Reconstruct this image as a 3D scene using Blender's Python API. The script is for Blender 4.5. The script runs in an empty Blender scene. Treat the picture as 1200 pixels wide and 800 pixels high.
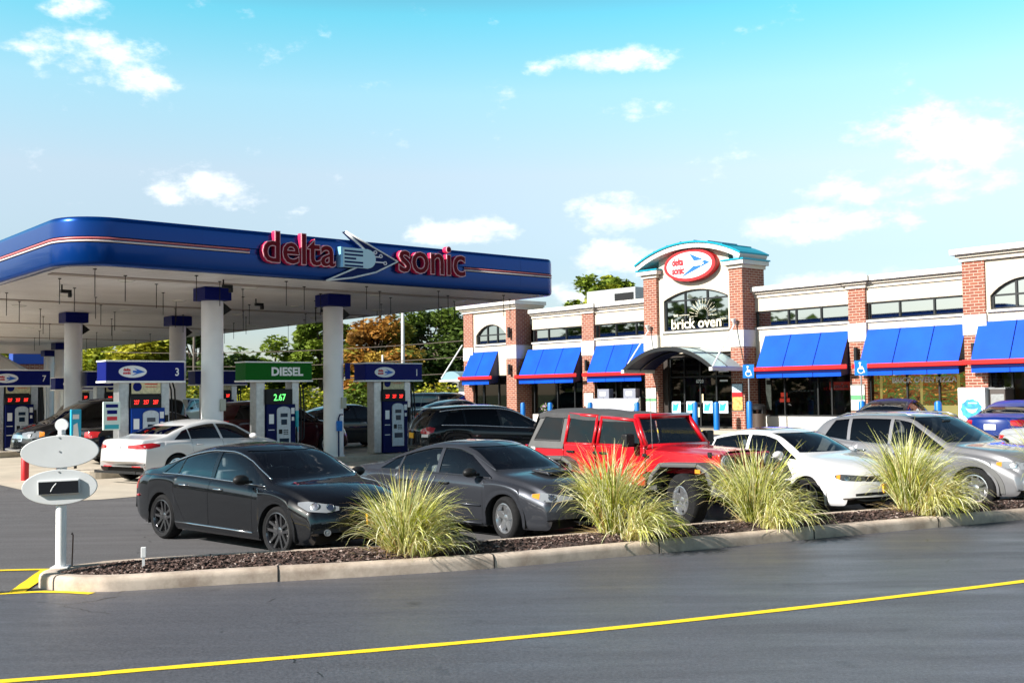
import bpy, bmesh, math, random
from math import sin, cos, pi, radians, sqrt, atan2, tan
from mathutils import Vector, Matrix
from mathutils.bvhtree import BVHTree

scene = bpy.context.scene
COL = scene.collection
RNG = random.Random(7)

# ------------------------------------------------------------------ site axes
YAW = -0.707044
AX = Vector((sin(YAW), cos(YAW), 0))        # runs away to the left, along the shop front
BX = Vector((cos(YAW), -sin(YAW), 0))       # runs away to the right, into the shop


def gz(y):
    """Lot surface height: level near the lane, rising gently to the shop."""
    if y < 17: return 0.0
    if y < 40: return 0.3 * (y - 17) / 23
    return 0.3


def lerp(a, b, t): return a + (b - a) * t
def clamp(x, a=0.0, b=1.0): return a if x < a else b if x > b else x
def sstep(a, b, x):
    t = clamp((x - a) / (b - a)); return t * t * (3 - 2 * t)


# ------------------------------------------------------------------ materials
def new_mat(name):
    m = bpy.data.materials.new(name); m.use_nodes = True
    nt = m.node_tree
    return m, nt, nt.nodes['Principled BSDF']


def rgba(c): return (c[0], c[1], c[2], 1.0)


def mat(name, col, rough=.6, metal=0., spec=.5, coat=0., noise=0., nscale=8., bump=0., bscale=60., emit=None, estr=0.):
    m, nt, b = new_mat(name)
    b.inputs['Base Color'].default_value = rgba(col)
    b.inputs['Roughness'].default_value = rough
    b.inputs['Metallic'].default_value = metal
    b.inputs['Specular IOR Level'].default_value = spec
    if coat:
        b.inputs['Coat Weight'].default_value = coat
        b.inputs['Coat Roughness'].default_value = .03
    if emit:
        b.inputs['Emission Color'].default_value = rgba(emit); b.inputs['Emission Strength'].default_value = estr
    tc = None
    if noise or bump:
        tc = nt.nodes.new('ShaderNodeTexCoord')
    if noise:
        n = nt.nodes.new('ShaderNodeTexNoise'); n.inputs['Scale'].default_value = nscale; n.inputs['Detail'].default_value = 6
        nt.links.new(tc.outputs['Object'], n.inputs['Vector'])
        r = nt.nodes.new('ShaderNodeValToRGB')
        r.color_ramp.elements[0].position = .3; r.color_ramp.elements[1].position = .7
        r.color_ramp.elements[0].color = rgba([max(0, c * (1 - noise)) for c in col])
        r.color_ramp.elements[1].color = rgba([min(1, c * (1 + noise)) for c in col])
        nt.links.new(n.outputs['Fac'], r.inputs['Fac']); nt.links.new(r.outputs['Color'], b.inputs['Base Color'])
    if bump:
        n2 = nt.nodes.new('ShaderNodeTexNoise'); n2.inputs['Scale'].default_value = bscale; n2.inputs['Detail'].default_value = 4
        nt.links.new(tc.outputs['Object'], n2.inputs['Vector'])
        bp = nt.nodes.new('ShaderNodeBump'); bp.inputs['Strength'].default_value = bump; bp.inputs['Distance'].default_value = .02
        nt.links.new(n2.outputs['Fac'], bp.inputs['Height']); nt.links.new(bp.outputs['Normal'], b.inputs['Normal'])
    return m


def glass_mat(name, tint=(.25, .3, .3), rough=.02, ior=1.5, refl=(1, 1, 1)):
    m = bpy.data.materials.new(name); m.use_nodes = True
    nt = m.node_tree; nt.nodes.clear()
    out = nt.nodes.new('ShaderNodeOutputMaterial'); mix = nt.nodes.new('ShaderNodeMixShader')
    tr = nt.nodes.new('ShaderNodeBsdfTransparent'); gl = nt.nodes.new('ShaderNodeBsdfGlossy'); fr = nt.nodes.new('ShaderNodeFresnel')
    tr.inputs['Color'].default_value = rgba(tint); gl.inputs['Roughness'].default_value = rough; gl.inputs['Color'].default_value = rgba(refl)
    fr.inputs['IOR'].default_value = ior
    nt.links.new(fr.outputs[0], mix.inputs[0]); nt.links.new(tr.outputs[0], mix.inputs[1]); nt.links.new(gl.outputs[0], mix.inputs[2])
    nt.links.new(mix.outputs[0], out.inputs['Surface'])
    return m


def mirror_glass(name, amount, tint=(.05, .06, .06), refl=(.95, 1, 1)):
    m = glass_mat(name, tint, refl=refl); nt = m.node_tree
    mx = next(n for n in nt.nodes if n.type == 'MIX_SHADER'); fr = next(n for n in nt.nodes if n.type == 'FRESNEL')
    r = nt.nodes.new('ShaderNodeMapRange'); r.inputs[3].default_value = amount; r.inputs[4].default_value = 1.0
    nt.links.new(fr.outputs[0], r.inputs[0]); nt.links.new(r.outputs[0], mx.inputs[0])
    return m


def attr_mat(name, rough=.7, transl=.0, spec=.2):
    """Leaf/blade material whose own colour comes from a per-face colour attribute."""
    m, nt, b = new_mat(name)
    a = nt.nodes.new('ShaderNodeAttribute'); a.attribute_name = 'leaf'
    nt.links.new(a.outputs['Color'], b.inputs['Base Color'])
    b.inputs['Roughness'].default_value = rough; b.inputs['Specular IOR Level'].default_value = spec
    if transl:
        t = nt.nodes.new('ShaderNodeBsdfTranslucent'); mx = nt.nodes.new('ShaderNodeMixShader'); mx.inputs[0].default_value = transl
        nt.links.new(a.outputs['Color'], t.inputs['Color'])
        out = nt.nodes['Material Output']
        nt.links.new(b.outputs[0], mx.inputs[1]); nt.links.new(t.outputs[0], mx.inputs[2]); nt.links.new(mx.outputs[0], out.inputs['Surface'])
    return m


# ------------------------------------------------------------------ objects
def tag(o, label=None, cat=None, group=None, kind=None):
    if label: o['label'] = label
    if cat: o['category'] = cat
    if group: o['group'] = group
    if kind: o['kind'] = kind
    return o


def thing(name, label, cat, loc=(0, 0, 0), rz=0., group=None, scale=1.0):
    o = bpy.data.objects.new(name, None); COL.objects.link(o)
    o.location = loc; o.rotation_euler = (0, 0, rz); o.scale = (scale,) * 3
    o.empty_display_size = .2
    return tag(o, label, cat, group)


def children(o): return [c for c in COL.objects if c.parent == o]


def copy_tree(o, parent=None):
    c = o.copy(); COL.objects.link(c); c.parent = parent
    for ch in KIDS.get(o.name, []):
        copy_tree_child(ch, c)
    return c


def copy_tree_child(o, parent):
    c = o.copy(); COL.objects.link(c); c.parent = parent
    KIDS.setdefault(parent.name, []).append(c)
    for ch in KIDS.get(o.name, []):
        copy_tree_child(ch, c)
    return c


KIDS = {}


def sub_empty(name, parent, loc=(0, 0, 0), rz=0.):
    o = bpy.data.objects.new(name, None); COL.objects.link(o); o.parent = parent
    o.location = loc; o.rotation_euler = (0, 0, rz); o.empty_display_size = .1
    KIDS.setdefault(parent.name, []).append(o)
    return o


class MB:
    """Collects shapes and links them as one mesh object."""
    def __init__(s): s.v = []; s.f = []; s.mi = []; s.col = []
    def face(s, idx, m=0): s.f.append(tuple(idx)); s.mi.append(m)
    def add(s, vs, fs, m=0, M=None):
        b = len(s.v)
        s.v += [tuple(M @ Vector(v)) if M is not None else tuple(v) for v in vs]
        for f in fs: s.face([i + b for i in f], m)
        return s
    def box(s, x0, x1, y0, y1, z0, z1, m=0, M=None):
        vs = [(x0, y0, z0), (x1, y0, z0), (x1, y1, z0), (x0, y1, z0), (x0, y0, z1), (x1, y0, z1), (x1, y1, z1), (x0, y1, z1)]
        fs = [(0, 3, 2, 1), (4, 5, 6, 7), (0, 1, 5, 4), (1, 2, 6, 5), (2, 3, 7, 6), (3, 0, 4, 7)]
        return s.add(vs, fs, m, M)
    def quad(s, a, b, c, d, m=0): return s.add([a, b, c, d], [(0, 1, 2, 3)], m)
    def prism(s, poly, axis, a0, a1, m=0, M=None):
        """poly: 2D outline; axis 'x','y','z': extrusion axis from a0 to a1. Outline coords are the other two axes in order."""
        def P(p, a):
            return (a, p[0], p[1]) if axis == 'x' else (p[0], a, p[1]) if axis == 'y' else (p[0], p[1], a)
        n = len(poly)
        vs = [P(p, a0) for p in poly] + [P(p, a1) for p in poly]
        fs = [tuple(range(n)), tuple(range(2 * n - 1, n - 1, -1))]
        for i in range(n):
            j = (i + 1) % n; fs.append((j, i, n + i, n + j))
        return s.add(vs, fs, m, M)
    def tube(s, pts, r, n=8, m=0, cap=True, M=None):
        pts = [Vector(p) for p in pts]
        rs = r if isinstance(r, (list, tuple)) else [r] * len(pts)
        b = len(s.v); vs = []; up = None
        for i, p in enumerate(pts):
            d = (pts[min(i + 1, len(pts) - 1)] - pts[max(i - 1, 0)])
            if d.length < 1e-9: d = Vector((0, 0, 1))
            d.normalize()
            if up is None: up = Vector((0, 0, 1)) if abs(d.z) < .9 else Vector((1, 0, 0))
            e1 = up - d * up.dot(d)
            if e1.length < 1e-4: e1 = d.orthogonal()
            e1.normalize(); up = e1
            e2 = d.cross(e1)
            for k in range(n):
                a = 2 * pi * k / n
                vs.append(p + (e1 * cos(a) + e2 * sin(a)) * rs[i])
        fs = []
        for i in range(len(pts) - 1):
            for k in range(n):
                k2 = (k + 1) % n
                fs.append((i * n + k, i * n + k2, (i + 1) * n + k2, (i + 1) * n + k))
        if cap:
            fs.append(tuple(range(n - 1, -1, -1))); fs.append(tuple(range((len(pts) - 1) * n, len(pts) * n)))
        return s.add(vs, fs, m, M)
    def lathe(s, prof, n=24, axis='z', m=0, M=None, closed=False):
        """prof: (radius, height) list revolved round axis."""
        vs = []; fs = []; k = len(prof)
        for i in range(n):
            a = 2 * pi * i / n
            for r, h in prof:
                x, y = r * cos(a), r * sin(a)
                vs.append((x, y, h) if axis == 'z' else (x, h, y) if axis == 'y' else (h, x, y))
        for i in range(n):
            j = (i + 1) % n
            for q in range(k if closed else k - 1):
                q2 = (q + 1) % k
                f = (i * k + q, j * k + q, j * k + q2, i * k + q2)
                fs.append(f if axis != 'y' else f[::-1])
        return s.add(vs, fs, m, M)
    def grid(s, fn, nu, nv, m=0, flip=False):
        b = len(s.v)
        for i in range(nu + 1):
            for j in range(nv + 1): s.v.append(tuple(fn(i / nu, j / nv)))
        for i in range(nu):
            for j in range(nv):
                a = b + i * (nv + 1) + j
                q = (a, a + nv + 1, a + nv + 2, a + 1)
                s.face(q[::-1] if flip else q, m)
        return s
    def sphere(s, c, r, n=12, m=0, sc=(1, 1, 1)):
        prof = [(r * sin(pi * i / n) + 1e-5, -r * cos(pi * i / n)) for i in range(n + 1)]
        return s.lathe(prof, n * 2, 'z', m, Matrix.Translation(c) @ Matrix.Diagonal((*sc, 1)))
    def mesh(s, mats, smooth=None):
        me = bpy.data.meshes.new('m'); me.from_pydata(s.v, [], s.f)
        for mm in (mats if isinstance(mats, (list, tuple)) else [mats]): me.materials.append(mm)
        if any(s.mi): me.polygons.foreach_set('material_index', s.mi)
        if s.col:
            at = me.attributes.new('leaf', 'FLOAT_COLOR', 'FACE')
            at.data.foreach_set('color', [c for q in s.col for c in (q[0], q[1], q[2], 1.0)])
        if smooth is True: me.polygons.foreach_set('use_smooth', [True] * len(s.f))
        me.update()
        if isinstance(smooth, (int, float)) and not isinstance(smooth, bool): smooth_by_angle(me, smooth)
        return me
    def build(s, name, mats, parent=None, smooth=None, bevel=0., label=None, fix=False, seg=2):
        me = s.mesh(mats, smooth)
        if fix:
            bm = bmesh.new(); bm.from_mesh(me); bmesh.ops.recalc_face_normals(bm, faces=bm.faces[:]); bm.to_mesh(me); bm.free()
        return link(name, me, parent, bevel, label, seg)


def smooth_by_angle(me, deg):
    bm = bmesh.new(); bm.from_mesh(me); lim = radians(deg)
    for f in bm.faces: f.smooth = True
    for e in bm.edges:
        e.smooth = not (len(e.link_faces) != 2 or e.calc_face_angle(4) > lim)
    bm.to_mesh(me); bm.free()


def link(name, me, parent=None, bevel=0., label=None, seg=2):
    me.name = name
    o = bpy.data.objects.new(name, me); COL.objects.link(o)
    if parent is not None:
        o.parent = parent; KIDS.setdefault(parent.name, []).append(o)
    if bevel:
        md = o.modifiers.new('edge', 'BEVEL'); md.width = bevel; md.segments = seg; md.limit_method = 'ANGLE'; md.angle_limit = radians(35)
    if label: o['label'] = label
    return o


def structure(o): return tag(o, kind='structure')


def text_mesh(txt, size, depth=.0, bold=0., res=3, align='CENTER', sx=1.0):
    """Lettering as a mesh in the XZ plane facing -Y, centred on x (baseline z=0)."""
    cu = bpy.data.curves.new('t', 'FONT'); cu.body = txt; cu.size = size; cu.extrude = depth / 2; cu.offset = bold
    cu.align_x = align; cu.resolution_u = res; cu.fill_mode = 'BOTH'
    o = bpy.data.objects.new('t', cu); COL.objects.link(o)
    dg = bpy.context.evaluated_depsgraph_get(); dg.update()
    me = bpy.data.meshes.new_from_object(o.evaluated_get(dg))
    bpy.data.objects.remove(o); bpy.data.curves.remove(cu)
    me.materials.clear()
    me.transform(Matrix.Rotation(pi / 2, 4, 'X') @ Matrix.Diagonal((sx, 1, 1, 1)))
    return me


def text_obj(name, txt, size, m, parent, loc, depth=.0, bold=0., rz=0., align='CENTER', sx=1.0, label=None):
    me = text_mesh(txt, size, depth, bold, align=align, sx=sx); me.materials.append(m)
    me.transform(Matrix.Translation(loc) @ Matrix.Rotation(rz, 4, 'Z'))
    return link(name, me, parent, label=label)


def add_text(mb, txt, size, m, M, bold=0., sx=1.0, depth=0., align='CENTER'):
    me = text_mesh(txt, size, depth, bold, align=align, sx=sx)
    mb.add([v.co[:] for v in me.vertices], [tuple(p.vertices) for p in me.polygons], m, M)
    bpy.data.meshes.remove(me)


def ellipse(cx, cz, rx, rz, n=40):
    return [(cx + rx * cos(2 * pi * i / n), cz + rz * sin(2 * pi * i / n)) for i in range(n)]


def pchip(pts):
    """Monotone cubic through (x, y) points."""
    xs = [p[0] for p in pts]; ys = [p[1] for p in pts]; n = len(xs)
    h = [xs[i + 1] - xs[i] for i in range(n - 1)]; d = [(ys[i + 1] - ys[i]) / h[i] for i in range(n - 1)]
    m = [d[0]] + [0.0] * (n - 2) + [d[-1]]
    for i in range(1, n - 1):
        if d[i - 1] * d[i] > 0:
            w1 = 2 * h[i] + h[i - 1]; w2 = h[i] + 2 * h[i - 1]
            m[i] = (w1 + w2) / (w1 / d[i - 1] + w2 / d[i])
    def f(x):
        if x <= xs[0]: return ys[0]
        if x >= xs[-1]: return ys[-1]
        lo = 0
        for i in range(n - 1):
            if x < xs[i + 1]: lo = i; break
        t = (x - xs[lo]) / h[lo]; t2 = t * t; t3 = t2 * t
        return (2 * t3 - 3 * t2 + 1) * ys[lo] + (t3 - 2 * t2 + t) * h[lo] * m[lo] + (-2 * t3 + 3 * t2) * ys[lo + 1] + (t3 - t2) * h[lo] * m[lo + 1]
    return f
# ================================================================== camera
cam_d = bpy.data.cameras.new('camera'); cam = bpy.data.objects.new('camera', cam_d); COL.objects.link(cam)
pt, rl = .0487109, -.0128837
fw = Vector((0, cos(pt), sin(pt))); rt = Vector((1, 0, 0)); up = rt.cross(fw)
cr = rt * cos(rl) + up * sin(rl); cu_ = up * cos(rl) - rt * sin(rl)
cam.matrix_world = Matrix(((cr.x, cu_.x, -fw.x, 0), (cr.y, cu_.y, -fw.y, 0), (cr.z, cu_.z, -fw.z, 1.95), (0, 0, 0, 1)))
cam_d.sensor_fit = 'HORIZONTAL'; cam_d.sensor_width = 36; cam_d.lens = 1262.7 / 1200 * 36
cam_d.clip_start = .1; cam_d.clip_end = 3000
scene.camera = cam

# ================================================================== light
SUN_EL = radians(31)
SUN_DIR = Vector((-.87, -.493, 0)).normalized() * cos(SUN_EL) + Vector((0, 0, sin(SUN_EL)))
sd = bpy.data.lights.new('sun', 'SUN'); sd.energy = 5.0; sd.angle = radians(.53); sd.color = (1, .95, .88)
so = bpy.data.objects.new('sun', sd); COL.objects.link(so)
so.rotation_euler = (-SUN_DIR).to_track_quat('-Z', 'Y').to_euler()

world = bpy.data.worlds.new('World'); scene.world = world; world.use_nodes = True
wn = world.node_tree; wn.nodes.clear()
def N(t, **k):
    n = wn.nodes.new(t)
    for a, v in k.items(): setattr(n, a, v)
    return n
def wl(a, b): wn.links.new(a, b)
def wmath(op, a, b=None, c=None, cl=False):
    n = N('ShaderNodeMath', operation=op); n.use_clamp = cl
    for i, x in enumerate((a, b, c)):
        if x is None: continue
        if hasattr(x, 'is_output') or hasattr(x, 'links'): wl(x, n.inputs[i])
        else: n.inputs[i].default_value = x
    return n.outputs[0]
sky = N('ShaderNodeTexSky', sky_type='NISHITA'); sky.sun_disc = False; sky.sun_elevation = SUN_EL
sky.sun_rotation = atan2(SUN_DIR.x, SUN_DIR.y); sky.air_density = 1.0; sky.dust_density = .6; sky.ozone_density = 1.5
geo = N('ShaderNodeTexCoord'); dirv = geo.outputs['Generated']
sepd = N('ShaderNodeSeparateXYZ'); wl(dirv, sepd.inputs[0])
# the day's clear cyan air: a tint that eases with elevation
ramp = N('ShaderNodeValToRGB'); wl(sepd.outputs['Z'], ramp.inputs[0])
els = ramp.color_ramp.elements
SKY_TINT = [(0.0, (.70, .72, .84)), (.06, (.80, .81, .88)), (.12, (1.05, 1.0, .97)), (.2, (1.62, 1.38, 1.16)), (.27, (1.5, 1.75, 1.4)), (.335, (.8, 1.85, 1.5)), (.38, (.7, 1.1, 1.0)), (.48, (.42, .5, .46)), (.75, (.38, .33, .30))]
els[0].position = SKY_TINT[0][0]; els[0].color = rgba(SKY_TINT[0][1])
els[1].position = SKY_TINT[-1][0]; els[1].color = rgba(SKY_TINT[-1][1])
for p_, c_ in SKY_TINT[1:-1]:
    e_ = els.new(p_); e_.color = rgba(c_)
mul = N('ShaderNodeMixRGB', blend_type='MULTIPLY'); mul.inputs[0].default_value = 1
wl(sky.outputs[0], mul.inputs[1]); wl(ramp.outputs[0], mul.inputs[2])
CLOUDS = [((-0.3421, 0.8952, 0.2857), 0.0792, 0.0261), ((-0.3535, 0.8782, 0.3221), 0.0301, 0.0127), ((-0.2734, 0.9439, 0.1854), 0.0491, 0.0174),
          ((0.0910, 0.9509, 0.2959), 0.0753, 0.0127), ((0.1066, 0.9610, 0.2552), 0.0357, 0.0111), ((0.3743, 0.9034, 0.2093), 0.0753, 0.0301),
          ((0.3408, 0.9233, 0.1772), 0.0951, 0.0206), ((0.2810, 0.9484, 0.1470), 0.0674, 0.0174), ((0.0955, 0.9824, 0.1604), 0.0491, 0.0190),
          ((0.0914, 0.9883, 0.1218), 0.0515, 0.0222), ((-0.0459, 0.9874, 0.1512), 0.0594, 0.0143), ((0.0401, 0.9950, 0.0915), 0.0951, 0.0143),
          ((0.3091, 0.9463, 0.0949), 0.0713, 0.0111), ((-0.4023, 0.8698, 0.2856), 0.0238, 0.0079), ((-0.7, -.6, .3), .3, .08), ((.6, -.75, .35), .3, .09), ((-.93, .2, .3), .25, .07)]
mp = N('ShaderNodeMapping'); mp.inputs['Scale'].default_value = (1, 1, 1.8); wl(dirv, mp.inputs[0])
nz = N('ShaderNodeTexNoise'); nz.inputs['Scale'].default_value = 17; nz.inputs['Detail'].default_value = 8; nz.inputs['Roughness'].default_value = .62; wl(mp.outputs[0], nz.inputs['Vector'])
tot = None
for c_, w_, h_ in [(a, b * 1.32, c * 1.35) for a, b, c in CLOUDS]:
    c_ = Vector(c_).normalized(); e1 = Vector((c_.y, -c_.x, 0)).normalized(); e2 = e1.cross(c_); e2 = e2 if e2.z > 0 else -e2
    d1 = N('ShaderNodeVectorMath', operation='DOT_PRODUCT'); wl(dirv, d1.inputs[0]); d1.inputs[1].default_value = e1 / w_
    dz = N('ShaderNodeVectorMath', operation='DOT_PRODUCT'); wl(dirv, dz.inputs[0]); dz.inputs[1].default_value = e2 / h_
    # offset: direction minus centre has zero e1 part already; e2 is orthogonal to c_
    q = wmath('ADD', wmath('POWER', wmath('ABSOLUTE', d1.outputs['Value']), 2.0), wmath('POWER', wmath('ABSOLUTE', dz.outputs['Value']), 2.0))
    fr = N('ShaderNodeVectorMath', operation='DOT_PRODUCT'); wl(dirv, fr.inputs[0]); fr.inputs[1].default_value = c_
    m_ = wmath('MULTIPLY', wmath('SUBTRACT', 1.0, q), wmath('GREATER_THAN', fr.outputs['Value'], 0.0))
    m_ = wmath('MINIMUM', m_, wmath('MULTIPLY', m_, 2.0)); m_ = wmath('MAXIMUM', m_, -2.6)
    tot = m_ if tot is None else wmath('MAXIMUM', tot, m_)
dens = wmath('ADD', tot, wmath('MULTIPLY', wmath('SUBTRACT', nz.outputs['Fac'], .5), 4.0))
mr = N('ShaderNodeMapRange', interpolation_type='SMOOTHSTEP'); wl(dens, mr.inputs[0]); mr.inputs[1].default_value = .42; mr.inputs[2].default_value = 1.45
mr.inputs[4].default_value = .92
cm = N('ShaderNodeMixRGB'); wl(mr.outputs[0], cm.inputs[0]); wl(mul.outputs[0], cm.inputs[1])
nz2 = N('ShaderNodeTexNoise'); nz2.inputs['Scale'].default_value = 26; nz2.inputs['Detail'].default_value = 5; wl(mp.outputs[0], nz2.inputs['Vector'])
cr_ = N('ShaderNodeValToRGB'); wl(nz2.outputs['Fac'], cr_.inputs[0]); cr_.color_ramp.elements[0].position = .38; cr_.color_ramp.elements[1].position = .56
cr_.color_ramp.elements[0].color = (.80, .83, .88, 1); cr_.color_ramp.elements[1].color = (1, 1, 1, 1)
cs_ = N('ShaderNodeMixRGB', blend_type='MULTIPLY'); cs_.inputs[0].default_value = 1; wl(cr_.outputs[0], cs_.inputs[1]); cs_.inputs[2].default_value = (8.4, 8.4, 8.4, 1); wl(cs_.outputs[0], cm.inputs[2])
bg = N('ShaderNodeBackground'); bg.inputs['Strength'].default_value = .085; wl(cm.outputs[0], bg.inputs[0])
wo = N('ShaderNodeOutputWorld'); wl(bg.outputs[0], wo.inputs[0])

scene.view_settings.view_transform = 'Standard'; scene.view_settings.look = 'None'
scene.view_settings.exposure = 1.0; scene.view_settings.gamma = 1.0
scene.render.engine = 'CYCLES'
scene.cycles.max_bounces = 8; scene.cycles.transparent_max_bounces = 16; scene.cycles.caustics_reflective = False; scene.cycles.caustics_refractive = False
scene.cycles.use_denoising = True

# ================================================================== shared materials
M = {}
M['white_paint'] = mat('white paint', (.78, .78, .78), .4)
M['soft_white'] = mat('soft white panel', (.72, .71, .69), .55, noise=.05, nscale=3)
M['dark'] = mat('dark void', (.008, .008, .009), .8)
M['black_plastic'] = mat('black plastic', (.012, .012, .013), .5, spec=.25)
M['rubber'] = mat('tyre rubber', (.011, .011, .012), .85, spec=.2, noise=.3, nscale=30)
M['chrome'] = mat('chrome', (.75, .76, .78), .12, metal=1)
M['steel'] = mat('brushed stainless', (.5, .5, .5), .35, metal=.85, noise=.12, nscale=14)
M['alu'] = mat('alloy', (.62, .63, .65), .28, metal=.9)
M['dark_alloy'] = mat('dark machined alloy', (.15, .15, .16), .22, metal=.9)
M['navy'] = mat('navy panel', (.002, .007, .13), .4, spec=.12)
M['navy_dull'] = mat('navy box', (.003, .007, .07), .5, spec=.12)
M['sunlit_panel'] = mat('sunlit blue pump panel', (.003, .04, .27), .45, spec=.15)
M['sky_blue'] = mat('bright blue paint', (.0, .15, .56), .4, noise=.15, nscale=10)
M['red'] = mat('red paint', (.5, .012, .016), .4)
M['yellow_paint'] = mat('yellow road paint', (.85, .55, .008), .7, noise=.12, nscale=12)
M['concrete'] = mat('kerb concrete', (.46, .40, .325), .9, noise=.2, nscale=5, bump=.25, bscale=90)
M['brick_dark'] = mat('dark brick', (.14, .04, .03), .85)
M['teal'] = mat('teal panel', (.02, .35, .42), .5)
M['green'] = mat('green sign panel', (.003, .11, .008), .45, spec=.12)
M['led_red'] = mat('red led', (.5, .01, .01), .5, emit=(1, .03, .02), estr=1.8)
M['led_green'] = mat('green led', (.05, .4, .05), .5, emit=(.15, 1, .2), estr=.9)
M['cream_poster'] = mat('cream poster', (.62, .55, .33), .6, noise=.25, nscale=14)


def asphalt(name, col, streak=None, rough=.75, patch=.35, spec=.35):
    m, nt, b = new_mat(name)
    tc = nt.nodes.new('ShaderNodeTexCoord')
    n1 = nt.nodes.new('ShaderNodeTexNoise'); n1.inputs['Scale'].default_value = 160; n1.inputs['Detail'].default_value = 5; n1.inputs['Roughness'].default_value = .8
    nt.links.new(tc.outputs['Object'], n1.inputs['Vector'])
    n2 = nt.nodes.new('ShaderNodeTexNoise'); n2.inputs['Scale'].default_value = .55; n2.inputs['Detail'].default_value = 7; n2.inputs['Roughness'].default_value = .6
    src = tc.outputs['Object']
    if streak is not None:
        mpn = nt.nodes.new('ShaderNodeMapping'); mpn.inputs['Rotation'].default_value = (0, 0, -streak); mpn.inputs['Scale'].default_value = (.22, 1.3, 1)
        nt.links.new(src, mpn.inputs[0]); src = mpn.outputs[0]
        n2.inputs['Scale'].default_value = 1.6
    nt.links.new(src, n2.inputs['Vector'])
    def mix(a_out, c0, c1, lo=.3, hi=.7):
        r = nt.nodes.new('ShaderNodeValToRGB'); r.color_ramp.elements[0].position = lo; r.color_ramp.elements[1].position = hi
        r.color_ramp.elements[0].color = rgba(c0); r.color_ramp.elements[1].color = rgba(c1); nt.links.new(a_out, r.inputs[0]); return r.outputs[0]
    c1 = mix(n1.outputs['Fac'], [c * .55 for c in col], [c * 1.5 for c in col], .32, .68)
    c2 = mix(n2.outputs['Fac'], [1 - patch] * 3, [1 + patch] * 3)
    mm = nt.nodes.new('ShaderNodeMixRGB'); mm.blend_type = 'MULTIPLY'; mm.inputs[0].default_value = 1
    nt.links.new(c1, mm.inputs[1]); nt.links.new(c2, mm.inputs[2])
    n5 = nt.nodes.new('ShaderNodeTexNoise'); n5.inputs['Scale'].default_value = 38; n5.inputs['Detail'].default_value = 6; n5.inputs['Roughness'].default_value = .85
    nt.links.new(tc.outputs['Object'], n5.inputs['Vector'])
    c5 = mix(n5.outputs['Fac'], [.55, .55, .55], [1.45, 1.45, 1.43], .38, .62)
    m5 = nt.nodes.new('ShaderNodeMixRGB'); m5.blend_type = 'MULTIPLY'; m5.inputs[0].default_value = 1
    nt.links.new(mm.outputs[0], m5.inputs[1]); nt.links.new(c5, m5.inputs[2]); mm = m5
    # hairline cracks
    vo = nt.nodes.new('ShaderNodeTexVoronoi'); vo.feature = 'DISTANCE_TO_EDGE'; vo.inputs['Scale'].default_value = .22
    nw = nt.nodes.new('ShaderNodeTexNoise'); nw.inputs['Scale'].default_value = 1.3; nw.inputs['Detail'].default_value = 5
    nt.links.new(tc.outputs['Object'], nw.inputs['Vector'])
    vm = nt.nodes.new('ShaderNodeMixRGB'); vm.inputs[0].default_value = .35
    nt.links.new(tc.outputs['Object'], vm.inputs[1]); nt.links.new(nw.outputs['Color'], vm.inputs[2]); nt.links.new(vm.outputs[0], vo.inputs['Vector'])
    lt = nt.nodes.new('ShaderNodeMath'); lt.operation = 'LESS_THAN'; lt.inputs[1].default_value = .0012; nt.links.new(vo.outputs['Distance'], lt.inputs[0])
    g_ = nt.nodes.new('ShaderNodeMath'); g_.operation = 'MULTIPLY'; nt.links.new(lt.outputs[0], g_.inputs[0])
    gg = nt.nodes.new('ShaderNodeMath'); gg.operation = 'GREATER_THAN'; gg.inputs[1].default_value = .53; nt.links.new(n2.outputs['Fac'], gg.inputs[0]); nt.links.new(gg.outputs[0], g_.inputs[1])
    cm_ = nt.nodes.new('ShaderNodeMixRGB'); nt.links.new(g_.outputs[0], cm_.inputs[0]); nt.links.new(mm.outputs[0], cm_.inputs[1]); cm_.inputs[2].default_value = (.025, .025, .025, 1)
    # old oil drips and dark patches
    n3 = nt.nodes.new('ShaderNodeTexNoise'); n3.inputs['Scale'].default_value = 2.4; n3.inputs['Detail'].default_value = 3; n3.inputs['Roughness'].default_value = .4
    nt.links.new(tc.outputs['Object'], n3.inputs['Vector'])
    st = mix(n3.outputs['Fac'], [1, 1, 1], [.55, .54, .54], .66, .78)
    n4 = nt.nodes.new('ShaderNodeTexVoronoi'); n4.inputs['Scale'].default_value = 5.5; n4.inputs['Randomness'].default_value = 1; nt.links.new(tc.outputs['Object'], n4.inputs['Vector'])
    fl = mix(n4.outputs['Distance'], [3.2, 3.1, 3.0], [1, 1, 1], .018, .026)
    for e_out in (st, fl):
        m2 = nt.nodes.new('ShaderNodeMixRGB'); m2.blend_type = 'MULTIPLY'; m2.inputs[0].default_value = 1
        nt.links.new(cm_.outputs[0], m2.inputs[1]); nt.links.new(e_out, m2.inputs[2]); cm_ = m2
    nt.links.new(cm_.outputs[0], b.inputs['Base Color'])
    rr = nt.nodes.new('ShaderNodeMapRange'); nt.links.new(n2.outputs['Fac'], rr.inputs[0]); rr.inputs[1].default_value = .3; rr.inputs[2].default_value = .7
    rr.inputs[3].default_value = rough + .1; rr.inputs[4].default_value = rough - .12
    nt.links.new(rr.outputs[0], b.inputs['Roughness'])
    b.inputs['Specular IOR Level'].default_value = spec
    bp = nt.nodes.new('ShaderNodeBump'); bp.inputs['Strength'].default_value = .22; bp.inputs['Distance'].default_value = .01
    nt.links.new(n5.outputs['Fac'], bp.inputs['Height']); nt.links.new(bp.outputs[0], b.inputs['Normal'])
    return m

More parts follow.
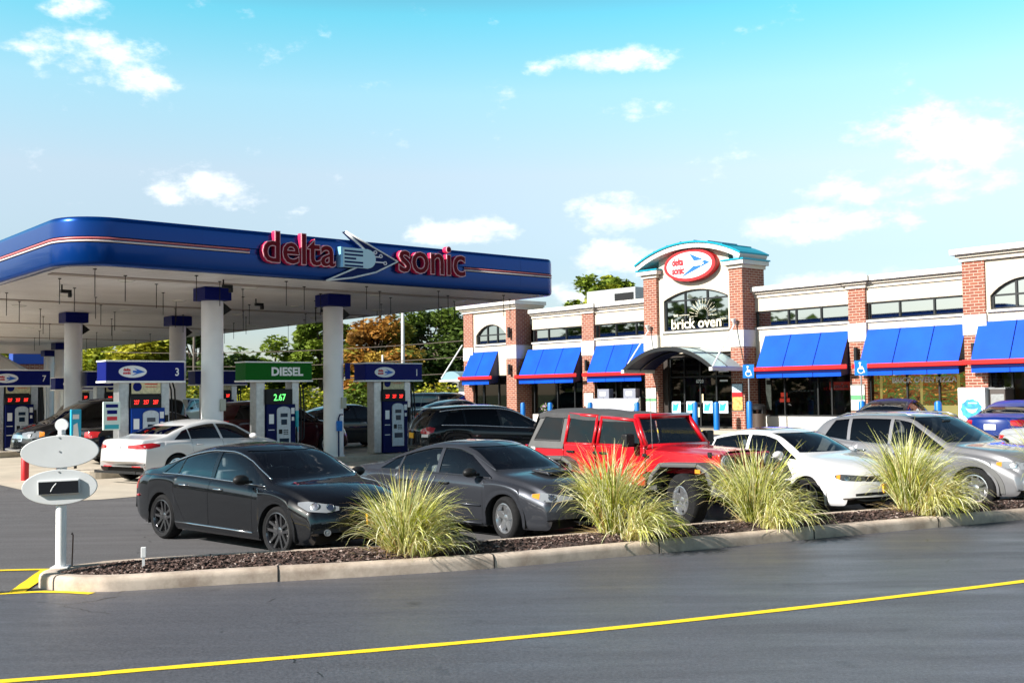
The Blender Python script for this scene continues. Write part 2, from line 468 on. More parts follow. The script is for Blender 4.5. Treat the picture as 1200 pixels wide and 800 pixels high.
M['asphalt_lot'] = asphalt('old parking asphalt', (.098, .095, .100), streak=.15, patch=.16)
M['asphalt_lane'] = asphalt('drive lane asphalt', (.080, .081, .094), streak=.42, rough=.46, patch=.13)
M['apron'] = mat('concrete apron', (.44, .385, .31), .85, noise=.12, nscale=1.2, bump=.1)
M['walk'] = mat('concrete walk', (.44, .375, .285), .85, noise=.1, nscale=1.5)
M['verge'] = mat('grass verge', (.06, .10, .018), .95, noise=.5, nscale=.8)

# ================================================================== ground
def strip_sheet(name, m, xs, ys, dz, kind=True):
    mb = MB()
    for y in ys:
        for x in xs: mb.v.append((x, y, gz(y) + dz))
    nx = len(xs)
    for j in range(len(ys) - 1):
        for i in range(nx - 1):
            mb.face((j * nx + i, j * nx + i + 1, (j + 1) * nx + i + 1, (j + 1) * nx + i))
    o = mb.build(name, m); return structure(o)
strip_sheet('ground', M['verge'], [-1500, -200, 200, 1500], [-200, 17, 40, 100, 400, 2000], -.012)
strip_sheet('parking_lot', M['asphalt_lot'], [-75, -30, 30, 90], [-30, 10, 17, 28, 40, 75], 0.0)


def catmull(pts, n=6):
    out = []
    for i in range(len(pts) - 1):
        p0 = Vector(pts[max(i - 1, 0)]); p1 = Vector(pts[i]); p2 = Vector(pts[i + 1]); p3 = Vector(pts[min(i + 2, len(pts) - 1)])
        for k in range(n):
            t = k / n
            out.append(.5 * ((2 * p1) + (-p0 + p2) * t + (2 * p0 - 5 * p1 + 4 * p2 - p3) * t * t + (-p0 + 3 * p1 - 3 * p2 + p3) * t ** 3))
    out.append(Vector(pts[-1])); return out


def normals2(pts):
    """Unit normals to the right of travel."""
    out = []
    for i in range(len(pts)):
        d = pts[min(i + 1, len(pts) - 1)] - pts[max(i - 1, 0)]
        d = Vector((d.x, d.y)).normalized(); out.append(Vector((d.y, -d.x)))
    return out

FRONT = [(-4.62, 11.10), (-4.26, 11.03), (-3.9, 11.08), (-2.72, 11.44), (-1.36, 11.80), (-.03, 12.28), (.97, 12.77), (2.64, 13.6), (4.54, 14.56), (5.96, 15.25), (7.52, 16.02), (10, 17.25), (14, 19.2), (20, 22.3)]
NOSE = [(-5.02, 11.52), (-4.93, 11.30)]
BACK = [(-4.97, 11.74), (-4.72, 12.06), (-4.4, 12.29), (-3.04, 12.78), (-1.58, 13.19), (.07, 13.72), (2.31, 14.88), (5.06, 16.28), (8.21, 17.75), (14, 20.6), (20, 23.6)]
path = catmull([(*p, 0) for p in FRONT[::-1] + NOSE[::-1] + BACK], 6)
nr = normals2(path)
kb = MB()
prof = [(0, -.02), (0.0, .09), (.008, .125), (.03, .145), (.06, .15), (.16, .15), (.175, .145), (.18, .12), (.18, .0)]
for p, n_ in zip(path, nr):
    for o_, z_ in prof: kb.v.append((p.x + n_.x * o_, p.y + n_.y * o_, gz(p.y) + z_))
k = len(prof)
for i in range(len(path) - 1):
    for q in range(k - 1): kb.face((i * k + q, (i + 1) * k + q, (i + 1) * k + q + 1, i * k + q + 1))
# dark joints between the poured lengths
acc = 0; nextj = 1.45
for i in range(1, len(path)):
    acc += (path[i] - path[i - 1]).length
    if acc > nextj:
        nextj += 2.35
        p, n_ = path[i], nr[i]; t_ = Vector((-n_.y, n_.x))
        for (o0, z0), (o1, z1) in zip(prof[:-2], prof[1:-1]):
            a = [];
            for o_, z_, s_ in ((o0, z0, -1), (o0, z0, 1), (o1, z1, 1), (o1, z1, -1)):
                oo = o_ - .003 if z_ < .14 and o_ < .05 else o_
                a.append((p.x + n_.x * oo + t_.x * .009 * s_, p.y + n_.y * oo + t_.y * .009 * s_, gz(p.y) + z_ + .003))
            kb.quad(*a, m=1)
def kerb_mat():
    m, nt, b = new_mat('weathered kerb')
    tc = nt.nodes.new('ShaderNodeTexCoord'); n = nt.nodes.new('ShaderNodeTexNoise'); n.inputs['Scale'].default_value = 2.2; n.inputs['Detail'].default_value = 9; n.inputs['Roughness'].default_value = .7
    nt.links.new(tc.outputs['Object'], n.inputs['Vector'])
    r = nt.nodes.new('ShaderNodeValToRGB'); r.color_ramp.elements[0].position = .34; r.color_ramp.elements[1].position = .62
    r.color_ramp.elements[0].color = (.32, .25, .195, 1); r.color_ramp.elements[1].color = (.60, .50, .41, 1)
    nt.links.new(n.outputs['Fac'], r.inputs[0]); nt.links.new(r.outputs[0], b.inputs['Base Color'])
    n2 = nt.nodes.new('ShaderNodeTexNoise'); n2.inputs['Scale'].default_value = 120; n2.inputs['Detail'].default_value = 4; nt.links.new(tc.outputs['Object'], n2.inputs['Vector'])
    bp = nt.nodes.new('ShaderNodeBump'); bp.inputs['Strength'].default_value = .5; bp.inputs['Distance'].default_value = .01; nt.links.new(n2.outputs['Fac'], bp.inputs['Height']); nt.links.new(bp.outputs[0], b.inputs['Normal'])
    b.inputs['Roughness'].default_value = .9
    return m
M['kerb'] = kerb_mat()
structure(kb.build('kerb', [M['kerb'], M['dark']], smooth=50, fix=False))
# mulch bed inside the kerb
NF = len(FRONT)
inner = [Vector((p.x + n_.x * .17, p.y + n_.y * .17, 0)) for p, n_ in zip(path, nr)]
half = len(inner) // 2
fr_pts, bk_pts = inner[:half + 1][::-1], inner[half:]
def at_len(pts, t):
    L = [0]
    for a, b_ in zip(pts, pts[1:]): L.append(L[-1] + (b_ - a).length)
    s_ = t * L[-1]
    for i in range(len(pts) - 1):
        if s_ <= L[i + 1] + 1e-9:
            u = (s_ - L[i]) / max(1e-9, L[i + 1] - L[i]); return pts[i].lerp(pts[i + 1], u)
    return pts[-1]
def bed(u, v):
    u_ = u ** 1.25
    p = at_len(fr_pts, u_).lerp(at_len(bk_pts, u_), v)
    return Vector((p.x, p.y, gz(p.y) + .10 + .085 * (1 - (2 * v - 1) ** 2) * sstep(0, .08, u)))
mb = MB(); mb.grid(lambda u, v: bed(u, v) + Vector((0, 0, RNG.uniform(-.012, .012))), 240, 14)
M['mulch'] = mat('mulch bed', (.05, .032, .027), .95, noise=.5, nscale=30, bump=.8, bscale=50)
o = mb.build('mulch', M['mulch'], smooth=True); tag(o, kind='stuff')
M['chip'] = attr_mat('mulch chips', .9)
mb = MB()
rg = random.Random(3)
for i in range(15000):
    u = rg.random() ** 1.5 * .8; v = rg.uniform(.0, 1.0)
    p = bed(u, v); s_ = rg.uniform(.012, .034)
    R_ = Matrix.Translation(p + Vector((0, 0, .008))) @ Matrix.Rotation(rg.uniform(0, 6.3), 4, 'Z') @ Matrix.Rotation(rg.uniform(-.7, .7), 4, 'X') @ Matrix.Rotation(rg.uniform(-.7, .7), 4, 'Y')
    mb.add([(-s_, -s_ * .5, 0), (s_, -s_ * .45, 0), (s_ * .9, s_ * .5, 0), (-s_ * .8, s_ * .4, 0), (0, 0, s_ * .5)], [(0, 1, 4), (1, 2, 4), (2, 3, 4), (3, 0, 4)], 0, R_)
    t = rg.random(); c = (.055, .036, .03) if t < .45 else (.10, .062, .052) if t < .75 else (.18, .125, .11) if t < .93 else (.34, .27, .24)
    mb.col += [c] * 4
o = mb.build('mulch_chips', M['chip']); tag(o, kind='stuff')

# drive lane sheet following the kerb, and paint
lane = catmull([(*p, 0) for p in FRONT[::-1] + [(-5.3, 11.1), (-9, 10.1), (-16, 8.6), (-30, 6)]], 5)
lb = MB()
for p in lane:
    lb.v.append((p.x, p.y + .015, gz(p.y) + .004)); lb.v.append((p.x + 7, p.y - 17, .004))
for i in range(len(lane) - 1): lb.face((2 * i, 2 * i + 1, 2 * i + 3, 2 * i + 2))
structure(lb.build('drive_lane', M['asphalt_lane']))


def ribbon(name, pts, w, dz, m=None):
    pts = catmull([(*p, 0) for p in pts], 8); nn = normals2(pts); r_ = MB()
    rg2 = random.Random(len(pts))
    for p, n_ in zip(pts, nn):
        e = w / 2 + rg2.uniform(-.004, .004)
        r_.v.append((p.x - n_.x * e, p.y - n_.y * e, gz(p.y) + dz)); r_.v.append((p.x + n_.x * e, p.y + n_.y * e, gz(p.y) + dz))
    for i in range(len(pts) - 1): r_.face((2 * i, 2 * i + 1, 2 * i + 3, 2 * i + 2))
    return structure(r_.build(name, m or M['yellow_paint'], fix=True))
def worn_paint():
    m, nt, b = new_mat('worn yellow paint')
    tc = nt.nodes.new('ShaderNodeTexCoord'); n = nt.nodes.new('ShaderNodeTexNoise'); n.inputs['Scale'].default_value = 45; n.inputs['Detail'].default_value = 8; n.inputs['Roughness'].default_value = .75
    nt.links.new(tc.outputs['Object'], n.inputs['Vector'])
    r = nt.nodes.new('ShaderNodeValToRGB'); r.color_ramp.elements[0].position = .33; r.color_ramp.elements[1].position = .40
    r.color_ramp.elements[0].color = (.35, .25, .04, 1); r.color_ramp.elements[1].color = (.86, .60, .006, 1)
    nt.links.new(n.outputs['Fac'], r.inputs[0]); nt.links.new(r.outputs[0], b.inputs['Base Color']); b.inputs['Roughness'].default_value = .75
    return m
M['yellow_paint'] = worn_paint()
ribbon('lane_line', [(-14, 5.2), (-8, 6.45), (-3.59, 7.58), (-2.79, 7.82), (-1.93, 8.09), (-1.01, 8.38), (-.03, 8.71), (1.04, 9.12), (2.22, 9.62), (3.57, 10.22), (5.09, 10.93), (8, 12.4), (14, 15.5)], .105, .0085)
ribbon('hatch_line', [(-12, 9.35), (-8, 10.25), (-5.22, 10.98), (-4.70, 11.05), (-4.25, 10.93)], .10, .0085)
ribbon('hatch_line', [(-12, 11.6), (-8, 12.15), (-5.93, 12.48), (-5.05, 12.5)], .10, .0085)
ribbon('hatch_line', [(-5.06, 11.05), (-5.35, 12.44)], .16, .0125)
ribbon('hatch_line', [(-7.06, 10.6), (-7.35, 12.15)], .16, .0125)

# concrete apron under the canopy
CO = Vector((-8.36, 22.71, 0))
def cp(b, a, z=0): return CO + BX * b + AX * a + Vector((0, 0, z))
ab = MB()
bs = [-1.5, -1.0, 1, 4, 7, 10, 13.5]; as_ = [-1.95, -1.5, 0, 3, 6, 9, 12, 15, 18, 22, 28, 36, 46]
for a in as_:
    for b in bs:
        if a == -1.95 and b == -1.5: b_, a_ = -1.35, -1.82
        else: b_, a_ = b, a
        p = cp(b_, a_); ab.v.append((p.x, p.y, gz(p.y) + .008))
nb = len(bs)
for j in range(len(as_) - 1):
    for i in range(nb - 1): ab.face((j * nb + i, j * nb + i + 1, (j + 1) * nb + i + 1, (j + 1) * nb + i))
structure(ab.build('concrete_apron', M['apron']))

# ================================================================== fuel canopy
ROT_B = atan2(BX.y, BX.x)           # local +x = BX, local +y = AX (into the forecourt)
can = thing('fuel_canopy', 'long flat fuel canopy with blue fascia and red lettering on white columns', 'canopy', tuple(CO), ROT_B)
X0, X1, Y0, Y1 = -1.0, 12.62, 0.0, 46.0


def round_rect(x0, x1, y0, y1, rs, n=8):
    out = []
    for (cx, cy, a0), r in zip(((x0, y0, pi), (x1, y0, 1.5 * pi), (x1, y1, 0), (x0, y1, .5 * pi)), rs):
        sx = cx + r if cx == x0 else cx - r; sy = cy + r if cy == y0 else cy - r
        for i in range(n + 1):
            a = a0 + i / n * pi / 2; out.append((sx + r * cos(a), sy + r * sin(a)))
    return out
outline = round_rect(X0, X1, Y0, Y1, (1.05, .32, .32, .32))
fprof = [(-.16, 4.76), (-.06, 4.75), (.01, 4.765), (.045, 4.80), (.055, 4.86), (.055, 5.235), (.02, 5.25), (.02, 5.36), (.055, 5.375), (.055, 5.68), (.045, 5.75), (.01, 5.79), (-.06, 5.80), (-.4, 5.80)]


def sweep(mb, outline, prof, m=0):
    n = len(outline); nrm = []
    for i in range(n):
        d = Vector(outline[(i + 1) % n]) - Vector(outline[i - 1]); d.normalize(); nrm.append(Vector((d.y, -d.x)))
    k = len(prof); b = len(mb.v)
    for p, q in zip(outline, nrm):
        for o_, z_ in prof: mb.v.append((p[0] + q.x * o_, p[1] + q.y * o_, z_))
    for i in range(n):
        j = (i + 1) % n
        for t in range(k - 1): mb.face((b + i * k + t, b + j * k + t, b + j * k + t + 1, b + i * k + t + 1), m)
def fascia_mat():
    m, nt, b = new_mat('blue fascia'); b.inputs['Base Color'].default_value = (.0, .038, .21, 1); b.inputs['Metallic'].default_value = .5; b.inputs['Roughness'].default_value = .26; b.inputs['Specular IOR Level'].default_value = .15
    b.inputs['Coat Weight'].default_value = .3; b.inputs['Coat Roughness'].default_value = .06
    return m
M['fascia'] = fascia_mat()
fb = MB(); sweep(fb, outline, fprof)
# panel joints
for x in (1.9, 11.3): fb.box(x - .006, x + .006, -.0572, -.05, 4.86, 5.235); fb.box(x - .006, x + .006, -.0572, -.05, 5.375, 5.68)
fas = fb.build('fascia', M['fascia'], can, smooth=40)
rb = MB(); rb.prism([(p[0] * .998 + .01, p[1] * .998 + .02) for p in outline], 'z', 5.74, 5.77); rb.build('roof_deck', M['soft_white'], can)
M['tube_pink'] = mat('pink light tube', (.62, .16, .17), .35)
M['tube_white'] = mat('white light tube', (.80, .66, .62), .35)
def outline_path(side):
    pts = [(p[0], p[1]) for p in outline]
    if side == 'left': return [(X0 - .05, 45.0)] + [(p[0], p[1]) for p in outline[:9]] + [(3.05, 0.0)]
    return [(9.3, 0.0)] + outline[9:18] + [(X1, 30)]
for side in ('left', 'right'):
    op = outline_path(side)
    for z_, m_, nm in ((5.335, M['tube_pink'], 'light_tube'), (5.275, M['tube_white'], 'light_tube')):
        c3 = []
        for i, p in enumerate(op):
            d = Vector(op[min(i + 1, len(op) - 1)]) - Vector(op[max(i - 1, 0)]); d.normalize()
            c3.append((p[0] + d.y * .05, p[1] - d.x * .05, z_))
        t_ = MB(); t_.tube(c3, .022, 6); t_.build(nm, m_, can, smooth=True)
# soffit of narrow white pans
def soffit_mat():
    m, nt, b = new_mat('soffit pans')
    tc = nt.nodes.new('ShaderNodeTexCoord'); w = nt.nodes.new('ShaderNodeTexWave'); w.wave_type = 'BANDS'; w.bands_direction = 'Y'; w.inputs['Scale'].default_value = 1.05; w.wave_profile = 'SAW'
    nt.links.new(tc.outputs['Object'], w.inputs['Vector'])
    bp = nt.nodes.new('ShaderNodeBump'); bp.inputs['Strength'].default_value = .6; bp.inputs['Distance'].default_value = .04
    nt.links.new(w.outputs['Fac'], bp.inputs['Height']); nt.links.new(bp.outputs[0], b.inputs['Normal'])
    n = nt.nodes.new('ShaderNodeTexNoise'); n.inputs['Scale'].default_value = .8; n.inputs['Detail'].default_value = 6; nt.links.new(tc.outputs['Object'], n.inputs['Vector'])
    r = nt.nodes.new('ShaderNodeValToRGB'); r.color_ramp.elements[0].color = (.66, .64, .64, 1); r.color_ramp.elements[1].color = (.80, .78, .78, 1); r.color_ramp.elements[0].position = .3; r.color_ramp.elements[1].position = .7
    nt.links.new(n.outputs['Fac'], r.inputs[0])
    lt = nt.nodes.new('ShaderNodeMath'); lt.operation = 'LESS_THAN'; lt.inputs[1].default_value = .07; nt.links.new(w.outputs['Fac'], lt.inputs[0])
    mx = nt.nodes.new('ShaderNodeMixRGB'); nt.links.new(lt.outputs[0], mx.inputs[0]); nt.links.new(r.outputs[0], mx.inputs[1]); mx.inputs[2].default_value = (.2, .17, .155, 1)
    nt.links.new(mx.outputs[0], b.inputs['Base Color']); b.inputs['Roughness'].default_value = .35
    return m
sb_ = MB(); sb_.prism([(p[0], p[1]) for p in round_rect(X0 + .12, X1 - .12, Y0 + .12, Y1 - .12, (.95, .25, .25, .25))], 'z', 4.762, 4.80)
for yy in (1.9, 9.0, 18.5, 28): sb_.box(X0 + .3, X1 - .3, yy, yy + .35, 4.738, 4.7618, 1)
sb_.build('soffit', [soffit_mat(), mat('soffit channel', (.36, .31, .28), .5)], can)
rods = None
for j, yy in enumerate([.7, 1.6, 3.0, 5.0, 7.2, 9.6, 12, 15, 18.5, 23, 28]):
    for i in range(6):
        xx = X0 + .9 + i * 2.3 + (.9 if j % 2 else -.1)
        if rods is None:
            rm = MB(); rm.tube([(0, 0, 0), (0, 0, -.60)], .010, 6); rm.box(-.03, .03, -.03, .03, -.02, 0.0); rods = rm.build('hanging_rod', M['black_plastic'], can); r_ = rods
        else:
            r_ = rods.copy(); COL.objects.link(r_); r_.parent = can
        r_.location = (xx, yy, 4.762)
lamp = None
for yy in (2.6, 7.0, 11, 16, 21):
    for xx in (1.2, 4.4, 8.2, 11.2):
        if lamp is None:
            lm = MB(); lm.lathe([(.001, 0), (.17, 0), (.2, .02), (.2, .035), (.001, .035)], 18); lamp = lm.build('soffit_lamp', mat('lamp lens', (.75, .74, .7), .25), can, smooth=40); l_ = lamp
        else:
            l_ = lamp.copy(); COL.objects.link(l_); l_.parent = can
        l_.location = (xx, yy, 4.728)
sp_ = None
for xx, yy in ((3.0, 1.2), (6.0, 5.4), (.3, 4.4), (8.8, 6.5)):
    if sp_ is None:
        s_ = MB(); s_.tube([(0, 0, 0), (0, 0, -.14)], .02, 8); s_.box(-.02, .22, -.05, .05, -.2, -.12); s_.box(.16, .22, -.06, .06, -.3, -.2); sp_ = s_.build('camera_bracket', M['black_plastic'], can); q = sp_
    else:
        q = sp_.copy(); COL.objects.link(q); q.parent = can
    q.location = (xx, yy, 4.762)
# columns
M['column'] = mat('column enamel', (.84, .84, .85), .35, noise=.04, nscale=2)
for i, (cb_, ca) in enumerate(((3.66, 3.22), (7.21, 3.2), (3.45, 13.05), (6.9, 12.9), (9.22, 32.3), (11.4, 41.1))):
    p = cp(cb_, ca); zg = gz(p.y)
    r = .275
    c_ = MB(); c_.lathe([(r + .03, zg), (r + .03, zg + .16), (r, zg + .17), (r, 3.05), (r - .006, 3.055), (r - .006, 3.07), (r, 3.075), (r, 4.42)], 28)
    co = c_.build('column', M['column'], can, smooth=40); co.location = (cb_, ca, 0)
    q = MB(); q.box(-.36, .36, -.36, .36, 4.43, 4.755); q.build('column_collar', M['navy'], co, bevel=.012)
    q = MB(); q.prism([(.0, 4.40), (.24, 4.22), (.0, 4.06)], 'y', -.09, .09, M=Matrix.Translation((.26, .0, 0))); q.build('flood_lamp', M['black_plastic'], co)
    if i < 4:
        q = MB(); q.box(.08, .22, -.33, -.24, 1.62, 1.92); q.build('switch_box', mat('switch box', (.42, .42, .36), .5), co, bevel=.01)
    if i == 1:
        q = MB(); q.box(.20, .36, -.30, -.285, 2.42, 2.86); fl = q.build('flag_sign', M['navy'], co)
        q = MB(); q.tube([(-.02, -.30, .1), (-.02, -.30, 1.35), (.02, -.31, 1.45), (.10, -.33, 1.45)], .02, 8); q.build('hose', M['navy_dull'], co)
        q = MB(); q.box(-.1, .06, -.38, -.285, 1.0, 1.28); q.build('hose_box', M['sky_blue'], co, bevel=.02)
# fascia sign: letters and arrow
M['letter_face'] = mat('dark red letter face', (.17, .003, .010), .45, spec=.1)
M['letter_edge'] = mat('pink letter rim', (.85, .42, .45), .35)
M['letter_return'] = mat('red letter return', (.62, .02, .09), .35)


def fit_letters(name, txt, x0, x1, z0, z1, y, parent, layers):
    ref = text_mesh(txt, 1.0, 0, .012)
    xs = [v.co.x for v in ref.vertices]; zs = [v.co.z for v in ref.vertices]
    sx = (x1 - x0) / (max(xs) - min(xs)); sz = (z1 - z0) / (max(zs) - min(zs)); mx, mz = min(xs), min(zs)
    bpy.data.meshes.remove(ref)
    mb = MB(); mats = []
    for k_, (bold, d0, d1, m_) in enumerate(layers):
        me = text_mesh(txt, 1.0, abs(d1 - d0), bold); mats.append(m_)
        mb.add([(x0 + (v.co.x - mx) * sx, y - (d0 + d1) / 2 + v.co.y, z0 + (v.co.z - mz) * sz) for v in me.vertices], [tuple(p.vertices) for p in me.polygons], k_)
        bpy.data.meshes.remove(me)
    return mb.build(name, mats, parent)
LAY = [(.024, .0, .15, M['letter_return']), (.024, .1502, .172, M['letter_edge']), (.004, .1725, .182, M['letter_face'])]
fit_letters('lettering', 'delta', 3.30, 5.22, 5.06, 5.80, -.06, can, LAY)
fit_letters('lettering', 'sonic', 7.08, 9.20, 5.07, 5.83, -.06, can, LAY)
M['arrow_navy'] = mat('arrow face', (.003, .014, .10), .45, spec=.12)
ar = MB()
AR = [(5.53, 5.97), (6.35, 5.70), (7.05, 5.33), (6.4, 5.02), (5.7, 4.84), (4.98, 4.73), (5.88, 5.12), (5.88, 5.55), (6.05, 5.58)]
ar.prism([(5.53, 5.97), (7.05, 5.33), (6.05, 5.56)], 'y', -.20, -.02)
ar.prism([(6.05, 5.56), (7.05, 5.33), (6.4, 5.02), (5.7, 4.84), (4.98, 4.73), (5.88, 5.12)], 'y', -.20, -.02)
aro = ar.build('arrow_emblem', M['arrow_navy'], can, fix=True)
def rim(pts, r, name, m, par, y):
    t_ = MB()
    for a, b_ in zip(pts, pts[1:]): t_.tube([(a[0], y, a[1]), (b_[0], y, b_[1])], r, 6)
    return t_.build(name, m, par, smooth=True)
rim([(6.07, 5.565), (5.53, 5.97), (7.05, 5.33), (6.4, 5.02), (5.7, 4.84), (4.98, 4.73), (5.88, 5.12)], .022, 'emblem_rim', M['white_paint'], aro, -.205)
rim([(6.03, 5.575), (5.50, 5.93)], .012, 'emblem_rim', M['white_paint'], aro, -.215)
q = MB(); q.box(5.40, 6.16, -.235, -.02, 5.09, 5.57); q.lathe([(.001, 0), (.235, 0), (.235, .02), (.001, .02)], 20, 'y', 0, Matrix.Translation((6.14, -.2349, 5.33)))
pnl = q.build('emblem_panel', mat('pale blue panel', (.55, .72, .80), .4), aro)
q = MB()
for z_ in (5.13, 5.22, 5.31, 5.40, 5.49): q.box(5.47, 6.0 if z_ != 5.31 else 5.8, -.240, -.2355, z_ - .022, z_ + .022)
q.build('emblem_stripe', M['arrow_navy'], aro)
q = MB(); q.box(5.36, 5.42, -.245, -.02, 5.08, 5.58); q.build('emblem_bar', mat('bar light blue', (.25, .55, .85), .3), aro)
for (xa, za, xb, zb) in ((6.1, 5.50, 6.37, 5.51), (6.3, 5.40, 6.53, 5.427), (6.25, 5.27, 6.66, 5.257), (6.0, 5.18, 6.2, 5.18)):
    q = MB(); q.box(xa, xb - .04, -.232, -.205, za - .015, za + .015)
    q.lathe([(.028, 0), (.05, 0), (.05, -.03), (.028, -.03)], 14, 'y', 0, Matrix.Translation((xb, -.203, zb)), closed=True); q.build('circuit_line', mat('circuit', (.8, .72, .78), .3), aro)


def emblem_faces(mb, x, z, w, h, y, mw, mr, mbl):
    """White oval with red striped letters to the left and a blue arrowhead to the right; faces -y."""
    mb.prism(ellipse(x, z, w / 2, h / 2, 36), 'y', y - .012, y, mw)
    add_text(mb, 'delta', h * .30, mr, Matrix.Translation((x - w * .21, y - .0145, z + h * .06)), .006, 1.0)
    add_text(mb, 'sonic', h * .30, mr, Matrix.Translation((x - w * .21, y - .0145, z - h * .20)), .006, 1.0)
    mb.prism([(x + w * .04, z + h * .30), (x + w * .44, z - h * .02), (x - w * .04, z - h * .32), (x + w * .13, z - h * .1), (x + w * .0, z - h * .08), (x + w * .0, z + h * .09), (x + w * .16, z + h * .08)], 'y', y - .016, y - .0121, mbl)

# ------------------------------------------------------------------ pump islands and pumps
M['sign_white'] = mat('sign white', (.82, .82, .82), .4)
M['arrow_blue'] = mat('arrow blue', (.01, .12, .55), .4)
M['logo_red'] = mat('logo red', (.55, .02, .03), .4)
M['keypad'] = mat('pump face', (.50, .55, .60), .4, noise=.1, nscale=20)
M['screen'] = mat('pump screen', (.012, .03, .06), .15)
def make_island(b0, b1, a0, a1, label):
    p = cp((b0 + b1) / 2, (a0 + a1) / 2); t = MB()
    t.prism([(x, y) for x, y in round_rect(-(b1 - b0) / 2, (b1 - b0) / 2, -(a1 - a0) / 2, (a1 - a0) / 2, ((a1 - a0) / 2 - .02,) * 4)], 'z', -.05, .15)
    o = t.build('pump_island', M['concrete'], None, bevel=.02); o.location = (p.x, p.y, gz(p.y)); o.rotation_euler.z = ROT_B
    return tag(o, label, 'pump island', 'concrete pump islands')
make_island(.1, 11.3, 2.55, 3.9, 'raised concrete island carrying the three near pumps')
make_island(.0, 11.0, 12.35, 13.7, 'raised concrete island carrying the pump numbered 7')
make_island(3.0, 11.5, 22.1, 23.4, 'raised concrete island farthest back under the canopy')


def make_pump(b, a, label, top, number=None, price=None, diesel=False, detail=True, topper=False):
    p = cp(b, a); z0 = gz(p.y) + .15
    r = thing('fuel_pump', label, 'fuel pump', (p.x, p.y, z0), ROT_B, 'fuel pumps under the canopy')
    H = top - z0
    # posts
    for x0, x1 in ((-.62, -.36), (.42, .64)):
        q = MB(); q.box(x0, x1, -.18, .18, 0, H - .44); q.build('post', M['steel'], r, bevel=.02)
    # valance
    q = MB(); q.box(-.97, .97, -.30, .30, H - .46, H); val = q.build('sign_box', M['green'] if diesel else M['navy'], r, bevel=.015)
    q = MB(); q.box(-.985, .985, -.315, .315, H - .0, H + .035); q.box(-.99, .99, -.32, .32, H - .50, H - .455); q.build('sign_trim', M['sign_white'], val, bevel=.006)
    mbx = MB()
    if diesel: add_text(mbx, 'DIESEL', .30, 0, Matrix.Translation((.22, -.3035, H - .33)), .012, 1.06); mbx.build('lettering', M['sign_white'], val)
    else:
        if number: add_text(mbx, number, .27, 0, Matrix.Translation((.78, -.3035, H - .33)), .004, .9); mbx.build('lettering', M['sign_white'], val)
        e = MB(); emblem_faces(e, -.33, H - .235, .68, .29, -.301, 0, 1, 2); e.build('emblem', [M['sign_white'], M['logo_red'], M['arrow_blue']], val)
    # cabinet
    q = MB(); q.box(-.34, .50, -.24, .24, 0, 1.46); cab = q.build('cabinet', M['sunlit_panel'] if number == '3' else M['navy_dull'], r, bevel=.015)  # lighter blue puts sunlight into this cabinet's colour; the others stay navy
    q = MB(); q.box(-.36, .40, -.26, .26, 1.4601, 1.86 if diesel else 1.76)
    if not diesel: q.box(-.33, .37, -.20, .20, 1.7602, 2.02)
    hd = q.build('price_head', M['black_plastic'], r)
    px = MB()
    if diesel:
        add_text(px, '2.67', .24, 0, Matrix.Translation((.02, -.2635, 1.56)), .004, .85); px.build('price_digits', M['led_green'], hd)
    else:
        for i, s_ in enumerate(('227', '257', '287')): add_text(px, s_, .14, 0, Matrix.Translation((-.215 + .235 * i, -.2635, 1.55)), .0, .62)
        px.build('price_digits', M['led_red'], hd)
        q = MB(); q.box(-.32, .40, -.21, -.195, 1.80, 2.12); tp = q.build('poster', M['cream_poster'], r)
        q = MB(); q.lathe([(.001, 0), (.11, 0), (.11, -.004), (.001, -.004)], 18, 'y', 0, Matrix.Translation((-.18, -.211, 1.97))); q.build('poster_disc', M['navy'], tp)
        q = MB(); q.box(-.0, .32, -.213, -.2105, 2.02, 2.045); q.box(.02, .3, -.213, -.2105, 1.96, 1.975); q.build('poster_line', M['logo_red'], tp)
    if detail:
        outl = [(-.06, .18), (.33, .18), (.33, 1.30)] + [(.135 + .195 * cos(t), 1.30 + .10 * sin(t)) for t in [pi * i / 8 for i in range(1, 8)]] + [(-.06, 1.30)]
        q = MB(); q.prism(outl, 'y', -.285, -.2402); fc = q.build('pump_face', M['keypad'], cab, bevel=.01, fix=True)
        for bb in ((.03, .24, -.2885, -.2855, 1.12, 1.22), (.05, .22, -.2885, -.2855, .92, 1.06), (.0, .28, -.2885, -.2855, .42, .56)):
            q = MB(); q.box(*bb); q.build('screen', M['screen'], fc)
        q = MB()
        for ix in range(3):
            for iz in range(3): q.box(.12 + ix * .05, .155 + ix * .05, -.290, -.2856, .66 + iz * .05, .69 + iz * .05)
        q.box(-.02, .08, -.290, -.2856, .68, .80); q.build('keypad', M['black_plastic'], cab)
        q = MB(); q.box(-.28, -.14, -.2435, -.2405, .95, 1.2); q.build('label_plate', M['sign_white'], cab)
        for zz in (.78, .5): q = MB(); q.box(-.3, -.12, -.2435, -.2405, zz, zz + .02); q.build('white_stripe', M['sign_white'], cab)
        q = MB(); q.box(.37, .47, -.2435, -.2405, 1.2, 1.36); q.box(.385, .455, -.2435, -.2405, 1.02, 1.12); q.build('grade_plate', M['sign_white'], cab)
    for s_ in (0, 1):
        q = MB(); q.tube([(.68 + .09 * s_, -.05, H - .5), (.71 + .09 * s_, -.10, 1.9), (.74 + .09 * s_, -.12, 1.2), (.70 + .09 * s_, -.16, .55), (.56, -.2, .35), (.52, -.25, .8 + .2 * s_)], .022, 8); hs = q.build('hose', M['black_plastic'], r, smooth=True)
        q = MB(); q.box(.49, .56, -.31, -.24, .85 + .2 * s_, 1.08 + .2 * s_); q.tube([(.525, -.29, .9 + .2 * s_), (.525, -.33, .72 + .2 * s_)], .014, 6); q.build('nozzle', M['teal'] if diesel else M['black_plastic'], hs, bevel=.008)
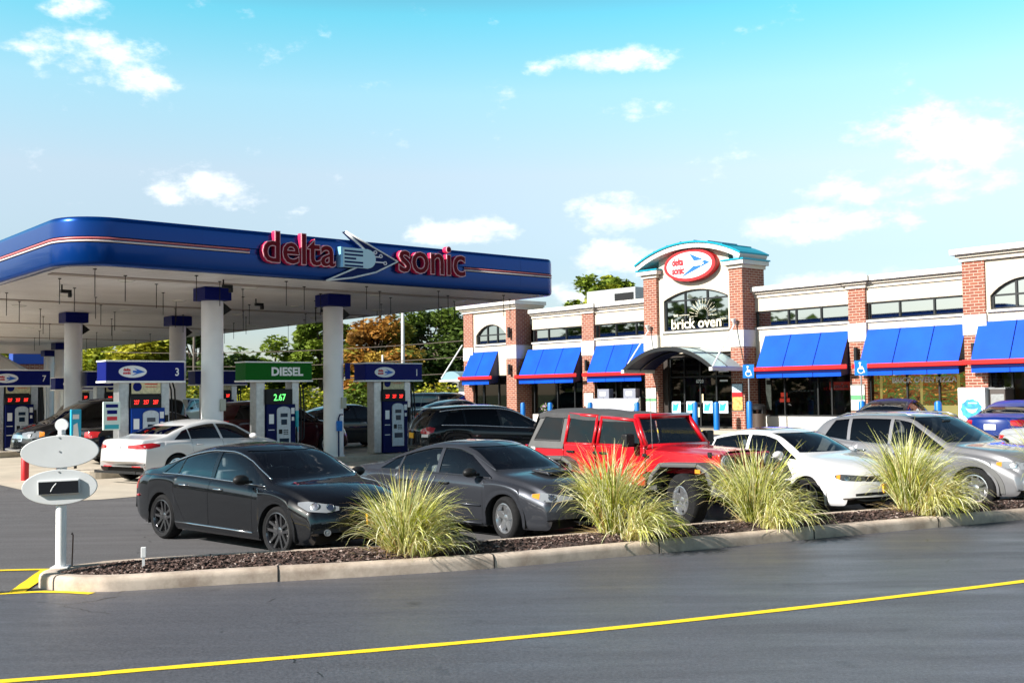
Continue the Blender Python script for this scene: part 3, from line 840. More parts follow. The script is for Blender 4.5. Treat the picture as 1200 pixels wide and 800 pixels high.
    if topper:
        q = MB(); q.box(-1.05, -.64, -.36, -.30, .95, 1.62); tb = q.build('ad_board', mat('ad board', (.60, .72, .66), .5), r, bevel=.015)
        q = MB(); q.box(-1.01, -.68, -.3625, -.3605, .98, 1.08); q.build('ad_band', M['teal'], tb)
        q = MB(); q.box(-.99, -.7, -.3625, -.3605, 1.48, 1.56); q.box(-.96, -.72, -.3625, -.3605, 1.33, 1.42); q.build('ad_patch', M['navy'], tb)
        q = MB(); q.box(-.96, -.72, -.3625, -.3605, 1.18, 1.27); q.build('ad_patch', M['logo_red'], tb)
    return r
make_pump(1.81, 3.2, 'blue fuel pump numbered 3 beside the white sedan, red price digits', 2.84, '3', topper=True)
make_pump(5.40, 3.2, 'fuel pump under the green diesel sign, between the two front columns', 2.85, diesel=True)
make_pump(9.04, 3.2, 'fuel pump numbered 1 at the right end of the near island', 2.85, '1')
make_pump(1.66, 13.0, 'fuel pump numbered 7 at the left edge, by the black van', 2.87, '7')
make_pump(4.75, 13.0, 'fuel pump partly hidden behind the pump numbered 3', 2.84, None, detail=False)
make_pump(8.42, 13.0, 'fuel pump partly hidden to the left of the diesel pump', 2.88, None, detail=False)
make_pump(6.85, 22.8, 'fuel pump on the farthest island, seen past the left column', 2.83, None, detail=False)

# small forecourt things
def bollard(x, y, h, r, m, label, group, name='bollard'):
    q = MB(); q.lathe([(r, 0), (r, h - r * .5), (r * .8, h - r * .15), (.001, h)], 16); o = q.build(name, m, None, smooth=40)
    o.location = (x, y, gz(y)); return tag(o, label, 'bollard', group)
# ================================================================== shop building (local: x along front to the right, -y out of the front)
ROT_S = atan2(-AX.y, -AX.x)
SHOP0 = Vector((10.95, 41.57, .45))
def sp(u, y, z=0):  # shop-local to world
    return SHOP0 - AX * u + BX * y + Vector((0, 0, z))


def brick_mat(name, c1, c2, mortar):
    m, nt, b = new_mat(name)
    tc = nt.nodes.new('ShaderNodeTexCoord'); s = nt.nodes.new('ShaderNodeSeparateXYZ'); nt.links.new(tc.outputs['Object'], s.inputs[0])
    a = nt.nodes.new('ShaderNodeMath'); a.operation = 'ADD'; nt.links.new(s.outputs['X'], a.inputs[0]); nt.links.new(s.outputs['Y'], a.inputs[1])
    c = nt.nodes.new('ShaderNodeCombineXYZ'); nt.links.new(a.outputs[0], c.inputs['X']); nt.links.new(s.outputs['Z'], c.inputs['Y'])
    br = nt.nodes.new('ShaderNodeTexBrick'); nt.links.new(c.outputs[0], br.inputs['Vector'])
    br.inputs['Scale'].default_value = 1; br.inputs['Brick Width'].default_value = .29; br.inputs['Row Height'].default_value = .10; br.inputs['Mortar Size'].default_value = .011
    br.inputs['Color1'].default_value = rgba(c1); br.inputs['Color2'].default_value = rgba(c2); br.inputs['Mortar'].default_value = rgba(mortar); br.inputs['Bias'].default_value = -.1
    nt.links.new(br.outputs['Color'], b.inputs['Base Color'])
    bp = nt.nodes.new('ShaderNodeBump'); bp.inputs['Strength'].default_value = .4; bp.inputs['Distance'].default_value = .01; bp.invert = True
    nt.links.new(br.outputs['Fac'], bp.inputs['Height']); nt.links.new(bp.outputs[0], b.inputs['Normal'])
    b.inputs['Roughness'].default_value = .85
    return m
M['brick'] = brick_mat('red brick', (.28, .088, .05), (.19, .048, .03), (.44, .34, .27))
M['stucco'] = mat('cream stucco', (.54, .47, .38), .9, noise=.05, nscale=1.5, bump=.15, bscale=200)
M['stone_band'] = mat('pale stone band', (.55, .52, .48), .85, noise=.06, nscale=2)
M['cornice'] = mat('cornice white', (.64, .61, .57), .7, noise=.05, nscale=1.5)
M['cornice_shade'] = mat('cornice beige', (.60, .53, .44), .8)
M['frame_black'] = mat('black window frame', (.012, .013, .014), .4)
M['awn'] = mat('blue awning vinyl', (.0, .066, .56), .55, spec=.18, noise=.14, nscale=1.1, bump=.35, bscale=2.2)
M['awn_red'] = mat('red light bar', (.62, .012, .012), .35)
M['high_glass'] = mirror_glass('clerestory glass', .5)
M['store_glass'] = glass_mat('shop glass', (.26, .29, .29), ior=1.5)
M['roof_cyan'] = mat('turquoise metal roof', (.0, .30, .42), .3, metal=.2)
M['roof_metal'] = mat('pale blue metal roof', (.33, .52, .60), .28, metal=.5)


def interior_mat():
    m, nt, b = new_mat('stocked shelves')
    tc = nt.nodes.new('ShaderNodeTexCoord'); v = nt.nodes.new('ShaderNodeTexVoronoi'); v.distance = 'CHEBYCHEV'; v.inputs['Scale'].default_value = 4
    mpn = nt.nodes.new('ShaderNodeMapping'); mpn.inputs['Scale'].default_value = (1.5, .01, 1); nt.links.new(tc.outputs['Object'], mpn.inputs[0]); nt.links.new(mpn.outputs[0], v.inputs['Vector'])
    hs = nt.nodes.new('ShaderNodeHueSaturation'); hs.inputs['Saturation'].default_value = .55; hs.inputs['Value'].default_value = .22; nt.links.new(v.outputs['Color'], hs.inputs['Color'])
    nt.links.new(hs.outputs[0], b.inputs['Base Color'])
    return m
M['shelves'] = interior_mat()


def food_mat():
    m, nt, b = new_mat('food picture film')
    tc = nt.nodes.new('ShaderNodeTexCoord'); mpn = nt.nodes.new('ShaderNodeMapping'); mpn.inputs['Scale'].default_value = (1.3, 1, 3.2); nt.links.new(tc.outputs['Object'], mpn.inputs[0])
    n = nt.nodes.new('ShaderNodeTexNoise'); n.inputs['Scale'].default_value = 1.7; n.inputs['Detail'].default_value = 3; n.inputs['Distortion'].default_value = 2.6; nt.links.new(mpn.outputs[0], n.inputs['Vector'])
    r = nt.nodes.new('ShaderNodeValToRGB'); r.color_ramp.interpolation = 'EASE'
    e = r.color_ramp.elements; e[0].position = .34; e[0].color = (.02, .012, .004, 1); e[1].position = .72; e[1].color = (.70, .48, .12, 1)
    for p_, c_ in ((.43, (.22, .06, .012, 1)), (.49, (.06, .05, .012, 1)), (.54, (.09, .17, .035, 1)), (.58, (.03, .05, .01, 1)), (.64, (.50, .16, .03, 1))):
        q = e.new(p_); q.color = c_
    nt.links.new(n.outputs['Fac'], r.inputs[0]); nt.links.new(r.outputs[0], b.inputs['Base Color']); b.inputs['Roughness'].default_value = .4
    nt.links.new(r.outputs[0], b.inputs['Emission Color']); b.inputs['Emission Strength'].default_value = 2.2     # glow added in place of shop light behind the film
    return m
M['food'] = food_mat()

shop = thing('shop_building', 'long cream and red brick shop with arched tower entrance and white cornices', 'shop', tuple(SHOP0), ROT_S)
TH = .3
def wallbox(u0, u1, z0, z1, y=0., m='stucco', name='wall', th=TH, bev=0.):
    q = MB(); q.box(u0, u1, y, y + th, z0, z1); return q.build(name, M[m], shop, bevel=bev)


def cornice(u0, u1, z, y, ret_l=None, ret_r=None):
    """Two-step cornice 0.4 high; optional returns back to a depth."""
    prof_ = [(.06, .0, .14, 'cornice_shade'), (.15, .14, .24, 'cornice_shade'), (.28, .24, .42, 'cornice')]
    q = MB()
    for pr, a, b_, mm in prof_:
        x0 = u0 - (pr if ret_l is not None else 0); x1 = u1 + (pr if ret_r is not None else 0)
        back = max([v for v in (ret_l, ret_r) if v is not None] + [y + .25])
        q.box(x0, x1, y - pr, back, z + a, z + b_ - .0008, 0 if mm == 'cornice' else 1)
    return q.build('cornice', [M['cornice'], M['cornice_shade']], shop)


def pilaster(u0, u1, y, depth, top, name='pilaster'):
    q = MB(); q.box(u0, u1, y, y + depth, -.15, 3.25); q.box(u0, u1, y, y + depth, 3.93, top); o = q.build(name, M['brick'], shop)
    q = MB(); q.box(u0 - .025, u1 + .025, y - .025, y + depth, 3.2501, 3.9299); q.build('stone_band', M['stone_band'], o, bevel=.008)
    return o


def sconce(u, y, z):
    q = MB(); q.lathe([(.001, -.26), (.075, -.26), (.075, .26), (.001, .26)], 12, M=Matrix.Translation((u, y - .14, z))); q.box(u - .03, u + .03, y - .1, y, z - .04, z + .04)
    return q.build('wall_lamp', M['black_plastic'], shop, smooth=40)


def window_grid(name, u0, u1, z0, z1, y, mull, glass, fr=.05, horiz=(), depth=.09, parent=None):
    q = MB()
    q.box(u0, u1, y, y + depth, z0, z0 + fr); q.box(u0, u1, y, y + depth, z1 - fr, z1)
    for u in [u0 + fr / 2] + list(mull) + [u1 - fr / 2]: q.box(u - fr / 2, u + fr / 2, y + .002, y + depth - .002, z0 + fr, z1 - fr)
    for h in horiz: q.box(u0 + fr, u1 - fr, y + .004, y + depth - .004, h - fr / 2, h + fr / 2)
    w = q.build(name, M['frame_black'], parent or shop)
    g_ = MB(); g_.quad((u0, y + depth * .6, z0), (u1, y + depth * .6, z0), (u1, y + depth * .6, z1), (u0, y + depth * .6, z1)); g_.build('pane', M[glass], w)
    return w


def awning(u0, u1, y, seams, topz=3.67):
    """Sloped vinyl awning with red bar and valance."""
    pr = .64
    q = MB(); yf = y - pr; zt, zb = topz, 2.42
    q.quad((u0, y - .02, zt), (u0, yf, zb), (u1, yf, zb), (u1, y - .02, zt))
    q.quad((u0, yf, zb), (u0, yf, 2.0), (u1, yf, 2.0), (u1, yf, zb))
    for u in (u0, u1): q.add([(u, y - .02, zt), (u, yf, zb), (u, yf, 2.0), (u, y - .02, 2.1)], [(0, 1, 2, 3)], 1)
    aw = q.build('awning', [M['awn'], mat('awning end', (.004, .01, .06), .5) if 'awn_end' not in M else M['awn_end']], shop)
    q = MB()
    for s_ in seams:
        d = Vector((0, yf - (y - .02), zb - zt)); n_ = Vector((0, -abs(d.z), -d.y * -1)).normalized(); 
        q.tube([(s_, y - .024, zt), (s_, yf - .004, zb + .0)], .016, 5); q.box(s_ - .012, s_ + .012, yf - .006, yf - .001, 2.0, 2.42)
    q.build('awning_seam', M['navy_dull'], aw)
    q = MB(); q.box(u0 - .28, u1 + .28, yf - .075, yf - .008, 2.26, 2.42); q.build('light_bar', M['awn_red'], aw, bevel=.02)
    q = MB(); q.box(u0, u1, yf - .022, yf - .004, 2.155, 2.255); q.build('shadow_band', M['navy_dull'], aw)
    return aw
M['awn_end'] = mat('awning end', (.004, .01, .06), .5)

# floor slab, roof, rear and interior
q = MB(); q.box(-20.0, 11.2, .35, 15, 4.95, 5.25); q.build('roof', mat('roof membrane', (.3, .3, .3), .9), shop)
q = MB(); q.box(-20.0, -19.8, .3, 15, -.15, 5.6); q.box(11.0, 11.2, .3, 15, -.15, 5.6); q.box(-19.8, 11.0, 14.8, 15, -.15, 5.6); q.build('side_wall', M['stucco'], shop)
q = MB(); q.box(-19.8, 11.0, .35, 14.8, -.05, .0); q.build('floor', mat('shop floor', (.2, .19, .17), .5), shop)
q = MB(); q.box(-15.8, 6.9, 5.2, 5.3, 0, 2.4); q.box(-19.7, 6.9, .4, 5.2, 2.75, 2.8); q.build('shelving', [M['shelves']], shop)
q = MB(); q.box(-19.7, 6.9, 6, 6.1, 0, 4.9); q.build('back_partition', mat('dim partition', (.10, .09, .08), .8), shop)
lb_ = MB()
for uu in (-14, -11.5, -9, -.5, 1.5, 4.2, 5.8):
    lb_.box(uu - .5, uu + .5, 1.6, 1.9, 2.71, 2.745)
lb_.build('ceiling_light', mat('ceiling light', (.8, .8, .75), .5, emit=(1, .92, .75), estr=1.2), shop)

# bays
for u0, u1, mull, smull, seams, ua in ((-15.3, -11.7, (-14.2, -12.95), (-13.6, -12.4), (-14.45, -13.05), (-15.62, -11.78)),
                                       (-10.92, -7.12, (-9.65, -8.4), (-9.7, -8.5), (-9.67, -8.51), (-10.84, -7.5)),
                                       (-1.86, 2.39, (-.35, .0, 1.12), (-.6, .9, 1.5), (-.18, 1.16), (-1.4, 2.36)),
                                       (3.09, 7.02, (4.35, 5.65), (4.55, 5.75), (4.41, 5.69), (3.12, 6.82))):
    wallbox(u0, u1, -.15, .50, -.04, 'stone_band', 'knee_wall', th=TH + .03)
    wallbox(u0, u1, 2.45, 3.94)
    wallbox(u0, u1, 4.66, 5.2)
    q = MB(); q.box(u0, u1, -.07, .1, 3.9401, 4.02); q.build('window_sill', M['cornice'], shop, bevel=.008)
    window_grid('window', u0, u1, 4.0201, 4.66, .06, mull, 'high_glass', .06)
    window_grid('shop_window', u0, u1, .5, 2.45, .05, smull, 'store_glass', .06)
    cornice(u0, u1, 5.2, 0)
    awning(ua[0], ua[1], -.0, seams)
# main pilasters
for u0, u1 in ((-11.7, -10.92), (2.39, 3.09)):
    pilaster(u0, u1, -.10, .4, 5.2)
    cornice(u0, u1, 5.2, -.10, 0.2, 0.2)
    sconce((u0 + u1) / 2, -.10, 2.78)
# end pavilions
def arch_pts(u0, u1, zs, zt, n=14):
    w = (u1 - u0) / 2; h = zt - zs; R_ = (w * w + h * h) / (2 * h); c = (u0 + u1) / 2; zc = zt - R_; a = math.asin(w / R_)
    return [(c + R_ * sin(-a + 2 * a * i / n), zc + R_ * cos(-a + 2 * a * i / n)) for i in range(n + 1)]


def arched_wall(u0, u1, z0, z1, y, th, ou0, ou1, oz0, ozs, ozt, m='stucco'):
    """Wall with an arched opening, built of butted pieces."""
    q = MB(); q.box(u0, ou0, y, y + th, z0, z1); q.box(ou1, u1, y, y + th, z0, z1); q.box(ou0, ou1, y, y + th, z0, oz0)
    ap = arch_pts(ou0, ou1, ozs, ozt)
    for (a, b_) in zip(ap, ap[1:]):
        q.prism([(a[0], a[1]), (b_[0], b_[1]), (b_[0], z1), (a[0], z1)], 'y', y, y + th)
    return q.build('wall', M[m], shop, fix=True)


def arched_window(u0, u1, z0, zs, zt, y, mull, glass='high_glass', horiz=None):
    ap = arch_pts(u0, u1, zs, zt); fr = .07
    q = MB(); q.box(u0, u1, y, y + .09, z0, z0 + fr); q.box(u0, u0 + fr, y, y + .09, z0 + fr, zs); q.box(u1 - fr, u1, y, y + .09, z0 + fr, zs)
    for a, b_ in zip(ap, ap[1:]): q.prism([(a[0], a[1] - fr), (b_[0], b_[1] - fr), b_, a], 'y', y, y + .09)
    def top_at(u):
        for a, b_ in zip(ap, ap[1:]):
            if a[0] <= u <= b_[0]: return lerp(a[1], b_[1], (u - a[0]) / (b_[0] - a[0]))
        return zs
    for u in mull: q.box(u - .035, u + .035, y + .003, y + .087, z0 + fr, top_at(u) - fr * .8)
    q.box(u0 + fr, u1 - fr, y + .006, y + .084, (horiz or zs) - .03, (horiz or zs) + .03)
    w = q.build('arched_window', M['frame_black'], shop, fix=True)
    g_ = MB(); g_.prism([(u0 + .01, z0 + .01), (u1 - .01, z0 + .01), (u1 - .01, zs)] + [(p[0], p[1] - .01) for p in ap[::-1][1:-1]] + [(u0 + .01, zs)], 'y', y + .05, y + .056)
    g_.build('pane', M[glass], w, fix=True)
    return w
for (u0, u1, ou0, ou1) in ((-20.06, -15.85, -19.08, -16.69), (7.02, 11.2, 7.92, 10.3)):
    yp = -.6; pw = .76
    pilaster(u0, u0 + pw, yp, 1.0, 5.7); pilaster(u1 - pw, u1, yp, 1.0, 5.7)
    arched_wall(u0 + pw, u1 - pw, 2.45, 5.7, yp + .06, .3, ou0, ou1, 4.05, 4.52, 5.05)
    arched_window(ou0, ou1, 4.05, 4.52, 5.05, yp + .15, (lerp(ou0, ou1, .34), lerp(ou0, ou1, .67)))
    q = MB(); q.box(ou0 - .1, ou1 + .1, yp - .03, yp + .15, 3.97, 4.0499); q.build('window_sill', M['cornice'], shop, bevel=.008)
    wallbox(u0 + pw, u1 - pw, -.15, .5, yp + .02, 'stone_band', 'knee_wall')
    window_grid('shop_window', u0 + pw, u1 - pw, .5, 2.45, yp + .1, (lerp(u0, u1, .36), lerp(u0, u1, .64)), 'store_glass', .06)
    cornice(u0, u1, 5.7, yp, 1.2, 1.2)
    q = MB(); q.box(u0 + .02, u1 - .02, yp + .36, 1.2, 5.25, 5.7); q.build('parapet_back', M['stucco'], shop)
    awning(ou0 - .4, ou1 - .62 if u0 < 0 else ou1 + .4, yp + .06, (lerp(ou0, ou1, .28),) if u0 < 0 else (lerp(ou0, ou1, .36), lerp(ou0, ou1, .9)))
    for uu in (u0 + pw / 2, u1 - pw / 2): sconce(uu, yp, 2.72)
    for uu in (u1 - pw / 2,): sconce(uu, yp, 4.55)

# tower
TL0, TL1, TR0, TR1, TY, TB = -7.12, -6.38, -2.5, -1.86, -.8, .62
for a, b_ in ((TL0, TL1), (TR0, TR1)):
    q = MB(); q.box(a, b_, TY, TB, -.15, 3.25); q.box(a, b_, TY, TB, 3.93, 6.38); o = q.build('tower_pillar', M['brick'], shop)
    q = MB(); q.box(a - .025, b_ + .025, TY - .025, TB, 3.2501, 3.9299); q.build('stone_band', M['stone_band'], o, bevel=.008)
    q = MB(); q.box(a - .07, b_ + .07, TY - .07, TB + .05, 6.3801, 6.52, 1); q.box(a - .2, b_ + .2, TY - .2, TB + .1, 6.5208, 6.69); q.build('pillar_cap', [M['cornice'], M['cornice_shade']], o, bevel=.01)
    q = MB(); q.box(a - .24, b_ + .24, TY - .24, TB + .14, 6.6908, 6.75); q.build('cap_flashing', M['roof_cyan'], o)
arched_wall(TL1, TR0, 3.1, 6.0, TY + .14, .3, -6.1, -2.68, 4.05, 5.36, 5.74)
vp = arch_pts(-7.2, -1.78, 6.74, 7.42, 24)
q = MB(); q.prism([(TL1, 6.0), (TR0, 6.0)] + [(p[0], p[1]) for p in vp[::-1] if TL1 + .02 < p[0] < TR0 - .02], 'y', TY + .14, TY + .44); q.build('tympanum', M['stucco'], shop, fix=True)
arched_window(-6.1, -2.68, 4.05, 5.36, 5.74, TY + .22, (-5.0, -3.82), horiz=5.32)
q = MB(); q.box(-6.2, -2.58, TY + .04, TY + .2, 3.97, 4.0499); q.build('window_sill', M['cornice'], shop, bevel=.008)
def offset_arc(d): 
    n_ = len(vp); out = []
    for i, p in enumerate(vp):
        t = Vector(vp[min(i + 1, n_ - 1)]) - Vector(vp[max(i - 1, 0)]); t.normalize(); out.append((p[0] - t.y * d, p[1] + t.x * d))
    return out
q = MB(); up_ = offset_arc(.2)
for i in range(len(vp) - 1): q.prism([vp[i], vp[i + 1], up_[i + 1], up_[i]], 'y', TY - .30, TB + .05)
q.build('vault_fascia', M['cornice'], shop, fix=True)
q = MB(); u2 = offset_arc(.2008); u3 = offset_arc(.27)
for i in range(len(vp) - 1): q.prism([u2[i], u2[i + 1], u3[i + 1], u3[i]], 'y', TY - .36, TB + .12)
for i in range(2, len(vp) - 2, 3): q.prism([u3[i], (u3[i][0] + .03, u3[i][1]), (u3[i][0] + .03, u3[i][1] + .03), (u3[i][0], u3[i][1] + .03)], 'y', TY - .36, TB + .12)
q.build('vault_roof', M['roof_cyan'], shop, fix=True)
q = MB(); q.box(TL0 + .02, TR1 - .02, TB - .1, TB - .02, 5.25, 6.75); q.build('tower_back', M['stucco'], shop)
# oval sign on the tower
q = MB(); q.prism(ellipse(-4.42, 6.72, 1.36, .66, 48), 'y', TY - .16, TY + .1399); ov = q.build('oval_sign', M['red'], shop, smooth=40)
q = MB(); q.prism(ellipse(-4.42, 6.72, 1.20, .54, 48), 'y', TY - .17, TY - .161); q.build('sign_face', M['sign_white'], ov)
mb = MB(); add_text(mb, 'delta', .42, 0, Matrix.Translation((-5.02, TY - .1725, 6.76)), .028, .74); add_text(mb, 'sonic', .42, 0, Matrix.Translation((-5.0, TY - .1725, 6.40)), .028, .74); mb.build('lettering', M['logo_red'], ov)
q = MB(); y_ = TY - .1712
q.prism([(-4.40, 7.20), (-3.32, 6.74), (-4.05, 6.74)], 'y', y_ - .004, y_); q.prism([(-4.05, 6.7399), (-3.32, 6.7399), (-4.90, 6.22)], 'y', y_ - .004, y_); q.build('arrow', M['arrow_blue'], ov, fix=True)
q = MB()
for i, zz in enumerate((6.67, 6.73, 6.79, 6.85)): q.box(-4.42, -3.78 + .1 * (i % 2), y_ - .008, y_ - .0045, zz - .014, zz + .014); q.lathe([(.001, 0), (.04, 0), (.04, .003), (.001, .003)], 10, 'y', 0, Matrix.Translation((-3.78 + .1 * (i % 2), y_ - .0085, zz)))
q.build('circuit_line', M['sign_white'], ov)
# lettering and radial emblem on the arched glass
M['cream_letter'] = mat('cream lettering', (.80, .74, .55), .4)
def serif_text(name, txt, u0, u1, z0, z1, y, par, m):
    ref = text_mesh(txt, 1.0, .02, .018); xs = [v.co.x for v in ref.vertices]; zs = [v.co.z for v in ref.vertices]
    sx = (u1 - u0) / (max(xs) - min(xs)); sz = (z1 - z0) / (max(zs) - min(zs)); mx, mz = min(xs), min(zs)
    for v in ref.vertices: v.co = Vector((u0 + (v.co.x - mx) * sx, y + v.co.y, z0 + (v.co.z - mz) * sz))
    ref.materials.append(m); return link(name, ref, par)
serif_text('lettering', 'brick oven', -5.74, -3.1, 4.13, 4.56, TY + .205, shop, M['cream_letter'])
serif_text('lettering', 'THE', -5.62, -5.38, 4.66, 4.75, TY + .205, shop, M['cream_letter'])
q = MB(); q.box(-5.3, -4.75, TY + .2, TY + .21, 4.69, 4.71); q.box(-3.3, -2.85, TY + .2, TY + .21, 4.43, 4.45)
for i in range(13):
    a = pi * i / 12
    for r0, r1 in ((.28, .42), (.48, .72)):
        p0 = (-4.05 + r0 * cos(a), TY + .205, 4.62 + r0 * sin(a)); p1 = (-4.05 + r1 * cos(a), TY + .205, 4.62 + r1 * sin(a)); q.tube([p0, p1], .009, 5)
q.build('radial_emblem', M['cream_letter'], shop)
# entrance
q = MB(); q.box(TL1, -6.1, TY + .3, TY + .5, -.0, 3.1); q.box(-2.72, TR0, TY + .3, TY + .5, -.0, 3.1); q.box(-6.1, -2.72, TY + .3, TY + .5, 2.95, 3.1); q.build('entrance_surround', mat('bronze surround', (.03, .022, .018), .5), shop)
en = window_grid('entrance_glazing', -6.1, -2.72, 0.0, 2.95, TY + .42, (-5.3, -4.45, -3.6), 'store_glass', .07, horiz=(2.12, 1.02))
M['poster_wb'] = mat('poster white blue', (.55, .70, .78), .5)
for uu in (-5.75, -4.95, -4.05, -3.25):
    q = MB(); q.box(uu - .24, uu + .24, TY + .405, TY + .413, .62, 1.1); pst = q.build('door_poster', M['poster_wb'], en)
    q = MB(); q.prism([(uu - .2, .7), (uu + .05, .72), (uu + .16, 1.04), (uu - .05, .95), (uu - .16, 1.02)], 'y', TY + .4, TY + .4045); q.build('poster_swoosh', M['teal'], pst)
q = MB(); add_text(q, '6720', .2, 0, Matrix.Translation((-4.45, TY + .41, 1.86)), .004, 1); q.box(-3.45, -2.95, TY + .40, TY + .413, 2.28, 2.4); q.box(-3.4, -3.0, TY + .40, TY + .413, 1.9, 1.97); q.build('door_number', M['sign_white'], en)
q = MB(); q.box(-4.62, -4.48, TY + .40, TY + .413, .45, .85); q.box(-4.35, -4.27, TY + .40, TY + .413, 1.05, 1.4); q.build('door_notice', M['cream_poster'], en)
# barrel entrance hood
ep = arch_pts(-6.62, -1.98, 2.42, 3.24, 18)
q = MB(); e2 = [(p[0], p[1] + .05) for p in ep]
for i in range(len(ep) - 1): q.prism([ep[i], ep[i + 1], e2[i + 1], e2[i]], 'y', TY - 1.85, TY - .002)
hood = q.build('entrance_hood', M['roof_metal'], shop, fix=True)
for yy in (TY - 1.9, TY - .95):
    q = MB()
    for i in range(len(ep) - 1): q.prism([(ep[i][0], ep[i][1] - .09), (ep[i + 1][0], ep[i + 1][1] - .09), (e2[i + 1][0], e2[i + 1][1] + .02), (e2[i][0], e2[i][1] + .02)], 'y', yy, yy + .06)
    q.build('hood_rib', M['frame_black'], hood, fix=True)
q = MB()
for i in range(len(ep) - 1): q.prism([(ep[i][0], ep[i][1] - .035), (ep[i + 1][0], ep[i + 1][1] - .035), (ep[i + 1][0], ep[i + 1][1] - .003), (ep[i][0], ep[i][1] - .003)], 'y', TY - 1.84, TY - .01)
q.build('hood_ceiling', mat('navy hood lining', (.002, .006, .035), .5, spec=.2), hood, fix=True)
q = MB()
for i in range(2, len(ep) - 2, 4): q.box(ep[i][0] - .03, ep[i][0] + .03, TY - 1.8, TY - .05, e2[i][1] - .005, e2[i][1] + .03)
q.build('hood_seam', mat('hood seam', (.15, .22, .28), .4), hood)
q = MB(); q.box(-2.06, -1.90, TY - 1.92, TY - .01, 2.30, 2.44); q.box(-6.70, -6.54, TY - 1.92, TY - .01, 2.30, 2.44); q.build('hood_gutter', M['cornice'], hood)
q = MB()
for uu, ut in ((-6.62, -6.75), (-1.98, -2.2)): q.tube([(uu, TY - 1.8, 2.46), (ut, TY - .03, 4.25)], .028, 8)
q.build('hood_stay', M['white_paint'], hood)
q = MB()
for uu in ((TL0 + TL1) / 2, (TR0 + TR1) / 2): q.lathe([(.03, 0), (.12, .16), (.001, .17)], 12, M=Matrix.Translation((uu, TY - .2, 4.2))); q.box(uu - .03, uu + .03, TY - .2, TY, 4.16, 4.24)
q.build('wall_lamp', M['cornice'], shop)
# posters fixed to pillars
def poster(u0, u1, y, z0, z1, bands, name='wall_poster'):
    q = MB(); q.box(u0 - .03, u1 + .03, y - .022, y - .004, z0 - .03, z1 + .03); o = q.build(name, M['frame_black'], shop)
    for a, b_, m_ in bands:
        q = MB(); q.box(u0, u1, y - .027, y - .0222, lerp(z0, z1, a) + .002, lerp(z0, z1, b_)); q.build('poster_band', m_, o)
    return o
M['pic_orange'] = mat('food picture', (.62, .36, .10), .5, noise=.6, nscale=7)
M['pic_pale'] = mat('pale print', (.66, .62, .55), .5, noise=.3, nscale=9)
M['pic_blue'] = mat('pale blue print', (.50, .62, .72), .5, noise=.3, nscale=18)
M['pic_green'] = mat('green print', (.10, .30, .14), .5)
poster(-2.45, -1.96, TY, .75, 1.78, ((0, .5, M['pic_orange']), (.5, .68, M['red']), (.68, 1, M['pic_blue'])))
poster(-7.07, -6.5, TY, .55, 1.68, ((0, .5, M['pic_pale']), (.5, .6, M['pic_green']), (.6, 1, M['pic_pale'])))
poster(2.42, 2.98, -.10, .75, 1.66, ((0, .42, M['pic_pale']), (.42, .6, M['pic_green']), (.6, 1, M['pic_pale'])))
poster(-11.6, -11.0, -.10, .9, 1.5, ((0, .6, M['pic_pale']), (.6, 1, M['pic_pale'])))
# window film with food and words, red sign, oven counter; film and counter given a glow
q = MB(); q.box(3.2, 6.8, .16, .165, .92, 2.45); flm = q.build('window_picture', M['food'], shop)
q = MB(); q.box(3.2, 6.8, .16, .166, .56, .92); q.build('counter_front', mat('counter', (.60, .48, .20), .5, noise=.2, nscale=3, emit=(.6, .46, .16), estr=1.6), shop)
q = MB()
for uu in (3.45, 5.0, 6.35): q.prism([(uu, .95), (uu + .08, .95), (uu + .1, 1.95), (uu + .0, 2.0)], 'y', .14, .155)
q.build('warm_lamp', mat('warm pendant', (.8, .62, .2), .4, emit=(1, .7, .2), estr=.5), shop)
serif_text('lettering', 'BRICK OVEN PIZZA', 4.0, 6.4, 1.72, 1.92, .045, shop, M['sign_white'])
q = MB(); q.box(1.35, 2.25, .15, .17, 1.5, 1.8); rs = q.build('red_window_sign', mat('lit red sign', (.22, .02, .02), .5, emit=(.6, .05, .03), estr=.25), shop)
serif_text('lettering', 'Coca-Cola', 1.45, 2.15, 1.56, 1.74, .145, rs, M['sign_white'])
q = MB(); q.box(-1.55, -1.3, .15, .16, .75, 2.05); q.build('window_notice', M['pic_pale'], shop)
q = MB(); q.box(-.85, -.55, .15, .16, 1.25, 1.42); q.box(-.9, -.45, .15, .16, 1.05, 1.2); q.build('neon_sign', mat('neon red', (.5, .03, .02), .4, emit=(1, .08, .04), estr=.6), shop)
q = MB(); q.box(-13.3, -12.1, .3, .32, 1.55, 1.75); q.box(8.2, 8.5, -.35, -.33, .9, 2.2); q.build('window_banner', mat('yellow banner', (.62, .55, .05), .5), shop)

# left-end side entrance hood
q = MB(); q.prism(arch_pts(-22.2, -20.5, 2.45, 2.75, 8) + [(-20.5, 2.3), (-22.2, 2.3)], 'y', -.5, 2.0); q.prism([(-22.25, 2.2), (-20.45, 2.2), (-20.45, 2.3), (-22.25, 2.3)], 'y', -.6, 2.0, 1)
sh = q.build('side_hood', [M['roof_metal'], M['cornice']], shop, fix=True)
q = MB(); q.tube([(-22.15, -.5, 2.4), (-20.3, -.5, 4.1)], .04, 8); q.box(-21.7, -20.5, .3, .5, -.15, 2.2); q.build('hood_stay', M['white_paint'], sh)

# pavement in front of the shop
q = MB(); q.box(-23, 13, -2.35, .35, -.3, -.001); wk = q.build('sidewalk', M['walk'], None, bevel=.02); wk.location = SHOP0; wk.rotation_euler.z = ROT_S; structure(wk)
q = MB(); q.box(-6.8, -2.2, -2.38, -2.345, -.149, -.01); ym = q.build('kerb_paint', mat('yellow kerb paint', (.75, .5, .01), .6), None); ym.location = SHOP0; ym.rotation_euler.z = ROT_S; structure(ym)

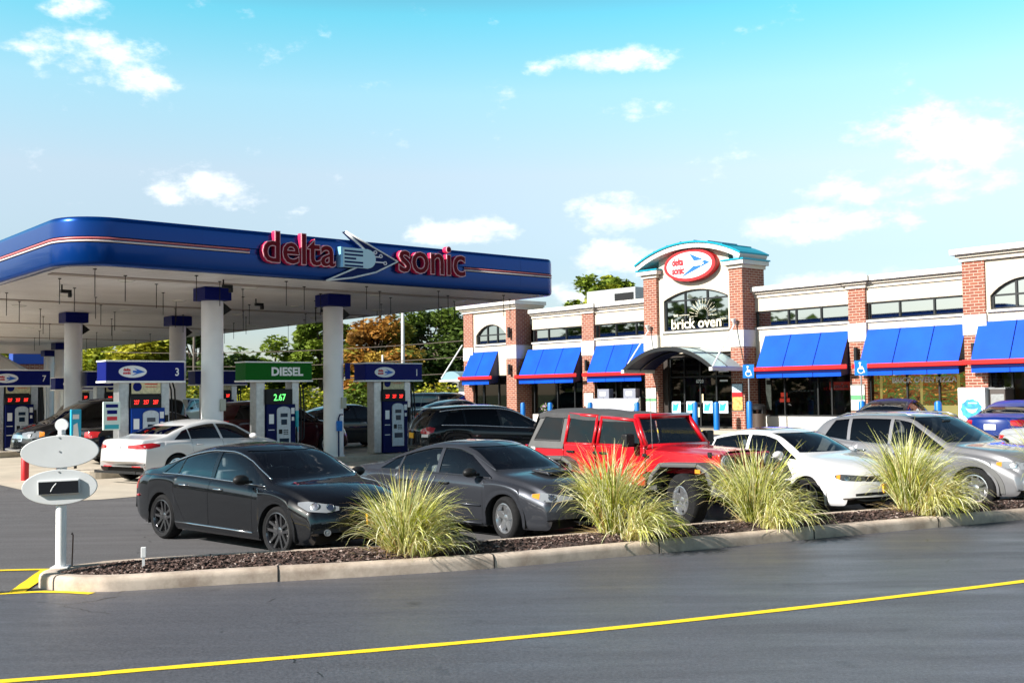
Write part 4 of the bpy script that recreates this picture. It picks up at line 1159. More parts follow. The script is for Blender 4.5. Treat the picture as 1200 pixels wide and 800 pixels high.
# rooftop plant
r = thing('rooftop_unit', 'pale grey air handling box on the shop roof', 'roof unit', tuple(sp(-13.4, 4.6, 5.25)), ROT_S)
q = MB(); q.box(-1.7, 1.7, -1, 1, .1, 1.45); q.build('casing', mat('galvanised grey', (.36, .37, .38), .5, noise=.1), r, bevel=.03)
q = MB(); q.box(-1.72, 1.72, -1.02, 1.02, 0, .1); q.box(.3, 1.6, -1.01, -1.001, .3, 1.2); q.build('louvre', M['black_plastic'], r)

# ------------------------------------------------------------------ things on the pavement
M['bol_blue'] = mat('blue bollard sleeve', (.0, .14, .50), .4)
def shop_bollard(u, y, label, h=1.1, z=0):
    p = sp(u, y); q = MB(); q.lathe([(.115, 0), (.115, h - .08), (.09, h - .02), (.001, h)], 18); o = q.build('bollard', M['bol_blue'], None, smooth=40)
    o.location = (p.x, p.y, SHOP0.z + z); return tag(o, label, 'bollard', 'blue bollards along the shop pavement')
shop_bollard(-3.47, -1.9, 'blue bollard seen through the red off-roader windscreen')
shop_bollard(-2.4, -1.9, 'blue bollard before the entrance, nearer the disabled parking sign')
shop_bollard(5.35, -1.95, 'blue bollard in front of the food picture window, behind the dark car roof')
shop_bollard(6.75, -1.95, 'blue bollard just left of the white ice cabinet')
shop_bollard(-6.6, -1.9, 'blue bollard at the left side of the entrance hood')
shop_bollard(-9.4, -1.9, 'blue bollard in front of the grey merchandise rack')
shop_bollard(-13.9, -1.9, 'blue bollard left of the planter, under the blue awning')
shop_bollard(-12.0, -1.9, 'blue bollard beside the narrow white pilaster poster')
M['bol_light'] = mat('light blue bollard', (.03, .22, .52), .45)
for u, y, lb in ((-19.9, -7.0, 'light blue bollard behind the black crossover, leftmost of three'), (-18.9, -7.0, 'light blue bollard behind the black crossover, middle of three'), (-18.3, -7.0, 'light blue bollard behind the black crossover, nearest the dark pickup')):
    p = sp(u, y); q = MB(); q.lathe([(.13, 0), (.13, 1.0), (.1, 1.08), (.001, 1.1)], 16); o = q.build('bollard', M['bol_light'], None, smooth=40); o.location = (p.x, p.y, gz(p.y)); tag(o, lb, 'bollard', 'light blue bollards beyond the pumps')


def disabled_sign(u, y, label, zc=2.25):
    p = sp(u, y); t = thing('parking_sign', label, 'sign', (p.x, p.y, SHOP0.z), ROT_S + .5)
    q = MB(); q.lathe([(.11, 0), (.11, 1.05), (.085, 1.1), (.03, 1.12)], 16); q.build('bollard_base', M['bol_blue'], t, smooth=40)
    q = MB(); q.tube([(0, 0, 1.1), (0, 0, zc + .22)], .028, 8); q.build('post', M['steel'], t)
    q = MB(); q.box(-.21, .21, -.045, -.03, zc - .255, zc + .255); pl = q.build('plate', M['sky_blue'], t)
    q = MB(); y_ = -.050; k = .86
    q.lathe([(.001, 0), (.045 * k, 0), (.045 * k, .004), (.001, .004)], 12, 'y', 0, Matrix.Translation((-.03 * k, y_, zc + .19 * k)))
    q.lathe([(.10 * k, 0), (.135 * k, 0), (.135 * k, .004), (.10 * k, .004)], 20, 'y', 0, Matrix.Translation((.0, y_, zc - .10 * k)), closed=True)
    q.box(-.05 * k, -.01 * k, y_ - .004, y_, zc - .05 * k, zc + .14 * k); q.box(-.01 * k, .1 * k, y_ - .005, y_ - .001, zc - .05 * k, zc - .01 * k); q.tube([(.1 * k, y_ - .002, zc - .03 * k), (.15 * k, y_ - .002, zc - .2 * k)], .018 * k, 6); q.box(-.01 * k, .08 * k, y_ - .005, y_ - .001, zc + .03 * k, zc + .06 * k)
    q.build('wheelchair_symbol', M['sign_white'], pl)
    return t
disabled_sign(-.82, -1.9, 'blue disabled parking sign on a blue bollard beside the shop entrance')
disabled_sign(3.95, -1.9, 'blue disabled parking sign in front of the brick pilaster between two awnings')

p = sp(-1.25, -.75); t = thing('litter_bin', 'dark brown litter bin with hooded top beside the tower pillar', 'bin', (p.x, p.y, SHOP0.z), ROT_S)
q = MB(); q.lathe([(.24, 0), (.27, .02), (.27, .62), (.001, .62)], 20); q.build('bin_body', mat('brown bin', (.06, .04, .03), .5), t, smooth=40)
q = MB(); q.lathe([(.28, .78), (.28, .9), (.2, .98), (.001, 1.0)], 20); q.box(-.27, -.2, -.1, .1, .62, .78); q.box(.2, .27, -.1, .1, .62, .78); q.build('bin_hood', M['black_plastic'], t, smooth=40)

p = sp(7.62, -1.1); t = thing('ice_cabinet', 'white ice cabinet with a big blue picture beside the brick pillar', 'ice cabinet', (p.x, p.y, SHOP0.z), ROT_S)
q = MB(); q.box(-.45, .45, -.36, .40, .05, 1.52); cb = q.build('cabinet', M['sign_white'], t, bevel=.03)
q = MB(); q.box(-.42, .42, -.34, .38, 0, .05); q.build('plinth', M['black_plastic'], t)
q = MB(); q.prism([(.0 + (.33 + .035 * (i % 2)) * cos(2 * pi * i / 22), .82 + (.31 + .035 * (i % 2)) * sin(2 * pi * i / 22)) for i in range(22)], 'y', -.366, -.3605); bp_ = q.build('picture', mat('ice blue print', (.05, .30, .55), .4, noise=.5, nscale=6), cb)
q = MB(); q.prism([(-.2, .86), (-.1, .74), (.02, .69), (.14, .73), (.22, .86), (.1, .82), (-.08, .82)], 'y', -.370, -.3665); q.box(-.1, .2, -.370, -.3665, 1.0, 1.04); q.build('picture_highlight', M['pic_blue'], bp_)
q = MB(); q.box(-.36, .36, -.366, -.3605, 1.36, 1.46); q.build('header_band', M['pic_blue'], cb)
p = sp(8.35, -.95); t = thing('vending_case', 'dark metal case standing at the right side of the ice cabinet', 'case', (p.x, p.y, SHOP0.z), ROT_S)
q = MB(); q.box(-.22, .28, -.3, .3, 0, 1.46); q.build('case_body', mat('dark brown case', (.07, .055, .05), .5), t, bevel=.02)
q = MB(); q.box(-.24, .30, -.32, .32, 1.4601, 1.5); q.box(-.18, .24, -.306, -.3005, .15, 1.3); q.build('case_trim', M['steel'], t)

p = sp(-8.75, -1.1); t = thing('merchandise_rack', 'grey sloping merchandise rack in front of the awning left of the entrance', 'rack', (p.x, p.y, SHOP0.z), ROT_S)
q = MB(); q.prism([(-.5, .45), (-.42, .45), (.1, 1.22), (.02, 1.25)], 'x', -1.5, 1.5); q.build('sloping_tray', mat('grey tray', (.42, .42, .48), .5), t)
q = MB()
for x in (-1.5, -.75, 0, .75, 1.48): q.prism([(-.55, .4), (.12, .4), (.12, 1.3)], 'x', x - .015, x + .015)
q.build('divider', M['steel'], t)
q = MB(); q.box(-1.5, 1.5, .13, .4, 0, 1.25); q.build('rack_back', M['black_plastic'], t)
for xx, lb in ((-.75, 'grey boxed display on the merchandise rack, left of the pair'), (.85, 'grey boxed display on the merchandise rack, right of the pair')):
    p2_ = sp(-8.75 + xx, -1.1 + .26); t2 = thing('display_box', lb, 'display box', (p2_.x, p2_.y, SHOP0.z + 1.2501), ROT_S, 'boxes on the merchandise rack')
    q = MB(); q.box(-.36, .36, -.14, .14, 0, .42); bx_ = q.build('carton', mat('carton grey', (.22, .23, .28), .5), t2, bevel=.01)
    q = MB(); q.box(-.2, .16, -.146, -.1405, .12, .3); q.build('carton_label', M['sign_white'], bx_)
def planter(u, y, label):
    p = sp(u, y); t = thing('pot_planter', label, 'planter', (p.x, p.y, SHOP0.z), ROT_S)
    q = MB(); q.lathe([(.2, 0), (.27, .5), (.3, .52), (.3, .58), (.25, .58), (.24, .5), (.001, .5)], 18); q.build('pot', M['stone_band'], t, smooth=40)
    g_ = MB(); rg = random.Random(5)
    for i in range(220):
        a = rg.uniform(0, 6.28); rr = rg.random() ** .5 * .32; z = .55 + rg.random() * .5 * (1 - rr); s_ = .05
        g_.add([(-s_, 0, 0), (s_, 0, 0), (0, 0, s_ * 2)], [(0, 1, 2)], 0, Matrix.Translation((rr * cos(a), rr * sin(a), z)) @ Matrix.Rotation(rg.uniform(0, 6), 4, 'Z') @ Matrix.Rotation(rg.uniform(-1, 1), 4, 'X'))
        c = rg.choice([(.05, .10, .02), (.08, .14, .03), (.45, .30, .4)]); g_.col.append(c)
    g_.build('leaves', M['chip'], t)
planter(-13.0, -1.2, 'pale stone pot with green plant under the left awning')
# ================================================================== vehicles
def paint(name, col, metal=.0, rough=.35, coat=1.0):
    m, nt, b = new_mat(name)
    b.inputs['Base Color'].default_value = rgba(col); b.inputs['Metallic'].default_value = metal; b.inputs['Roughness'].default_value = rough
    b.inputs['Specular IOR Level'].default_value = .08 if max(col) < .1 else .4; b.inputs['Coat Weight'].default_value = coat; b.inputs['Coat Roughness'].default_value = .025
    # thin film of road dust low on the panels
    return m
M['lens'] = mat('clear lamp lens', (.20, .215, .235), .1, spec=.4, coat=.8)
M['lens_dark'] = mat('dark lamp well', (.05, .055, .06), .12, coat=1)
M['lens_red'] = mat('red lamp lens', (.38, .008, .012), .12, coat=1)
M['lens_amber'] = mat('amber lamp lens', (.75, .26, .03), .15, coat=1)
M['lens_white'] = mat('white lamp lens', (.75, .72, .72), .12, coat=1)
M['auto_glass'] = glass_mat('car glass', (.86, .95, .95), ior=1.95)
M['tint_glass'] = glass_mat('tinted car glass', (.10, .12, .13), ior=1.8)
M['black_glass'] = glass_mat('privacy glass', (.02, .022, .025), ior=1.45)
M['liner'] = mat('car interior lining', (.06, .06, .063), .9)
M['seat_dark'] = mat('charcoal seat', (.10, .10, .105), .8)
M['seat_tan'] = mat('grey beige seat', (.22, .20, .17), .8)
M['disc'] = mat('brake disc', (.16, .16, .16), .4, metal=.8)
M['plate_gold'] = mat('gold number plate', (.78, .40, .03), .45)
M['plate_white'] = mat('white number plate', (.75, .75, .76), .45)


def chaikin(p, it):
    for _ in range(it):
        q = [p[0]]
        for a, b_ in zip(p, p[1:]):
            q.append((a[0] * .75 + b_[0] * .25, a[1] * .75 + b_[1] * .25)); q.append((a[0] * .25 + b_[0] * .75, a[1] * .25 + b_[1] * .75))
        q.append(p[-1]); p = q
    return p


def poly_has(poly, a, b_):
    ins = False; n = len(poly); j = n - 1
    for i in range(n):
        xi, yi = poly[i]; xj, yj = poly[j]
        if (yi > b_) != (yj > b_) and a < (xj - xi) * (b_ - yi) / (yj - yi) + xi: ins = not ins
        j = i
    return ins


class Car:
    def __init__(c, sp_, hi=True):
        c.sp = sp_; c.hi = hi
        c.L, c.W = sp_['L'], sp_['W']
        c.top = pchip(sp_['top']); c.belt = pchip(sp_['belt']); c.hw = pchip(sp_['hw']); c.sill = pchip(sp_['zbot'])
        c.rr = sp_['roof_hw']; c.axles = (sp_['xr'], sp_['xf']); c.R = sp_['R']; c.Ra = sp_.get('Ra', c.R + .045)
        c.cab = sp_['cab']                       # (rear glass base x, windscreen base x)
        c.h5 = max(c.z5raw(x / 20 * c.L) for x in range(21))
        c.crown_k = sp_.get('crown', .07)
        c.build_shell()
    def z5raw(c, x): return c.top(x) - .07
    def arch(c, x):
        z = c.sill(x)
        for ax_ in c.axles:
            d = abs(x - ax_)
            if d < c.Ra: z = max(z, c.R + sqrt(max(0, c.Ra ** 2 - d * d)) - .01)
        return z
    def key(c, x):
        zb = c.arch(x); zt = c.top(x); w = c.hw(x); s_ = c.sill(x)
        t0 = clamp((zt - .05 - c.belt(x)) / (c.h5 - c.belt(x) + 1e-6))
        crown = lerp(.035, c.crown_k, sstep(.1, .8, t0)) * clamp((zt - zb) / .3)
        z5 = zt - crown
        zbelt = min(c.belt(x), z5 - .012 * clamp((zt - zb) / .1))
        zbelt = max(zbelt, zb + .004)
        t = clamp((z5 - zbelt) / (c.h5 - c.belt(x) + 1e-6))
        y5 = lerp(.86 * w, c.rr, t ** .9)
        return zb, zt, w, s_, z5, zbelt, t, y5
    def section(c, x):
        zb, zt, w, s_, z5, zbelt, t, y5 = c.key(x)
        af = clamp((zb - s_) / .06); h = max(zbelt - zb, .003)
        sh = c.sp.get('shoulder', .80); tuck = c.sp.get('tuck', .07)
        yb = w * lerp(1 - tuck, .992, af)
        P = [(yb, zb), (w * lerp(1 - tuck * .35, .994, af), zb + min(.05, h * .2)), (w * .992, zb + h * .32), (w, zb + h * .56), (w * .999, zb + h * sh), (w * .982, zb + h * (sh + .09)), (w * .945, zbelt - .01 * t - h * .01)]
        yl = w * lerp(.90, .925, t)
        bl = .014 * t
        P += [(yl, zbelt + .004 * t), (lerp(yl, y5, .35) + bl, lerp(zbelt, z5, .35)), (lerp(yl, y5, .72) + bl, lerp(zbelt, z5, .72)), (y5 + .004 * t, z5 - .015 * t), (y5 * .88, lerp(z5, zt, .45)), (y5 * .5, lerp(z5, zt, .86)), (0.0, zt)]
        return chaikin(P, 2 if c.hi else 1)
    def shift(c, x, y, z):
        w = c.hw(x); f = (abs(y) / w) ** 2.3 if w else 0
        fr, rr_ = c.sp.get('round', (.30, .2)), None
        nf = sstep(c.L - c.sp.get('nose', 1.0), c.L, x); nb = sstep(.75, 0, x)
        dx = -fr[0] * f * nf + fr[1] * f * nb
        b_ = c.belt(x)
        g = clamp((z - b_) / max(.05, c.h5 - b_)) * (1 - nf) * (1 - nb) if z > b_ else 0
        q = (abs(y) / w) ** 2
        xm = (c.cab[0] + c.cab[1]) / 2
        dx += -.13 * q * sstep(xm + .2, c.cab[1], x) * clamp((z - b_ + .12) / .15) * (1 - nf) + .10 * q * sstep(xm - .2, c.cab[0], x) * clamp((z - b_ + .1) / .15) * (1 - nb)
        return x + dx
    def build_shell(c):
        L = c.L; xs = [i / (90 if c.hi else 44) * L for i in range((90 if c.hi else 44) + 1)]
        for d in (.004, .01, .02, .034, .055, .08, .11, .15, .2): xs += [d, L - d]
        for ax_ in c.axles:
            n = 14 if c.hi else 8
            xs = [x for x in xs if abs(abs(x - ax_) - c.Ra) > .012]
            xs += [ax_ + c.Ra * cos(pi * k_ / n) for k_ in range(n + 1)] + [ax_ - c.Ra - .004, ax_ + c.Ra + .004]
        xs = sorted(xs); ys = [xs[0]]
        for x in xs[1:]:
            if x - ys[-1] > .0035: ys.append(x)
        ys[-1] = L
        bm = bmesh.new(); rows = []
        for x in ys:
            sec = c.section(x); pts = [(y, z) for y, z in sec] + [(-y, z) for y, z in sec[-2::-1]]
            rows.append([bm.verts.new((c.shift(x, y, z), y, z)) for y, z in pts])
        for a, b_ in zip(rows, rows[1:]):
            for i in range(len(a) - 1):
                try: bm.faces.new((a[i], b_[i], b_[i + 1], a[i + 1]))
                except ValueError: pass
        bm.faces.new(rows[0]); bm.faces.new(rows[-1][::-1])
        bmesh.ops.remove_doubles(bm, verts=bm.verts[:], dist=.0005)
        bmesh.ops.recalc_face_normals(bm, faces=bm.faces[:])
        bm.normal_update()
        # make sure the normals point outwards
        tst = [f for f in bm.faces if f.calc_center_median().y > c.W * .45]
        if tst and sum(f.normal.y for f in tst) < 0: bmesh.ops.reverse_faces(bm, faces=bm.faces[:])
        bm.normal_update()
        c.bm = bm; c.lay = bm.faces.layers.int.new('part'); c.cand = bm.faces.layers.int.new('cand')
        c.bvh = BVHTree.FromBMesh(bm)
        c.names = {0: 'body'}
    # --- cutting
    def cut(c, idx, axis, poly, filt):
        bm = c.bm; ai, bi = {'y': (0, 2), 'x': (1, 2), 'z': (0, 1)}[axis]
        a0 = min(p[0] for p in poly) - .02; a1 = max(p[0] for p in poly) + .02; b0 = min(p[1] for p in poly) - .02; b1 = max(p[1] for p in poly) + .02
        for f in bm.faces:
            vs = [v.co for v in f.verts]
            f[c.cand] = 1 if (max(v[ai] for v in vs) > a0 and min(v[ai] for v in vs) < a1 and max(v[bi] for v in vs) > b0 and min(v[bi] for v in vs) < b1 and f[c.lay] == 0 and filt(f.calc_center_median(), f.normal)) else 0
        n = len(poly)
        for i in range(n):
            p, q = poly[i], poly[(i + 1) % n]
            if abs(p[0] - q[0]) + abs(p[1] - q[1]) < 1e-5: continue
            ea0, ea1 = min(p[0], q[0]) - 1e-4, max(p[0], q[0]) + 1e-4; eb0, eb1 = min(p[1], q[1]) - 1e-4, max(p[1], q[1]) + 1e-4
            fs = []
            for f in bm.faces:
                if f[c.cand]:
                    vs = [v.co for v in f.verts]
                    if max(v[ai] for v in vs) >= ea0 and min(v[ai] for v in vs) <= ea1 and max(v[bi] for v in vs) >= eb0 and min(v[bi] for v in vs) <= eb1: fs.append(f)
            if not fs: continue
            co = [0, 0, 0]; no = [0, 0, 0]; co[ai], co[bi] = p; no[ai], no[bi] = (q[1] - p[1]), -(q[0] - p[0])
            es = {e for f in fs for e in f.edges}; vs = {v for f in fs for v in f.verts}
            bmesh.ops.bisect_plane(bm, geom=fs + list(es) + list(vs), dist=1e-5, plane_co=co, plane_no=Vector(no).normalized())
        for f in bm.faces:
            if f[c.cand]:
                m_ = f.calc_center_median()
                if poly_has(poly, m_[ai], m_[bi]): f[c.lay] = idx
    def extract(c, faces, off=0., inset=0., flip=False, smooth=True):
        me = bpy.data.meshes.new('p'); idx = {}; vs = []; fs = []
        for f in faces:
            t = []
            for v in f.verts:
                if v.index not in idx:
                    idx[v.index] = len(vs); vs.append(v.co - v.normal * off)
                t.append(idx[v.index])
            fs.append(t[::-1] if flip else t)
        me.from_pydata([tuple(v) for v in vs], [], fs)
        if inset:
            b_ = bmesh.new(); b_.from_mesh(me)
            r = bmesh.ops.inset_region(b_, faces=b_.faces[:], thickness=inset, depth=0, use_boundary=True, use_even_offset=False)
            bmesh.ops.delete(b_, geom=r['faces'], context='FACES'); b_.to_mesh(me); b_.free()
        if smooth: me.polygons.foreach_set('use_smooth', [True] * len(me.polygons))
        me.update(); return me
    # --- surface patches laid on the shell
    def hit(c, p, d):
        loc, nor, i, dist = c.bvh.ray_cast(Vector(p), Vector(d))
        return loc, nor
    def patch(c, name, cols, ang, m, parent, off=.006, nv=4, sub=4, z_dir=False, skirt=.02, mirror=False, label=None):
        """cols: (x, y, zlow, zhigh) knots of a patch seen along heading `ang` (degrees from car front)."""
        res = None
        for sg in ((1, -1) if mirror else (1,)):
            th = radians(ang) * sg; o = Vector((cos(th), sin(th), 0)); sd = Vector((-sin(th), cos(th), 0))
            C_ = []
            for a, b_ in zip(cols, cols[1:]):
                for k_ in range(sub): C_.append([lerp(a[i], b_[i], k_ / sub) for i in range(4)])
            C_.append(list(cols[-1])); mb = MB(); nu = len(C_); ok = True
            for x, y, zl, zh in C_:
                for j in range(nv + 1):
                    z = lerp(zl, zh, j / nv); p = Vector((x, y * sg, 0)); s_ = sd * p.dot(sd)
                    loc, nor = c.hit(Vector((c.L / 2, 0, z)) - Vector((c.L / 2, 0, 0)).project(sd) + s_ - sd * 0 + o * 6, -o) if False else c.hit(s_ + Vector((0, 0, z)) + o * 9, -o)
                    if loc is None: loc, nor = Vector((x, y * sg, z)), o
                    mb.v.append(tuple(loc + nor * off))
            for i in range(nu - 1):
                for j in range(nv):
                    a = i * (nv + 1) + j; f = (a, a + nv + 1, a + nv + 2, a + 1); mb.face(f)
            if skirt:
                ring = [i * (nv + 1) for i in range(nu)] + [(nu - 1) * (nv + 1) + j for j in range(1, nv + 1)] + [i * (nv + 1) + nv for i in range(nu - 2, -1, -1)] + [j for j in range(nv - 1, 0, -1)]
                b0 = len(mb.v)
                for i in ring: mb.v.append(tuple(Vector(mb.v[i]) - o * skirt))
                for i in range(len(ring)):
                    j = (i + 1) % len(ring); mb.face((ring[i], ring[j], b0 + j, b0 + i))
            res = mb.build(name, m, parent, smooth=50, fix=True, label=label)
        return res
    def strip(c, name, pts, r, m, parent, off=.004, mirror=True, n=6):
        """Tube along (x, z) points laid on the car side."""
        for sg in ((1, -1) if mirror else (-1,)):
            q = []
            for a, b_ in zip(pts, pts[1:]):
                for k_ in range(4): q.append((lerp(a[0], b_[0], k_ / 4), lerp(a[1], b_[1], k_ / 4)))
            q.append(pts[-1]); out = []
            for x, z in q:
                loc, nor = c.hit((x, sg * 3, z), (0, -sg, 0))
                if loc is not None: out.append(loc + nor * off)
            if len(out) > 1:
                t = MB(); t.tube(out, r, n); t.build(name, m, parent, smooth=True)
    def ring(c, name, ax_, r0, r1, m, parent, off=.012, a0=-.12, a1=pi + .12):
        for sg in (1, -1):
            mb = MB(); nu = 20
            for i in range(nu + 1):
                a = lerp(a0, a1, i / nu)
                for r in (r0, (r0 + r1) / 2, r1):
                    x, z = ax_ + r * cos(a), c.R - .01 + r * sin(a)
                    loc, nor = c.hit((x, sg * 3, max(z, c.sill(x) + .01)), (0, -sg, 0))
                    if loc is None or abs(loc.y) < c.W * .38: loc = Vector((x, sg * c.hw(x) * .985, z)); nor = Vector((0, sg, 0))
                    mb.v.append(tuple(loc + Vector((0, sg * off, 0))))
            for i in range(nu):
                for j in range(2): mb.face((i * 3 + j, i * 3 + j + 1, i * 3 + j + 4, i * 3 + j + 3))
            k0 = len(mb.v)
            for i in range(nu + 1): v = mb.v[i * 3]; mb.v.append((v[0], v[1] - sg * .08, v[2])); v = mb.v[i * 3 + 2]; mb.v.append((v[0], v[1] - sg * .03, v[2]))
            for i in range(nu): mb.face((i * 3, i * 3 + 3, k0 + 2 * i + 2, k0 + 2 * i)); mb.face((i * 3 + 2, i * 3 + 5, k0 + 2 * i + 3, k0 + 2 * i + 1))
            mb.build(name, m, parent, smooth=50, fix=True)


def make_wheel(parent, x, y, R, width, rim, style, m_rim, steer=0.):
    """Wheel with its outer face away from the car centre."""
    w = sub_empty('wheel', parent, (x, y, R), (0 if y < 0 else pi) + steer)
    h = width / 2; rr = rim
    t = MB(); t.lathe([(rr - .005, -h * .86), (rr + .012, -h * .95), (rr + (R - rr) * .5, -h * 1.04), (R - .025, -h * .9), (R - .006, -h * .72), (R, -h * .4), (R, h * .4), (R - .006, h * .72), (R - .025, h * .9), (rr + .02, h), (rr - .005, h * .85)], 40, 'y')
    t.build('tyre', M['rubber'], w, smooth=35)
    t = MB(); t.lathe([(rr + .004, -h * .9), (rr - .012, -h * .93), (rr - .02, -h * .8), (rr - .03, -h * .3), (rr - .03, h * .8)], 36, 'y'); t.lathe([(.001, -h * .05), (rr - .03, -h * .05)], 28, 'y', 1)
    t.lathe([(.001, -h * .25), (rr * .72, -h * .25), (rr * .72, -h * .05)], 28, 'y', 2)
    yo = -h * .80
    n, double, wd, dish = style
    for k_ in range(n):
        for s_ in ((-1, 1) if double else (0,)):
            a = 2 * pi * k_ / n; Mx = Matrix.Rotation(a, 4, 'Y')
            sp0 = s_ * wd * .75; sp1 = s_ * wd * (1.7 if double else 0)
            r0, r1 = .03, rr - .012; w0, w1 = wd * .55, wd * .5
            vs = []
            for rad, cx, hw_, yy in ((r0, sp0, w0, yo + dish), (r1, sp1, w1, yo + .004)):
                vs += [(cx - hw_, yy, rad), (cx + hw_, yy, rad), (cx + hw_ * 1.3, yy + .045, rad), (cx - hw_ * 1.3, yy + .045, rad)]
            t.add(vs, [(0, 1, 5, 4), (1, 2, 6, 5), (3, 0, 4, 7), (4, 5, 6, 7)], 0, Mx)
    t.lathe([(.001, yo + dish - .012), (.035, yo + dish - .01), (.06, yo + dish), (.075, yo + dish + .04)], 18, 'y')
    t.build('rim', [m_rim, M['dark'], M['disc']], w, smooth=35, fix=True)
    return w


def box_part(name, m, parent, x0, x1, y0, y1, z0, z1, bevel=.02, label=None):
    q = MB(); q.box(x0, x1, y0, y1, z0, z1); return q.build(name, m, parent, bevel=bevel, label=label)


def build_car(name, label, cat, sp_, mp_, place, heading, hi=True, rims=None, style=(5, False, .06, .03), glass='auto_glass', rear_glass=None, interior=True, steer=0., group=None, scale=1., zs=1., lights=None, trim=None, seat='seat_dark', by='front'):
    c = Car(sp_, hi); L, W = c.L, c.W
    # windows (side view), built from the belt and roof curves
    gm = .034
    zl = lambda x: c.belt(x) + .028
    def zu(x):
        k_ = c.key(x); return k_[4] - .045
    zc = zl
    side = lambda m_, n_: abs(n_.y) > .3 and abs(m_.y) > W * .25
    parts = {}
    nid = 1
    for (b0, t0, b1, t1, nm, gl) in sp_['windows']:
        n = 9; bot = [(lerp(b0, b1, i / n), zl(lerp(b0, b1, i / n))) for i in range(n + 1)]
        topp = [(lerp(t0, t1, i / n), max(zu(lerp(t0, t1, i / n)), zl(lerp(t0, t1, i / n)) + .012)) for i in range(n + 1)]
        c.cut(nid, 'y', bot + topp[::-1], side); parts[nid] = (nm, 'side', gl or glass); nid += 1
    # windscreen and rear glass (front view)
    def screen_poly(x_lo, x_hi, z_add, z_top):
        out = []
        for i in range(7):
            x = lerp(x_lo, x_hi, i / 6); k_ = c.key(x); out.append((k_[7] - .05, k_[4]))
        return out
    (wx0, wx1), (rx0, rx1) = sp_['screen'], sp_['rear']
    sid = screen_poly(wx0, wx1, 0, 0)
    z0_, z1_ = c.top(wx0) + .005, c.top(wx1) - .045
    pl = [(clamp(y, .1, 2), lerp(z0_, z1_, i / 6)) for i, (y, z) in enumerate(sid)]
    poly = pl + [(-y, z) for y, z in pl[::-1]]
    xa, xb = min(wx0, wx1) - .30, max(wx0, wx1) + .12
    c.cut(nid, 'x', poly, lambda m_, n_: xa < m_.x < xb and n_.x > .12 and n_.z > .1); parts[nid] = ('windscreen', 'one', glass); nid += 1
    if rx0 is not None:
        sid = screen_poly(rx0, rx1, 0, 0); z0_, z1_ = c.top(rx0) + .015, c.top(rx1) - .04
        pl = [(clamp(y - .02, .1, 2), lerp(z0_, z1_, i / 6)) for i, (y, z) in enumerate(sid)]
        poly = pl + [(-y, z) for y, z in pl[::-1]]
        xa2, xb2 = min(rx0, rx1) - .12, max(rx0, rx1) + .25
        c.cut(nid, 'x', poly, lambda m_, n_: xa2 < m_.x < xb2 and n_.x < -.1); parts[nid] = ('rear_window', 'one', rear_glass or glass); nid += 1
    if hi or sp_.get('doors_lo'):
        for (d0, d1, cutc) in sp_['doors']:
            zb_ = sp_.get('door_z', .27); top_ = [(lerp(d0, d1, i / 6), zl(lerp(d0, d1, i / 6)) - .022) for i in range(7)]
            bot = [(d0 + cutc, zb_), (d1, zb_)] if cutc else [(d0, zb_), (d1, zb_)]
            poly = ([(d0, zb_ + .45)] if cutc else []) + bot + top_[::-1]
            c.cut(nid, 'y', poly, lambda m_, n_: abs(n_.y) > .3 and abs(m_.y) > W * .3); parts[nid] = ('door', 'side', None); nid += 1
    bm = c.bm; bm.verts.index_update(); bm.normal_update()
    # the thing
    ca, sa = cos(heading), sin(heading)
    if by == 'front':      # contact point of the near (right) front wheel
        lx, ly = (sp_['xf'] - L / 2) * scale, (-W / 2 + .10) * scale
        ox, oy = place[0] - (lx * ca - ly * sa), place[1] - (lx * sa + ly * ca)
    else: ox, oy = place
    root = thing(name, label, cat, (ox, oy, gz(oy)), heading, group, 1.0)
    root.scale = (scale, scale, scale * zs)
    body_root = root
    off = Matrix.Translation((-L / 2, 0, 0))
    objs0 = len(COL.objects)
    made = []
    def own(me, nm, m_, par=root, lab=None):
        me.materials.append(m_) if m_ else None
        o = link(nm, me, par, label=lab); made.append(o); return o
    faces = list(bm.faces)
    body = own(c.extract([f for f in faces if f[c.lay] == 0]), 'body', mp_)
    body.data.set_sharp_from_angle(angle=radians(50)) if hasattr(body.data, 'set_sharp_from_angle') else None
    own(c.extract([f for f in faces if (f[c.lay] == 0 or parts[f[c.lay]][0] == 'door') and not (f.calc_center_median().z < .35)], off=.028, flip=False), 'inner_lining', M['liner'])
    doors = []
    for i, (nm, kind, gl) in parts.items():
        fs = [f for f in faces if f[c.lay] == i]
        if not fs: continue
        groups = [[f for f in fs if f.calc_center_median().y > 0], [f for f in fs if f.calc_center_median().y <= 0]] if kind == 'side' else [fs]
        for g in groups:
            if not g: continue
            if nm == 'door':
                d_ = own(c.extract(g, inset=.0045), 'door', mp_); doors.append((d_, i, g))
            else: own(c.extract(g, off=.007), nm, M[gl] if gl in M else mp_)
    # underbody and wheel wells
    q = MB(); q.box(.35, L - .35, -W * .40, W * .40, sp_['zbot'][len(sp_['zbot']) // 2][1] + .01, .45); q.build('underbody', M['dark'], root)
    for ax_ in c.axles:
        for sg in (1, -1):
            q = MB()
            n = 14; pr = [(ax_ + (c.Ra + .006) * cos(pi * k_ / n), c.R - .012 + (c.Ra + .006) * sin(pi * k_ / n)) for k_ in range(n + 1)]
            pr = [(ax_ + c.Ra + .006, c.sill(ax_) + .02)] + pr + [(ax_ - c.Ra - .006, c.sill(ax_) + .02)]
            yo, yi = sg * (W / 2 - .03), sg * (W / 2 - .34)
            for a, b_ in zip(pr, pr[1:]): q.quad((a[0], yo, a[1]), (b_[0], yo, b_[1]), (b_[0], yi, b_[1]), (a[0], yi, a[1]))
            q.add([(p[0], yi, p[1]) for p in pr], [tuple(range(len(pr)))])
            q.build('wheel_well', M['dark'], root)
